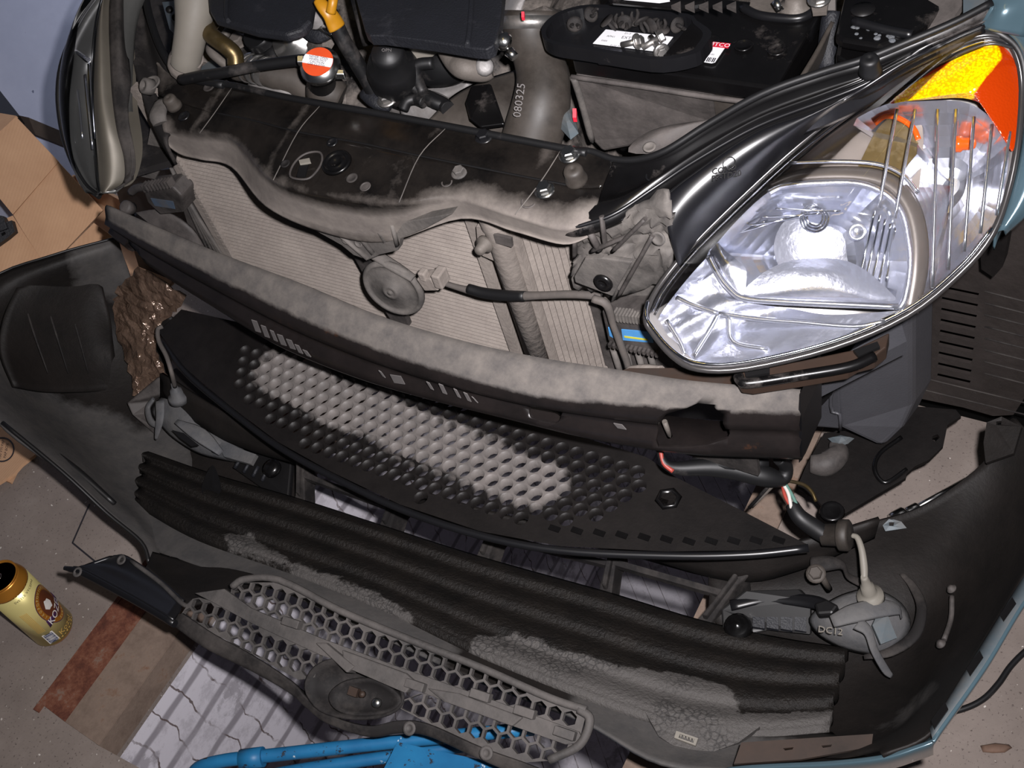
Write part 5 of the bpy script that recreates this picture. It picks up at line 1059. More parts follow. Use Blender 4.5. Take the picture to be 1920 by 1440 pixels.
for k in range(10):
    obj('liner_groove', MB().tube(ey([(1700 if k > 7 else 1846, (546 if k < 8 else 525)+22*k-(0 if k < 8 else 0)), (1925, 566+22*k+(0 if k < 8 else 14))], YL-.0005), .0011, 6, 1), MAT['matte_black'], wl_)
mb = MB().box(V((at(1800, 600, y=YL+.1).x, YL+.09, .30)), (.25, 0, 0), (0, .01, 0), (0, 0, .35)); obj('slot_dark_backing', mb, MAT['void_black'], wl_)  # added sheet behind the slots; the wheelhouse's darkness is its near-black colour
obj('liner_tab', MB().plate(ey([(1845, 440), (1890, 445), (1880, 500), (1862, 520), (1840, 505), (1838, 470)], .97), V((0, .02, 0))), MAT['guard_plastic'], wl_)
lbp = [(1380, 702), (1398, 690), (1500, 676), (1600, 655), (1668, 622), (1662, 650), (1640, 668), (1610, 676), (1590, 688), (1500, 704), (1410, 718), (1388, 715)]
lbr = obj('lamp_lower_bracket', MB().plate(ez(lbp, .535), V((0, 0, -.02))), MAT['rusty_bracket'], car, 'rust-brown bracket under the bright headlight', bevel=.002)
obj('edge_lip', MB().tube(ez([(1384, 704), (1390, 715), (1410, 718), (1500, 704), (1592, 688), (1640, 668)], .536), .0055, 8), MAT['gloss_black'], lbr)
obj('tab', MB().plate(ez([(1396, 696), (1443, 688), (1443, 699), (1398, 706)], .541), .004), MAT['black'], lbr); obj('tab', MB().plate(ez([(1600, 656), (1645, 640), (1650, 650), (1610, 668)], .541), .004), MAT['black'], lbr)
mb = MB().plate(ez([(1180, 690), (1400, 690), (1500, 735), (1300, 716), (1150, 700)], .47), V((0, 0, -.02))); obj('lower_bracket', mb, MAT['rusty_bracket'], car)
obj('beam_mount', MB().plate(ey([(1230, 690), (1500, 690), (1560, 740), (1505, 800), (1240, 780)], .86), V((0, .02, 0))), MAT['black'], car)
# wiring under the beam
hs = obj('wiring_harness', MB().tube(atz([(1236, 842, .36), (1246, 868, .35), (1270, 878, .34), (1330, 876, .33), (1380, 880, .32), (1430, 892, .31), (1466, 898, .30), (1474, 876, .31), (1460, 860, .33)]), [.004, .005, .008, .011, .013, .013, .009, .008, .007], 12), MAT['rubber'], car, 'taped black wiring loom')
obj('wire', MB().tube(atz([(1238, 842, .362), (1244, 868, .352), (1262, 884, .345)]), .0028, 8), MAT['wire_red'], hs)
obj('loom_branch', MB().tube(atz([(1300, 860, .33), (1360, 868, .33), (1440, 868, .32)]), [.006, .012, .006], 10), MAT['rubber'], hs)
for pts, mt in ((((1466, 898, .30), (1472, 930, .28), (1490, 960, .265)), 'wire_red'), (((1468, 900, .30), (1486, 930, .28), (1500, 962, .262)), 'wire_green'), (((1464, 900, .30), (1478, 925, .285), (1484, 955, .27)), 'wire_white'), (((1470, 900, .30), (1505, 908, .28), (1522, 922, .27), (1530, 940, .262)), 'brass'), (((1452, 900, .30), (1405, 952, .25)), 'rubber'), (((1458, 902, .30), (1410, 950, .25)), 'grey_metal')):
    obj('wire', MB().tube(atz(pts), .0022, 7), MAT[mt], hs)
obj('taped_lead', MB().tube(atz([(1484, 945, .268), (1500, 970, .262), (1530, 992, .25), (1548, 1004, .245)]), [.008, .010, .011, .010], 10), MAT['rubber'], hs)
obj('wire', MB().tube(atz([(1516, 998, .25), (1530, 1006, .245), (1548, 1012, .24)]), .003, 7), MAT['wire_red'], hs)
c0 = at(1562, 1003, z=.245); dv = (at(1600, 1004, z=.25)-c0).normalized()
mb = MB().lathe([(.0135, -.012), (.0135, .010), (.0155, .011)], c0, dv, 18); mb.lathe([(.0155, .006), (.0185, .008), (.0185, .018), (.016, .020), (.012, .019), (.006, .021), (0, .021)], c0, dv, 22); obj('plug', mb, MAT['rubber_brown'], hs, 'round brown plug')
# --- blue fender
inn = atz([(1836, 52, .768), (1876, 60, .764), (1912, 90, .752), (1926, 150, .73), (1920, 240, .70), (1908, 310, .675), (1888, 380, .65), (1864, 440, .63)])
out_ = atz([(1862, 0, .790), (1900, 0, .788), (1990, 40, .77), (2010, 130, .74), (1990, 240, .70), (1960, 330, .67), (1935, 395, .645), (1886, 442, .628)])
rows = [[p+V((0, 0, -.02)) for p in inn], inn, [a.lerp(c, .12)+V((.003, -.002, .008)) for a, c in zip(inn, out_)], [a.lerp(c, .5)+V((.004, -.003, .010)) for a, c in zip(inn, out_)], out_]
fd = obj('fender', MB().sheet(rows, 5, 4), MAT['car_paint'], car, 'pale blue painted front wing', solid=.002)
obj('fender', MB().sheet([atz([(1836, 52, .770), (1852, 15, .785), (1862, -20, .80)]), atz([(1868, 60, .772), (1880, 20, .79), (1900, -20, .80)]), atz([(1925, 70, .765), (1940, 20, .785), (1950, -20, .80)])], 5, 4), MAT['car_paint'], car, solid=.002)
obj('fender_gap', MB().tube(atz([(1835, 50, .765), (1876, 64, .761), (1910, 94, .748), (1922, 150, .726), (1916, 240, .695), (1904, 310, .67), (1884, 378, .645)]), .005, 8), MAT['black'], car)
# ------------------------------------------------------------------ headlamps
m = bpy.data.materials.new('clear_lens'); m.use_nodes = True; nt = m.node_tree; nt.nodes.clear(); MAT['clear_lens'] = m
o_ = nt.nodes.new('ShaderNodeOutputMaterial'); mx = nt.nodes.new('ShaderNodeMixShader'); tr = nt.nodes.new('ShaderNodeBsdfTransparent'); gl = nt.nodes.new('ShaderNodeBsdfGlossy'); lw = nt.nodes.new('ShaderNodeFresnel')
tr.inputs[0].default_value = (0.95, 0.955, 0.97, 1); gl.inputs['Roughness'].default_value = 0.03; lw.inputs[0].default_value = 1.5
nt.links.new(lw.outputs[0], mx.inputs[0]); nt.links.new(tr.outputs[0], mx.inputs[1]); nt.links.new(gl.outputs[0], mx.inputs[2]); nt.links.new(mx.outputs[0], o_.inputs[0])
def lensmat(name, col, mixf):
    m = bpy.data.materials.new(name); m.use_nodes = True; nt = m.node_tree; b = nt.nodes['Principled BSDF']; MAT[name] = m
    b.inputs['Base Color'].default_value = srgb(col); b.inputs['Roughness'].default_value = 0.12; return m, nt, b
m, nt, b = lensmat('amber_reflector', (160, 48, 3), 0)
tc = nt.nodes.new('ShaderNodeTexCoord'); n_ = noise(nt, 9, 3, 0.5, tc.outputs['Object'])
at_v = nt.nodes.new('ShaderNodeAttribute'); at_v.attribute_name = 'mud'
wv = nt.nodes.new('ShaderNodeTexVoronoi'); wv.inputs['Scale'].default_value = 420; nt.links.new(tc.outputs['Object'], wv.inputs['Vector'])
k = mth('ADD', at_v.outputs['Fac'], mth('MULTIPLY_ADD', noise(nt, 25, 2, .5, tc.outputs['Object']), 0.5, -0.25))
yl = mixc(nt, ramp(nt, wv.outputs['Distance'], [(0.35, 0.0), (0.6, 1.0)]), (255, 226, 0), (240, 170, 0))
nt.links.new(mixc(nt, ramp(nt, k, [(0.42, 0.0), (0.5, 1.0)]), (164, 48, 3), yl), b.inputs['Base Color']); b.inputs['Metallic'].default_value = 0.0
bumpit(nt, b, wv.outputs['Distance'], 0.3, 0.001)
mat('lamp_chrome', (240, 242, 250), 0.19, 0.95, var=.02)
mat('lamp_satin', (226, 228, 238), 0.27, 0.92, var=.05, bump=.25, bscale=90)
mat('lamp_bronze', (150, 140, 132), 0.30, 0.25, var=.1)
mat('lamp_grey', (140, 136, 132), 0.32, 0.25, var=.1)
mat('trim_bronze', (104, 97, 91), 0.32, 0.35, var=.1)
mat('lamp_rim', (60, 58, 58), 0.22, 0.3, var=.1)
mat('amber_bulb', (214, 88, 20), 0.2)
mat('bulb_white', (240, 240, 244), 0.2)
HB = [(1212, 600, .585), (1216, 575, .59), (1242, 528, .60), (1300, 458, .62), (1400, 360, .65), (1500, 270, .68), (1600, 194, .71), (1700, 129, .735), (1790, 83, .755), (1845, 66, .762), (1885, 74, .757), (1908, 110, .742), (1916, 170, .72), (1908, 270, .69), (1890, 360, .66), (1860, 440, .635), (1800, 512, .61), (1700, 592, .585), (1560, 652, .568), (1400, 690, .56), (1310, 692, .562), (1262, 668, .567), (1222, 622, .578)]
hb3 = spline(atz(HB), 4, True); LN = newell(hb3)
if LN.dot(CAMP-cen(hb3)) < 0: LN = -LN
LC_ = cen(hb3)
H = lambda px, py, d=0.0: onp(px, py, LC_-LN*d, LN)
HS = lambda l, d=0.0: [H(x, y, d) for x, y in l]
hl = obj('headlight', MB().dome(hb3, -.078, 26, p=16, n=LN), MAT['lamp_grey'], car, 'large clear headlight shining in the camera flash', solid=.003)
# main reflector: a faceted bright bowl
RO = [(1326, 478), (1345, 455), (1385, 410), (1430, 368), (1462, 352), (1520, 347), (1600, 346), (1650, 362), (1680, 392), (1694, 430), (1702, 490), (1694, 550), (1684, 574), (1600, 572), (1500, 570), (1395, 562), (1362, 540), (1340, 508)]
rb = spline(HS(RO, .012), 3, True); rc = H(1530, 480, .012); VD = (FL-rc).normalized(); print('ANG', math.degrees(VD.angle(LN)))
mb = MB(); N = len(rb); rings = 9; dep = .058; R = []
for i in range(rings+1):
    q = 1-i/rings*.93; R.append([rc+(p-rc)*q-VD*dep*(1-q**2.0) for p in rb])
mb.grid(R, closed=True, smooth=False); mb.add(R[-1], [list(range(N))])
obj('reflector', mb, MAT['lamp_chrome'], hl, 'faceted chrome reflector bowl', weld=True)
# smooth lower apron of the bowl and the bright side patch
ap = spline(HS([(1392, 560), (1420, 520), (1470, 492), (1530, 484), (1590, 490), (1640, 520), (1684, 572), (1600, 574), (1500, 570)], .020), 3, True)
obj('reflector_apron', MB().dome(ap, -.012, 5), MAT['lamp_satin'], hl)
sp = spline(HS([(1330, 470), (1342, 452), (1360, 470), (1385, 490), (1400, 510), (1392, 556), (1365, 536), (1345, 508)], .013), 3, True)
obj('reflector_wing', MB().dome(sp, .004, 4), MAT['lamp_satin'], hl)
# patch added facing the flash to make a hot spot, and bulb rings
hc_ = H(1530, 462, .052); uu, ww, vv = frame(VD)
mb = MB().dome([hc_+(uu*math.cos(t)*.042+ww*math.sin(t)*.040) for t in [k*2*math.pi/28 for k in range(28)]], -.0085, 10, n=VD); obj('flash_hot_spot', mb, MAT['lamp_satin'], hl, 'smooth patch added in the bowl to throw back the flash as a hot spot')
for r, d in ((.014, .052), (.011, .050), (.008, .048)):
    ring = [H(1528, 408, d-.01)+(IR*math.cos(t)+IU*math.sin(t))*r for t in [k*2*math.pi/24 for k in range(25)]]; obj('bulb_ring', MB().tube(ring, .0014, 6, 1, caps=False), MAT['chrome'], hl)
for px, py, r in ((1608, 437, .009), (1582, 366, .009), (1578, 362, .005)):
    mb = MB().lathe([(r, 0), (r*1.05, .006), (r*.8, .009), (r*.6, .006), (0, .006)], H(px, py, .045), LN, 18); obj('reflector_stud', mb, MAT['lamp_satin'], hl)
# fluted grid on the upper left of the bowl
for k in range(5):
    a, c = H(1350+26*k, 455-16*k, .024), H(1440+34*k, 412-4*k, .032); obj('flute', MB().tube([a, a.lerp(c, .5)-LN*.004, c], .0012, 6), MAT['chrome'], hl)
for k in range(6):
    a, c = H(1640+10*k, 395+8*k, .020), H(1605+14*k, 540-3*k, .030); obj('flute', MB().tube([a, a.lerp(c, .5)-LN*.006, c], .0014, 6), MAT['chrome'], hl)
obj('reflector_lip', MB().tube(HS([(1440, 362), (1466, 350), (1520, 344), (1602, 343), (1655, 360), (1686, 390), (1700, 430), (1707, 490), (1698, 555), (1686, 580)], .008), .0035, 8), MAT['lamp_satin'], hl)
obj('reflector_lip', MB().tube(HS([(1328, 480), (1345, 512), (1368, 542), (1396, 560), (1470, 566), (1560, 570), (1690, 576)], .008), .0035, 8), MAT['lamp_chrome'], hl)
# lower bright apron of the lamp with creases
rows = [HS([(1238, 590), (1262, 556), (1300, 510), (1326, 482)], .010), HS([(1232, 610), (1275, 585), (1330, 548), (1362, 545)], .020), HS([(1242, 634), (1300, 600), (1360, 570), (1396, 566)], .016), HS([(1262, 655), (1330, 622), (1400, 596), (1480, 578)], .022),
        HS([(1292, 674), (1370, 652), (1470, 622), (1560, 590)], .012), HS([(1330, 682), (1430, 670), (1550, 640), (1690, 582)], .005)]
mb = MB().sheet(rows, 6, 6); obj('lower_reflector', mb, MAT['lamp_satin'], hl, 'folded chrome apron')
for pts in (((1268, 558), (1300, 572), (1348, 588)), ((1348, 588), (1330, 620), (1300, 668)), ((1348, 588), (1420, 598), (1500, 604), (1600, 612), (1660, 602)), ((1250, 600), (1275, 640), (1285, 665)), ((1366, 590), (1375, 640), (1440, 655))):
    obj('crease', MB().tube(HS(pts, .006), .0026, 8), MAT['lamp_chrome'], hl)
# bronze upper inner trim
obj('inner_trim', MB().sheet([HS([(1395, 376), (1440, 332), (1500, 284), (1560, 240), (1610, 210), (1680, 186)], .020), HS([(1440, 366), (1500, 318), (1570, 268), (1630, 236), (1690, 222), (1730, 240)], .030), HS([(1448, 360), (1520, 332), (1600, 326), (1660, 338), (1700, 374), (1716, 420)], .022)], 5, 6), MAT['lamp_bronze'], hl, 'brownish inner trim')
obj('trim_line', MB().tube(HS([(1480, 306), (1560, 303), (1640, 307), (1690, 326), (1722, 362)], .010), .0022, 6), MAT['lamp_chrome'], hl)
obj('inner_trim', MB().tube(HS([(1440, 352), (1500, 330), (1600, 326), (1665, 340), (1704, 380), (1722, 440), (1722, 510), (1708, 585)], .014), [.006, .008, .009, .010, .010, .010, .010, .008], 10, sq=.6), MAT['trim_bronze'], hl)
# side lamp chamber with vertical flutes
SR = [(1600, 235), (1660, 196), (1720, 190), (1800, 190), (1850, 214), (1890, 270), (1884, 350), (1862, 420), (1800, 500), (1724, 572), (1724, 440), (1712, 380), (1690, 330), (1720, 270)]
sr = spline(HS(SR, .010), 3, True); sc_ = H(1790, 330, .010); mb = MB(); R = []
for i in range(8):
    q = 1-i/7*.9; R.append([sc_+(p-sc_)*q-LN*.045*(1-q**2) for p in sr])
mb.grid(R, closed=True, smooth=False); mb.add(R[-1], [list(range(len(sr)))]); obj('side_reflector', mb, MAT['lamp_chrome'], hl, 'faceted side lamp reflector')
for k in range(7):
    a, c = H(1690+34*k-(8 if k < 2 else 0), 205+14*max(0, k-3), -.008), H(1648+30*k+(40 if k > 1 else 0), 390+20*k if k < 2 else 540-34*(k-2), -.010)
    obj('lens_flute', MB().tube([a, a.lerp(c, .5)+LN*.004, c], .0016, 6), MAT['lamp_chrome'], hl)
bb0 = H(1790, 270, .03); mb = MB().lathe([(.008, 0), (.008, .006), (.006, .008), (.006, .016), (.004, .019), (0, .02)], bb0, (IR*1.0-IU*.1+LN*.5).normalized(), 18); obj('turn_bulb', mb, MAT['amber_bulb'], hl, 'amber turn signal bulb')
ar = spline(HS([(1640, 232), (1660, 218), (1686, 222), (1712, 240), (1722, 262)], .015), 3); obj('amber_edge', MB().tube(ar, .003, 6, 1), MAT['amber_bulb'], hl)
mb = MB().sheet([HS([(1600, 330), (1640, 250), (1664, 222)], .020), HS([(1650, 338), (1690, 280), (1700, 236)], .019), HS([(1680, 350), (1712, 310), (1722, 268)], .018)], 4, 4); obj('gold_trim', mb, MAT['brass'], hl, 'gold-tinted curved trim')
# amber corner under the lens
AM = [(1668, 192), (1720, 152), (1780, 112), (1846, 80), (1880, 84), (1902, 112), (1910, 170), (1904, 262), (1897, 284), (1886, 262), (1868, 224), (1842, 196), (1806, 184), (1750, 186), (1700, 190)]
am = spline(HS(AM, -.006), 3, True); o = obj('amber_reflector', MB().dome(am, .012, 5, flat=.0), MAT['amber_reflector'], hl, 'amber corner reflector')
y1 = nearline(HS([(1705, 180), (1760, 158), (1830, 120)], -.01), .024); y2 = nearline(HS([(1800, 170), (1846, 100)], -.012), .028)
attr(o, lambda c: max(y1(c), y2(c))*1.0+.02)  # mask for the yellow bands in the amber
# clear lens and its rims
obj('lens', MB().dome(hb3, .028, 10, p=2.2, n=LN), MAT['clear_lens'], hl, 'clear outer lens')
obj('lens_rim', MB().tube(hb3+[hb3[0]], .0034, 10, 1, caps=False), MAT['lamp_rim'], hl)
ub = spline(atz(HB)[1:11], 6); tl_ = (CAMP-LC_).normalized()
for k, mt in ((1, 'lamp_rim'), (2, 'chrome'), (3, 'lamp_rim')):
    obj('lens_rim', MB().tube([p+(IR*.62-IU*.78)*(.0036*k)+LN*.002 for p in ub], .0014 if k != 2 else .0009, 8, 1), MAT[mt], hl)
lbn = spline(atz(HB)[15:23]+atz(HB)[:2], 6)
obj('lens_rim', MB().tube([p+IU*.006+LN*.003 for p in lbn], .002, 8, 1), MAT['chrome'], hl)
# black housing flank above the lens with moulded marks
HZa = atz([(1246, 372, .664), (1300, 330, .680), (1420, 250, .704), (1530, 212, .720), (1620, 170, .734), (1700, 122, .748), (1790, 76, .762), (1846, 52, .770)])
HZb = atz([(1272, 496, .612), (1318, 442, .626), (1410, 352, .654), (1504, 268, .681), (1602, 193, .711), (1700, 129, .735), (1792, 83, .756), (1848, 64, .763)])
mid = [a.lerp(c, .5)+LN*(.016 if i < 6 else .004) for i, (a, c) in enumerate(zip(HZa, HZb))]
m_ = mat('housing_black', (19, 19, 22), 0.30, var=.05)
hs_ = obj('lamp_housing', MB().sheet([[p-V((0, 0, .02)) for p in HZa], HZa, [a.lerp(c, .2)+LN*.008 for a, c in zip(HZa, mid)], mid, HZb, [p-LN*.02 for p in HZb]], 6, 5), MAT['housing_black'], hl, 'shiny black lamp housing', solid=.002)
mk = lambda px, py, d: onp(px, py, mid[1]+LN*d, LN)
def hx_(px, py):
    o = mk(px, py, .008); U = (mk(px+20, py-4, .008)-o).normalized(); Vv = (mk(px, py-20, .008)-o).normalized(); return lambda u, v, w: o+U*u+Vv*v+LN*w
mb = MB().text('PP-TD20', .008, hx_(1362, 330), .001); mb.text('COND', .008, hx_(1358, 318), .001)
ringp = [hx_(1367, 306)(.006*math.cos(t), .006*math.sin(t), 0) for t in [k*2*math.pi/20 for k in range(21)]]; mb.tube(ringp, .0005, 5, 1, caps=False); obj('moulded_mark', mb, MAT['satin_black'], hl)
obj('housing_bead', MB().tube([p+V((0, 0, .001)) for p in HZa[:7]], .002, 8), MAT['satin_black'], hl)
# ------------------------------------------------------------------ right headlight, seen along its side
RBo = [(186, 367, .578), (160, 345, .585), (135, 300, .605), (117, 245, .63), (109, 175, .66), (118, 110, .685), (150, 40, .715), (186, -12, .735), (226, -66, .752)]
RRi = [(190, 364, .590), (186, 340, .598), (183, 300, .615), (179, 245, .642), (176, 180, .672), (178, 110, .700), (184, 40, .726), (198, -12, .745), (228, -64, .760)]
RIn = [(212, 356, .588), (232, 338, .592), (232, 296, .612), (219, 245, .640), (210, 180, .668), (206, 110, .697), (204, 40, .723), (208, -12, .742), (232, -60, .757)]
o3, r3_, i3 = atz(RBo), atz(RRi), atz(RIn)
mat('lamp_dark', (88, 88, 86), 0.32, .5, var=.1); mat('bezel_grey', (96, 91, 82), 0.5, .4, var=.1); hr = obj('headlight', MB().sheet([[p+V((.001, .001, -.001)) for p in o3], [p+V((.02, .025, -.03))*min(1, i/3) for i, p in enumerate(o3)], [p+V((.025, .03, -.03))*min(1, i/3) for i, p in enumerate(r3_)], [p+V((0, 0, -.006)) for p in i3]], 5, 4), MAT['lamp_dark'], car, 'headlight at the far left, seen along its side', solid=.003)
mdl = [a.lerp(c, .55)+V((-.012, -.010, .010)) for a, c in zip(o3, r3_)]
obj('lens', MB().sheet([o3, mdl, r3_], 6, 5), MAT['clear_lens'], hr, 'clear outer lens')
obj('lens_ridge', MB().tube(r3_, .003, 8), MAT['clear_lens'], hr)
obj('bezel', MB().sheet([r3_, [a.lerp(c, .5)+V((.004, -.006, .006)) for a, c in zip(r3_, i3)], i3, [p+V((.01, .02, -.03))*min(1, i/3) for i, p in enumerate(i3)]], 6, 4), MAT['bezel_grey'], hr, 'greyish tinted inner side')
obj('lens_rim', MB().tube([p+V((-.001, 0, -.002)) for p in o3], .004, 8), MAT['black'], hr)
obj('reflector', MB().sheet([atz([(132, 90, .655), (150, 95, .66), (165, 112, .665)]), atz([(130, 150, .63), (152, 150, .62), (168, 150, .64)]), atz([(138, 220, .61), (160, 225, .60), (172, 222, .62)]), atz([(150, 290, .59), (168, 290, .585), (176, 292, .595)])], 5, 4), MAT['lamp_chrome'], hr, 'chrome reflector')
obj('trim_line', MB().tube(atz([(126, 88, .674), (140, 94, .682), (166, 112, .692)]), .003, 8), MAT['lamp_satin'], hr)
for a in (((140, 130, .66), (148, 190, .64), (155, 260, .615)), ((160, 140, .67), (166, 200, .65), (174, 280, .615)), ((168, 118, .69), (172, 180, .67), (178, 260, .632))): obj('flute', MB().tube(atz(a), .0016, 6), MAT['lamp_chrome'], hr)
obj('lamp_housing', MB().sheet([i3, [p+V((.012, .012, .004)) for p in i3], atz([(236, 340, .588), (240, 310, .600), (236, 250, .632), (240, 200, .655), (246, 150, .672), (238, 80, .690), (236, 40, .705), (238, -12, .725), (250, -60, .75)])], 5, 4), MAT['matte_black'], hr, 'black lamp housing', solid=.003)
# ------------------------------------------------------------------ engine bay
# grimy block and ancillaries behind the front panel
random.seed(5)
R = []
for i in range(22):
    y = .90+i*.035; row = []
    for j in range(28):
        x = -1.33+j*.039; row.append(V((x, y, (.585 if x < -.68 else .44)+random.uniform(-.03, .03)-.03*math.sin(j*.7)*math.cos(i*.9))))
    R.append(row)
eng = obj('engine_block', MB().grid(R, smooth=False), MAT['engine_grime'], car, 'grimy engine and ancillaries', solid=.01)
obj('front_skirt', MB().grid([[V((-1.25, .895, .60)), V((-.30, .895, .58))], [V((-1.25, .895, .40)), V((-.30, .895, .40))]]), MAT['black'], eng, solid=.004)
obj('side_wall', MB().plate([V((-.285, .96, .50)), V((-.285, 1.7, .50)), V((-.285, 1.7, .66)), V((-.285, .96, .62))], V((.01, 0, 0))), MAT['dusty_black'], eng)
def cover(nm, pts, z, dz, mt, par=car, bev=.004, label=None): return obj(nm, MB().plate(ez(pts, z), V((0, 0, -dz))), MAT[mt], par, label, bevel=bev)
ecl = cover('timing_cover', [(402, -90), (388, -10), (392, 18), (402, 34), (430, 42), (478, 56), (536, 64), (566, 54), (582, 38), (592, -20), (598, -90)], .765, .012, 'engine_plastic', label='dark slate cover at upper left')
ecr = cover('engine_cover', [(655, -90), (668, 0), (684, 58), (694, 66), (720, 66), (800, 76), (885, 90), (912, 92), (926, 84), (938, 40), (950, -90)], .775, .014, 'engine_plastic', label='large dark slate engine cover')
obj('cover_ridge', MB().tube(ez([(888, -60), (882, 40), (876, 86)], .777), .003, 8), MAT['engine_plastic'], ecr)
obj('cover_ridge', MB().tube(ez([(428, -40), (424, 20), (428, 40)], .767), .003, 8), MAT['engine_plastic'], ecl)
# washer filler neck, pipes
obj('filler_neck', MB().tube(atz([(372, -60, .77), (368, 0, .75), (360, 50, .73), (350, 105, .70), (347, 120, .69)]), [.028, .027, .021, .019, .019], 20), MAT['filler_plastic'], car, 'pale plastic filler neck')
obj('filler_boot', MB().tube(atz([(352, 104, .700), (345, 122, .685), (342, 134, .675)]), [.020, .021, .017], 14), MAT['dust_heavy'], car)
mb = MB().plate(atz([(304, 4, .66), (344, 0, .67), (338, 75, .655), (318, 55, .65)]), .004); iw = obj('inner_wing', mb, MAT['paint_inner'], car, 'pale blue inner wing')
for a in ((318, 18), (329, 33)): obj('panel_hole', MB().lathe([(.005, 0), (.005, .001), (0, .001)], at(*a, z=.667), (.5, -.5, .7), 12), MAT['black'], iw)
obj('inner_wing', MB().plate(atz([(372, 130, .60), (395, 112, .61), (418, 124, .61), (390, 140, .60)]), .004), MAT['paint_inner'], car)
obj('coolant_pipe', MB().tube(atz([(398, 40, .72), (390, 52, .72), (396, 66, .72), (425, 88, .71), (440, 104, .70), (442, 124, .69)]), .0105, 16), MAT['brass'], car, 'brassy metal pipe')
obj('coolant_pipe', MB().tube(atz([(398, 82, .68), (396, 96, .68), (415, 114, .67), (432, 126, .66)]), .0065, 12), MAT['grey_metal'], car)
obj('bracket_bar', MB().tube(atz([(436, 48, .66), (412, 78, .65)]), .006, 10, 1), MAT['grey_metal'], car); obj('bracket_bar', MB().tube(atz([(450, 62, .65), (420, 88, .64)]), .005, 10, 1), MAT['grey_metal'], car)
fit(447, 80, .66, .010, 'bolt', 'grey_metal', 'bolt', eng)
# hose clamps and the hose under the prop rod
hse = obj('upper_hose', MB().tube(atz([(440, 128, .66), (478, 130, .66), (520, 142, .65), (560, 152, .64), (600, 182, .62)]), [.016, .017, .019, .021, .020], 16), MAT['rubber_brown'], car)
for a in ((468, 134), (482, 137), (496, 140)): obj('hose_clamp', MB().lathe([(.0185, -.003), (.0195, -.003), (.0195, .003), (.0185, .003)], at(a[0], a[1]-7, z=.662), (.8, -.25, -.1), 20), MAT['steel'], hse)
obj('alternator', MB().tube(atz([(480, 162, .63), (540, 170, .63), (588, 180, .62)]), [.016, .018, .004], 16), MAT['cast_aluminium'], car)
obj('prop_rod', MB().tube(atz([(586, 114, .705), (560, 113, .705), (480, 124, .70), (420, 136, .695), (378, 142, .69), (340, 150, .68)]), .0068, 12), MAT['rubber'], car, 'thin dark hose across the bay')
# radiator neck and cap
n0 = at(606, 165, z=.655); n1 = at(598, 118, z=.725); nd = (n1-n0).normalized(); L_ = (n1-n0).length
nk = obj('radiator_neck', MB().lathe([(.024, -.03), (.021, 0), (.0165, .012), (.0165, L_*.8), (.019, L_*.82), (.019, L_*.95)], n0, nd, 24), MAT['rubber'], car)
obj('radiator_neck_base', MB().tube(atz([(640, 185, .64), (612, 172, .65), (596, 178, .64)]), [.018, .024, .016], 14), MAT['rubber_brown'], nk)
c1 = n1-nd*.004; ca = (V((.25, -.35, 1))).normalized()
cap = obj('radiator_cap', MB().lathe([(.017, -.012), (.0235, -.010), (.0245, -.006), (.0235, -.001), (.020, .001), (.018, .0045), (0, .005)], c1, ca, 30), MAT['zinc'], car, 'metal radiator cap')
obj('cap_ear', MB().box(c1+IR*.024-IU*.012, IR*.006, IU*.003, V((0, 0, .004))), MAT['zinc'], cap, bevel=.001); obj('cap_ear', MB().box(c1-IR*.021+IU*.004, IR*.004, IU*.004, V((0, 0, .003))), MAT['zinc'], cap, bevel=.001)
u_, w_, a_c = frame(ca)
u_ = (IR*.93-IU*.25); u_ = (u_-a_c*u_.dot(a_c)).normalized(); w_ = a_c.cross(u_)
disc = lambda r, h: [c1+a_c*h+(u_*math.cos(t)+w_*math.sin(t))*r for t in [k*2*math.pi/36 for k in range(36)]]
obj('cap_label', MB().plate(disc(.0185, .0056), a_c*-.0006), MAT['orange_label'], cap, 'orange warning label')
CAPF = lambda u, v, w: c1+a_c*(.0064+w)+u_*u+w_*v
band = [(-.0178, -.005), (.0178, -.005), (.0178, .007), (-.0178, .007)]
mb = MB().plate([CAPF(.0184*math.cos(t), .0184*math.sin(t), 0) for t in [math.radians(q) for q in list(range(-16, 23, 6))+list(range(158, 197, 6))]], a_c*-.0004); obj('cap_label', mb, MAT['white_label'], cap, 'white band of the warning label')
mb = MB(); CT = lambda u, v, w: CAPF(-u if False else u, v, .0003+w)
for k, t in enumerate(('NEVER OPEN', 'WHEN HOT', 'CAUTION', 'USE CLOTH')): mb.text(t, .0040, lambda u, v, w, k=k: CT(u, v+.0048-.0032*k, 0), 0)
obj('lettering', mb, MAT['ink'], cap)
# pulley and idler
fit(0, 0, 0, .001, 'x', 'black', 'hole') if False else None
obj('pulley', MB().lathe([(.026, -.01), (.028, 0), (.026, .004), (.010, .005), (.008, .008), (0, .008)], at(547, 78, z=.69), (.1, -.75, .65), 28), MAT['steel'], car)
obj('idler_bracket', MB().tube(atz([(480, 62, .70), (500, 80, .68), (520, 110, .66)]), [.020, .022, .012], 12), MAT['rubber'], car)
obj('bracket_plate', MB().plate(atz([(560, 60, .69), (605, 42, .72), (622, 70, .71), (604, 100, .70), (580, 96, .69)]), .008), MAT['engine_grime'], car)
ij = obj('injector_stud', MB().lathe([(.014, 0), (.014, .006), (.008, .009), (.007, .016), (0, .017)], at(595, 35, z=.735), (.1, -.6, .8), 18), MAT['cast_aluminium'], car)
obj('rail_bar', MB().tube(atz([(602, 48, .73), (632, 68, .72)]), .006, 10, 1), MAT['zinc'], ij)
obj('stud_boss', MB().lathe([(.026, -.01), (.026, -.002), (.018, .001), (0, .001)], at(594, 38, z=.728), (.1, -.6, .8), 22), MAT['engine_plastic'], ij)
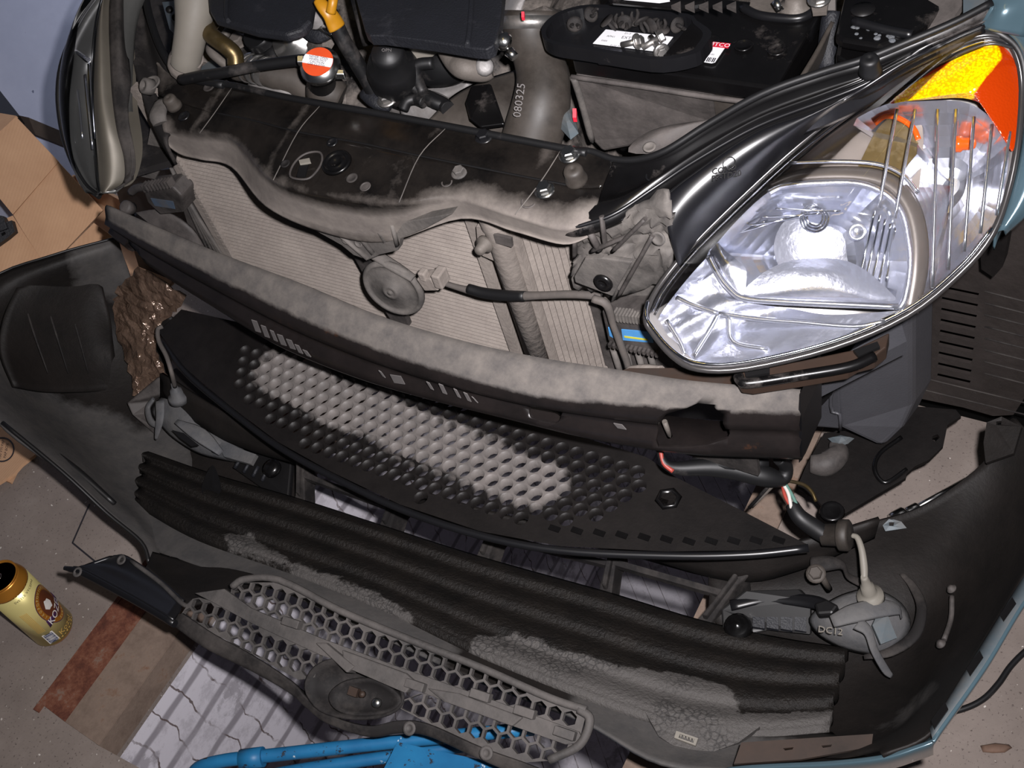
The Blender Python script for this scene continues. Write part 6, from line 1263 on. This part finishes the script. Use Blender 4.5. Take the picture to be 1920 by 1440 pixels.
# dipstick
ds = obj('dipstick_tube', MB().tube(atz([(630, 46, .75), (644, 76, .73), (668, 116, .70), (690, 156, .67), (708, 192, .64)]), [.0095, .0092, .0095, .0085, .010], 14), MAT['rubber'], car)
obj('dipstick_handle', MB().tube(atz([(596, 0, .785), (606, 12, .780), (618, 26, .772), (626, 40, .762), (632, 52, .754)]), [.006, .008, .009, .0105, .011], 14, sq=.6), MAT['yellow_plastic'], ds, 'yellow dipstick handle')
obj('dipstick_handle', MB().tube(atz([(626, -14, .79), (624, 4, .785), (620, 24, .775)]), [.006, .0055, .006], 10), MAT['yellow_plastic'], ds)
obj('dipstick_handle', MB().plate(atz([(600, -10, .786), (628, -16, .788), (624, 22, .776), (612, 24, .776)]), .004, holes=[atz([(606, -2, .785), (622, -8, .786), (618, 10, .78), (612, 11, .78)])]), MAT['yellow_plastic'], ds)
obj('cable_conduit', MB().tube(atz([(662, -30, .75), (676, 30, .73), (690, 84, .70)]), .007, 10), MAT['rubber'], car)
# black vessel with cap (sensor housing), bolts, wires
v0 = at(748, 164, z=.645); va = (at(724, 92, z=.735)-v0).normalized(); vl = (at(724, 92, z=.735)-v0).length*.95
vs = obj('oil_filter', MB().lathe([(.018, -.03), (.026, -.002), (.031, vl*.2), (.032, vl*.5), (.027, vl*.68), (.0205, vl*.74), (.0195, vl*.92), (.016, vl*1.0), (0, vl*1.01)], v0, va, 26), MAT['rubber'], car, 'black cylindrical filter housing')
pf = v0+va*vl*1.015
obj('lettering', MB().text('OPN', .0055, lambda u, v, w: pf+IR*u+(IU-va*IU.dot(va)).normalized()*v+va*(.0005+w), .0004), MAT['grey_ink'], vs)
obj('filter_base', MB().tube(atz([(750, 160, .63), (760, 185, .61), (790, 196, .60)]), [.028, .026, .012], 16), MAT['cast_aluminium'], car)
obj('bracket_foot', MB().tube(atz([(690, 170, .655), (712, 188, .65), (735, 196, .645)]), [.014, .014, .010], 12, sq=.6), MAT['engine_plastic'], ds); fit(727, 187, .655, .009, 'bolt', 'steel', 'bolt', eng)
obj('valve_block', MB().box(at(795, 88, z=.70), IR*.026, IU*.010, V((0, 0, .015))), MAT['filler_plastic'], car, bevel=.002)
obj('thermostat_housing', MB().tube(atz([(800, 130, .66), (840, 120, .67), (880, 118, .675)]), [.022, .026, .018], 16), MAT['rubber'], car)
obj('cast_housing', MB().sheet([atz([(800, 100, .67), (850, 96, .68), (905, 108, .69)]), atz([(800, 150, .62), (850, 140, .635), (905, 136, .65)]), atz([(790, 205, .61), (850, 185, .62), (880, 170, .63)])], 5, 5), MAT['cast_aluminium'], car, solid=.01)
obj('heater_pipe', MB().tube(atz([(832, 82, .72), (842, 102, .715), (856, 120, .71), (872, 128, .71), (905, 132, .70), (920, 128, .70)]), [.011, .011, .012, .013, .013, .011], 14), MAT['grey_metal'], car, 'bent brown pipe')
obj('pipe_stub', MB().lathe([(.009, 0), (.011, .003), (.009, .008), (.006, .009), (0, .009)], at(908, 126, z=.708), (.5, -.4, .6), 14), MAT['cast_aluminium'], car)
for pts, r in ((((762, 98, .70), (764, 130, .685), (772, 160, .67), (786, 172, .66)), .006), (((812, 118, .69), (784, 122, .69), (780, 140, .68), (792, 172, .66), (812, 190, .655), (834, 198, .65)), .0075), (((756, 205, .648), (764, 190, .655), (780, 186, .655), (796, 192, .655)), .007), (((800, 182, .655), (830, 196, .65), (840, 204, .65)), .009)):
    obj('wire_conduit', MB().tube(atz(pts), r, 10), MAT['rubber'], car)
obj('starter', MB().tube(atz([(770, 200, .62), (810, 206, .62), (840, 214, .62)]), [.022, .022, .018], 16), MAT['cast_aluminium'], car)
obj('gearbox_casing', MB().sheet([atz([(650, 150, .62), (700, 140, .62), (740, 150, .62)]), atz([(640, 200, .60), (700, 205, .60), (760, 212, .60)])], 5, 4), MAT['engine_grime'], car, solid=.01)
obj('cylinder_head', MB().plate(atz([(430, 60, .63), (520, 80, .63), (560, 140, .62), (430, 124, .62)]), .02), MAT['engine_grime'], car, bevel=.004)
# throttle body with clamp, intake hose
obj('throttle_body', MB().sheet([atz([(940, -40, .71), (980, -40, .72), (1030, -30, .72)]), atz([(938, 40, .69), (962, 20, .705), (985, 0, .71)]), atz([(936, 90, .665), (950, 92, .67), (966, 96, .675)])], 5, 5), MAT['cast_aluminium'], car, solid=.008)
hp = atz([(996, 20, .735), (996, 62, .716), (1008, 105, .700), (1018, 150, .685), (1014, 200, .668), (1000, 250, .645), (990, 290, .625)])
ih = obj('intake_hose', MB().tube(hp, [.031, .031, .028, .030, .033, .034, .034], 24), MAT['rubber_brown'], car, 'wide brown-black intake hose')
tn = (hp[0]-hp[1]).normalized(); obj('hose_clamp', MB().lathe([(.0315, -.012), (.0335, -.012), (.0335, .002), (.0315, .002)], hp[0]-tn*.008, tn, 32), MAT['steel'], ih)
def onh(px, py, rot):
    o = onp(px, py, hp[4]+(CAMP-hp[4]).normalized()*.037, (CAMP-hp[4]).normalized()); U = IR*math.cos(rot)+IU*math.sin(rot); Vv = -IR*math.sin(rot)+IU*math.cos(rot); nn_ = (CAMP-hp[4]).normalized(); return lambda u, v, w: o+U*u+Vv*v+nn_*w
obj('lettering', MB().text('080325', .0125, onh(974, 188, math.radians(-98+180)), .0006), MAT['grey_ink'], ih, 'pale moulded numbers')
cl_ = obj('clamp_screw', MB().lathe([(.009, 0), (.010, .005), (.006, .010), (.003, .012), (0, .012)], at(950, 80, z=.76), (-.4, -.5, .7), 16), MAT['zinc'], ih)
obj('clamp_screw', MB().tube(atz([(954, 96, .75), (966, 108, .745)]), [.006, .005], 12, 1), MAT['zinc'], ih); obj('clamp_screw', MB().tube(atz([(928, 78, .755), (945, 62, .76)]), [.007, .007], 10, 1), MAT['steel'], ih); obj('clamp_screw', MB().tube(atz([(910, 108, .745), (926, 98, .75)]), [.003, .003], 8, 1), MAT['zinc'], ih)
obj('red_mark', MB().box(at(981, 30, z=.772), IR*.0015, IU*.003, V((0, 0, .002))), MAT['red_print'], ih)
du = obj('air_duct', MB().sheet([atz([(806, 222, .645), (850, 178, .65), (905, 150, .66), (975, 128, .66)]), atz([(830, 240, .64), (880, 205, .655), (925, 180, .665), (985, 160, .66)]), atz([(900, 262, .63), (935, 250, .64), (965, 240, .645), (985, 230, .645)])], 6, 5), MAT['rubber_brown'], car, solid=.004)
obj('duct_flap', MB().plate(atz([(872, 192, .675), (884, 160, .68), (920, 156, .682), (946, 232, .668), (900, 238, .668), (880, 222, .672)]), .006), MAT['gloss_black'], du, bevel=.002)
mb = MB().dome(atz([(1040, 210, .66), (1066, 190, .66), (1075, 215, .66), (1085, 250, .655), (1070, 262, .655), (1050, 240, .655)]), .01, 3); mb.sm = [False]*len(mb.f); ms = obj('foil_scrap', mb, MAT['paint_inner'], car, 'torn pale insulation')
obj('red_mark', MB().box(at(1078, 216, z=.672), IR*.002, IU*.005, V((0, 0, .003))), MAT['red_print'], ms)
# air filter box front, battery
ZB = .722
fl_, fr2 = at(1072, 112, z=ZB), at(1458, 163, z=ZB); rr_ = at(1530, 40, z=ZB); YB = fl_.y
ab_ = obj('air_box', MB().plate([at(1076, 141, y=YB+.004), at(1336, 183, y=YB+.004), at(1344, 232, y=YB+.02), at(1260, 262, y=YB+.02), at(1130, 285, y=YB+.02), at(1108, 262, y=YB+.02)], V((0, .02, 0))), MAT['dusty_black'], car, 'dusty black box front under the battery', bevel=.004)
obj('box_panel', MB().plate([at(1338, 184, y=YB+.006), at(1456, 196, y=YB+.006), at(1420, 200, y=YB+.02), at(1344, 230, y=YB+.02)], V((0, .02, 0))), MAT['rubber_brown'], ab_)
obj('box_rim', MB().tube([at(1072, 144, y=YB+.003), at(1200, 162, y=YB+.003), at(1336, 183, y=YB+.003), at(1456, 197, y=YB+.003)], .003, 8), MAT['dusty_black'], ab_)
obj('box_edge', MB().tube([at(1076, 146, y=YB+.002), at(1090, 190, y=YB+.008), at(1110, 264, y=YB+.018)], .004, 8), MAT['dusty_grey'], ab_)
obj('lower_duct', MB().dome(spline(atz([(1178, 285, .668), (1200, 256, .675), (1240, 238, .68), (1300, 228, .685), (1340, 226, .685), (1290, 262, .675), (1240, 286, .668)]), 3, True), .012, 4), MAT['dusty_black'], ab_)
fit(1218, 276, .678, .007, 'bolt', 'dusty_grey', 'cup', ab_)
X0, X1, Y1 = fl_.x, fr2.x, rr_.y+.02
bat = empty('battery', V(((X0+X1)/2, (YB+Y1)/2, ZB-.17)), 'black car battery in the engine bay with a red and white sticker', 'battery')
obj('case', MB().box(V(((X0+X1)/2, (YB+Y1)/2+.024, ZB-.094)), ((X1-X0)/2-.004, 0, 0), (0, (Y1-YB)/2-.024, 0), (0, 0, .076)), MAT['gloss_black'], bat, bevel=.004)
obj('lid', MB().box(V(((X0+X1)/2, (YB+Y1)/2, ZB-.009)), ((X1-X0)/2, 0, 0), (0, (Y1-YB)/2, 0), (0, 0, .010)), MAT['gloss_black'], bat, bevel=.003)
for k in range(6): obj('cell_cap', MB().lathe([(.010, 0), (.010, .001), (.0085, .0015), (.008, .0005), (0, .0005)], V((X0+.03+k*(X1-X0-.05)/5, YB+.055, ZB+.003)), (0, 0, 1), 20), MAT['gloss_black'], bat)
z_ = ZB+.0035; S = lambda l: ez(l, z_)
lab = [(1294, 112), (1338, 79), (1362, 82), (1362, 86), (1341, 117), (1334, 119)]
obj('label', MB().plate(S(lab), V((0, 0, .0006))), MAT['white_label'], bat, 'white product sticker')
so = at(1346, 86, z=z_); su = (at(1366, 88, z=z_)-so).normalized(); sv = V((-su.y, su.x, 0))
if sv.dot(IU) < 0: sv = -sv
SL = lambda u, v, w: so+su*u+sv*v+V((0, 0, .0012+w))
obj('label_stripe', MB().plate([SL(-.012, -.0035, -.0003), SL(.0125, -.0035, -.0003), SL(.0125, .0045, -.0003), SL(-.006, .0045, -.0003)], V((0, 0, .0002))), MAT['red_print'], bat)
obj('lettering', MB().text('MTCO', .0085, lambda u, v, w: SL(u*.95+.0015, v+.0005, 0), 0), MAT['white_label'], bat)
mb = MB()
for k in range(12): mb.plate([SL(-.016+k*.0019, -.028, 0), SL(-.016+k*.0019+(.0012 if k % 3 else .0007), -.028, 0), SL(-.016+k*.0019+(.0012 if k % 3 else .0007), -.021, 0), SL(-.016+k*.0019, -.021, 0)], V((0, 0, .0002)))
obj('barcode', mb, MAT['ink'], bat)
mb = MB().text('EU', .004, lambda u, v, w: SL(u-.004, v-.011, 0), 0); mb.text('RL-T180', .0035, lambda u, v, w: SL(u-.004, v-.016, 0), 0); obj('lettering', mb, MAT['grey_ink'], bat)
# terminal hardware at the back of the battery
tm = obj('terminal_clamp', MB().lathe([(.016, -.01), (.018, 0), (.016, .006), (.011, .008), (.010, .014), (0, .015)], at(1492, 16, z=ZB+.004), (0, 0, 1), 22), MAT['grey_metal'], bat)
obj('clamp_bolt', MB().tube(atz([(1452, 14, .745), (1464, 6, .748)]), [.006, .007], 10, 1), MAT['zinc'], tm); obj('clamp_plate', MB().plate(ez([(1410, -8), (1468, -2), (1462, 24), (1430, 24), (1405, 12)], ZB+.005), .004), MAT['grey_metal'], bat)
obj('terminal_surround', MB().tube(ez([(1392, 14), (1420, 28), (1462, 34), (1500, 34), (1526, 22)], ZB+.004), .005, 8), MAT['satin_black'], bat)
obj('hold_down', MB().plate(atz([(1516, -10, .75), (1556, -14, .75), (1550, 22, .745), (1524, 24, .745)]), .005), MAT['grey_metal'], bat); mb = MB().hexbolt(at(1536, 0, z=.752), (0, -.1, 1), .008); obj('hold_down_bolt', mb, MAT['steel'], bat)
# battery tray side and fuse box
bt = obj('battery_tray', MB().sheet([[p+V((.018, 0, 0)) for p in atz([(1462, 160, .722), (1500, 98, .722), (1532, 40, .722)])], atz([(1506, 158, .69), (1542, 110, .695), (1566, 40, .705)]), atz([(1506, 176, .665), (1530, 142, .665), (1556, 80, .68)])], 5, 5), MAT['rubber_brown'], car, solid=.004)
obj('tray_post', MB().tube(atz([(1560, 22, .72), (1556, 60, .705), (1550, 130, .675)]), [.010, .011, .012], 12), MAT['engine_plastic'], bt)
obj('tray_flange', MB().plate(atz([(1548, 0, .735), (1566, 0, .735), (1568, 130, .672), (1556, 128, .672)]), .004), MAT['dusty_grey'], bt)
fb_ = obj('fuse_box', MB().plate(ez([(1572, 40), (1566, 66), (1580, 74), (1650, 86), (1690, 72), (1740, 40), (1790, -10), (1800, -80), (1600, -80)], .745), V((0, 0, -.012))), MAT['gloss_black'], car, 'black lid with water drops', bevel=.004)
obj('box_body', MB().plate(ez([(1574, 70), (1566, 104), (1590, 118), (1640, 110), (1700, 84), (1740, 44), (1760, -60), (1610, -60), (1572, 50)], .725), V((0, 0, -.06))), MAT['gloss_black'], fb_, bevel=.004)
obj('lid_ridge', MB().tube(ez([(1600, 40), (1660, 56), (1712, 66)], .748), .005, 8), MAT['satin_black'], fb_)
random.seed(4)
mw = mat('water', (210, 214, 220), 0.05, 0.0, var=0, spec=1.0); mw.node_tree.nodes['Principled BSDF'].inputs['Transmission Weight'].default_value = .85
for k in range(16):
    px, py = random.uniform(1585, 1680), random.uniform(48, 74); py += (px-1585)*.08; r = random.uniform(.0012, .003)
    obj('water_drop', MB().lathe([(r*1.3, 0), (r*1.1, r*.35), (r*.6, r*.6), (0, r*.7)], at(px, py, z=.7455), (0, 0, 1), 10), mw, fb_)
obj('lid_hole', MB().lathe([(.012, 0), (.012, .0008), (0, .0008)], at(1618, 18, z=.7455), (0, 0, 1), 20), MAT['black'], fb_)
obj('inner_wall', MB().plate(atz([(1690, 100, .72), (1790, 30, .745), (1850, -60, .77), (1780, -60, .76), (1700, 60, .73)]), .006), MAT['dusty_black'], car)
obj('wing_rail', MB().plate(atz([(1806, -20, .775), (1850, -20, .782), (1842, 30, .772), (1806, 36, .765)]), .006), MAT['paint_inner'], car, 'pale painted rail')
# --- lid of the battery cover laid down as a tray, with clips and bolts in it
TZ = .742
tray = empty('parts_tray', at(1170, 70, z=TZ), 'shallow black plastic lid used as a parts tray on the battery', 'tray')
ol = spline(ez([(1016, 66), (1016, 52), (1030, 34), (1058, 18), (1110, 8), (1200, 14), (1290, 26), (1306, 38), (1334, 60), (1322, 84), (1304, 100), (1240, 112), (1170, 104), (1100, 92), (1046, 84), (1024, 76)], TZ+.016), 3, True)
TI = spline(ez([(1024, 66), (1026, 52), (1040, 36), (1064, 22), (1112, 14), (1200, 20), (1286, 32), (1300, 44), (1318, 62), (1308, 82), (1292, 96), (1238, 106), (1170, 98), (1102, 87), (1052, 80), (1032, 74)], TZ+.016), 3, True)
bi = [p+V((0, 0, -.013)) for p in TI]; bo_ = [p+V((0, 0, -.016)) for p in ol]
mb = MB().grid([bo_, ol, TI, bi], closed=True, smooth=False); mb.add(bi, [list(range(len(bi)))]); mb.add(bo_, [list(range(len(bo_)))[::-1]]); obj('shell', mb, MAT['satin_black'], tray)
obj('catch', MB().plate([at(1116, 92, z=TZ+.014), at(1164, 98, z=TZ+.014), at(1163, 127, z=TZ-.006), at(1120, 122, z=TZ-.006)], .006), MAT['engine_plastic'], tray, bevel=.002)
obj('corner_web', MB().plate(ez([(1244, 104), (1300, 40), (1330, 62), (1318, 86), (1290, 100)], TZ+.0155), V((0, 0, -.002))), MAT['gloss_black'], tray)
lb_ = obj('label', MB().plate(ez([(1112, 82), (1136, 56), (1262, 70), (1240, 98)], TZ+.004), V((0, 0, .0006))), MAT['white_label'], tray, 'white printed label')
to = at(1186, 76, z=TZ+.005); tu = (at(1240, 83, z=TZ+.005)-to).normalized(); tv = V((-tu.y, tu.x, 0)); tv = tv if tv.dot(IU) > 0 else -tv
TL = lambda u, v, w: to+tu*u+tv*v+V((0, 0, w))
mb = MB()
for k, (t, x, y, s) in enumerate((('APN1', -.026, .002, .004), ('5005', -.030, -.006, .0035), ('21-T', -.010, .010, .004), ('EXT T', -.006, .003, .006), ('5A12', -.004, -.004, .004), ('10A AB', .024, .004, .004), ('20A', .026, -.003, .004), ('FUSE PULL', -.012, -.012, .0035))): mb.text(t, s, lambda u, v, w, x=x, y=y: TL(u+x, v+y, 0), 0)
obj('lettering', mb, MAT['ink'], lb_)
# black box edge and white paper behind the tray
ah = obj('air_cleaner_lid', MB().plate(ez([(1130, -60), (1300, -50), (1326, 4), (1300, 10), (1140, -4)], .795), V((0, 0, -.010))), MAT['gloss_black'], car, bevel=.004)
obj('label', MB().plate(ez([(1150, -10), (1255, -6), (1256, 3), (1236, 6), (1170, 0)], .7965), V((0, 0, .0006))), MAT['white_label'], ah, 'edge of a white label')
for k in range(5): obj('rib', MB().plate(ez([(1258+26*k, 10), (1276+26*k, 2), (1276+26*k, 18)], .799), .004), MAT['dusty_black'], ah)
# clips: a broad head, a slotted stem with two prongs
def make_clip(par_loc, label, group, s=1.0):
    t = empty('trim_clip', par_loc, label, 'clip', group); o = ORG[t.name]
    obj('head', MB().lathe([(0, 0), (.0085*s, 0), (.009*s, .0012*s), (.006*s, .0028*s), (0, .003*s)], o, (0, 0, 1), 18), MAT['matte_black'], t)
    for a in (-1, 1): obj('prong', MB().tube([o+V((a*.0022*s, 0, .002*s)), o+V((a*.0042*s, 0, .009*s)), o+V((a*.003*s, 0, .015*s))], [.0018*s, .0022*s, .0012*s], 8), MAT['matte_black'], t)
    return t
def dup(root, loc, rot, label, group):
    r = root.copy(); COL.objects.link(r); r.location = loc; r.rotation_euler = rot; r['label'] = label; r['group'] = group
    for ch in list(root.children):
        c = ch.copy(); COL.objects.link(c); c.parent = r
    return r
CG = 'trim clips in the parts tray'
first = None
for px, py, rot, lb in ((1080, 52, (1.2, .3, .5), 'grey trim clip at the far left end of the black parts tray'), (1110, 34, (.9, -.4, 1.5), 'grey trim clip standing against the rear rim at the left end of the parts tray'),
                        (1141, 54, (2.6, .2, 2.2), 'grey trim clip at the upper left corner of the white label in the parts tray'), (1158, 38, (.3, .2, .9), 'upright grey trim clip behind the left half of the label in the parts tray'),
                        (1174, 48, (1.4, .5, .2), 'tipped grey trim clip just behind the middle of the label in the parts tray'), (1190, 36, (.1, .1, 1.0), 'upright pronged trim clip by the rear rim, middle of the parts tray'),
                        (1206, 54, (2.3, .4, 1.2), 'overturned grey trim clip touching the label edge in the parts tray'), (1222, 56, (1.7, -.3, 2.8), 'grey trim clip lying beside the bolts on the label in the parts tray'),
                        (1241, 52, (.05, .1, .3), 'upright pronged trim clip near the right end of the parts tray'), (1271, 54, (1.3, .9, .8), 'grey trim clip farthest right in the parts tray')):
    p = at(px, py+5, z=TZ+.004); dz = .0 if abs(rot[0]) < .5 else .008
    if rot[0] > 2: dz = .014
    loc = p+V((0, 0, dz))
    if first is None: first = make_clip(loc, lb, CG, .95); first.rotation_euler = rot
    else: dup(first, loc, rot, lb, CG)
def bolt_thing(px, py, px2, py2, lb):
    a, c = at(px, py, z=TZ+.013), at(px2, py2, z=TZ+.008); d = (a-c).normalized()
    t = empty('flange_bolt', a, lb, 'bolt', 'bolts in the parts tray')
    obj('head', MB().hexbolt(a, d, .0058, .006), MAT['steel'], t); obj('shank', MB().tube([a, c], .0032, 12, 1), MAT['steel'], t)
bolt_thing(1194, 78, 1166, 84, 'flanged steel bolt on the left half of the parts tray label'); bolt_thing(1234, 72, 1204, 90, 'flanged steel bolt slanting across the right half of the parts tray label'); bolt_thing(1240, 96, 1220, 70, 'flanged bolt crossing another at the lower right of the tray label')
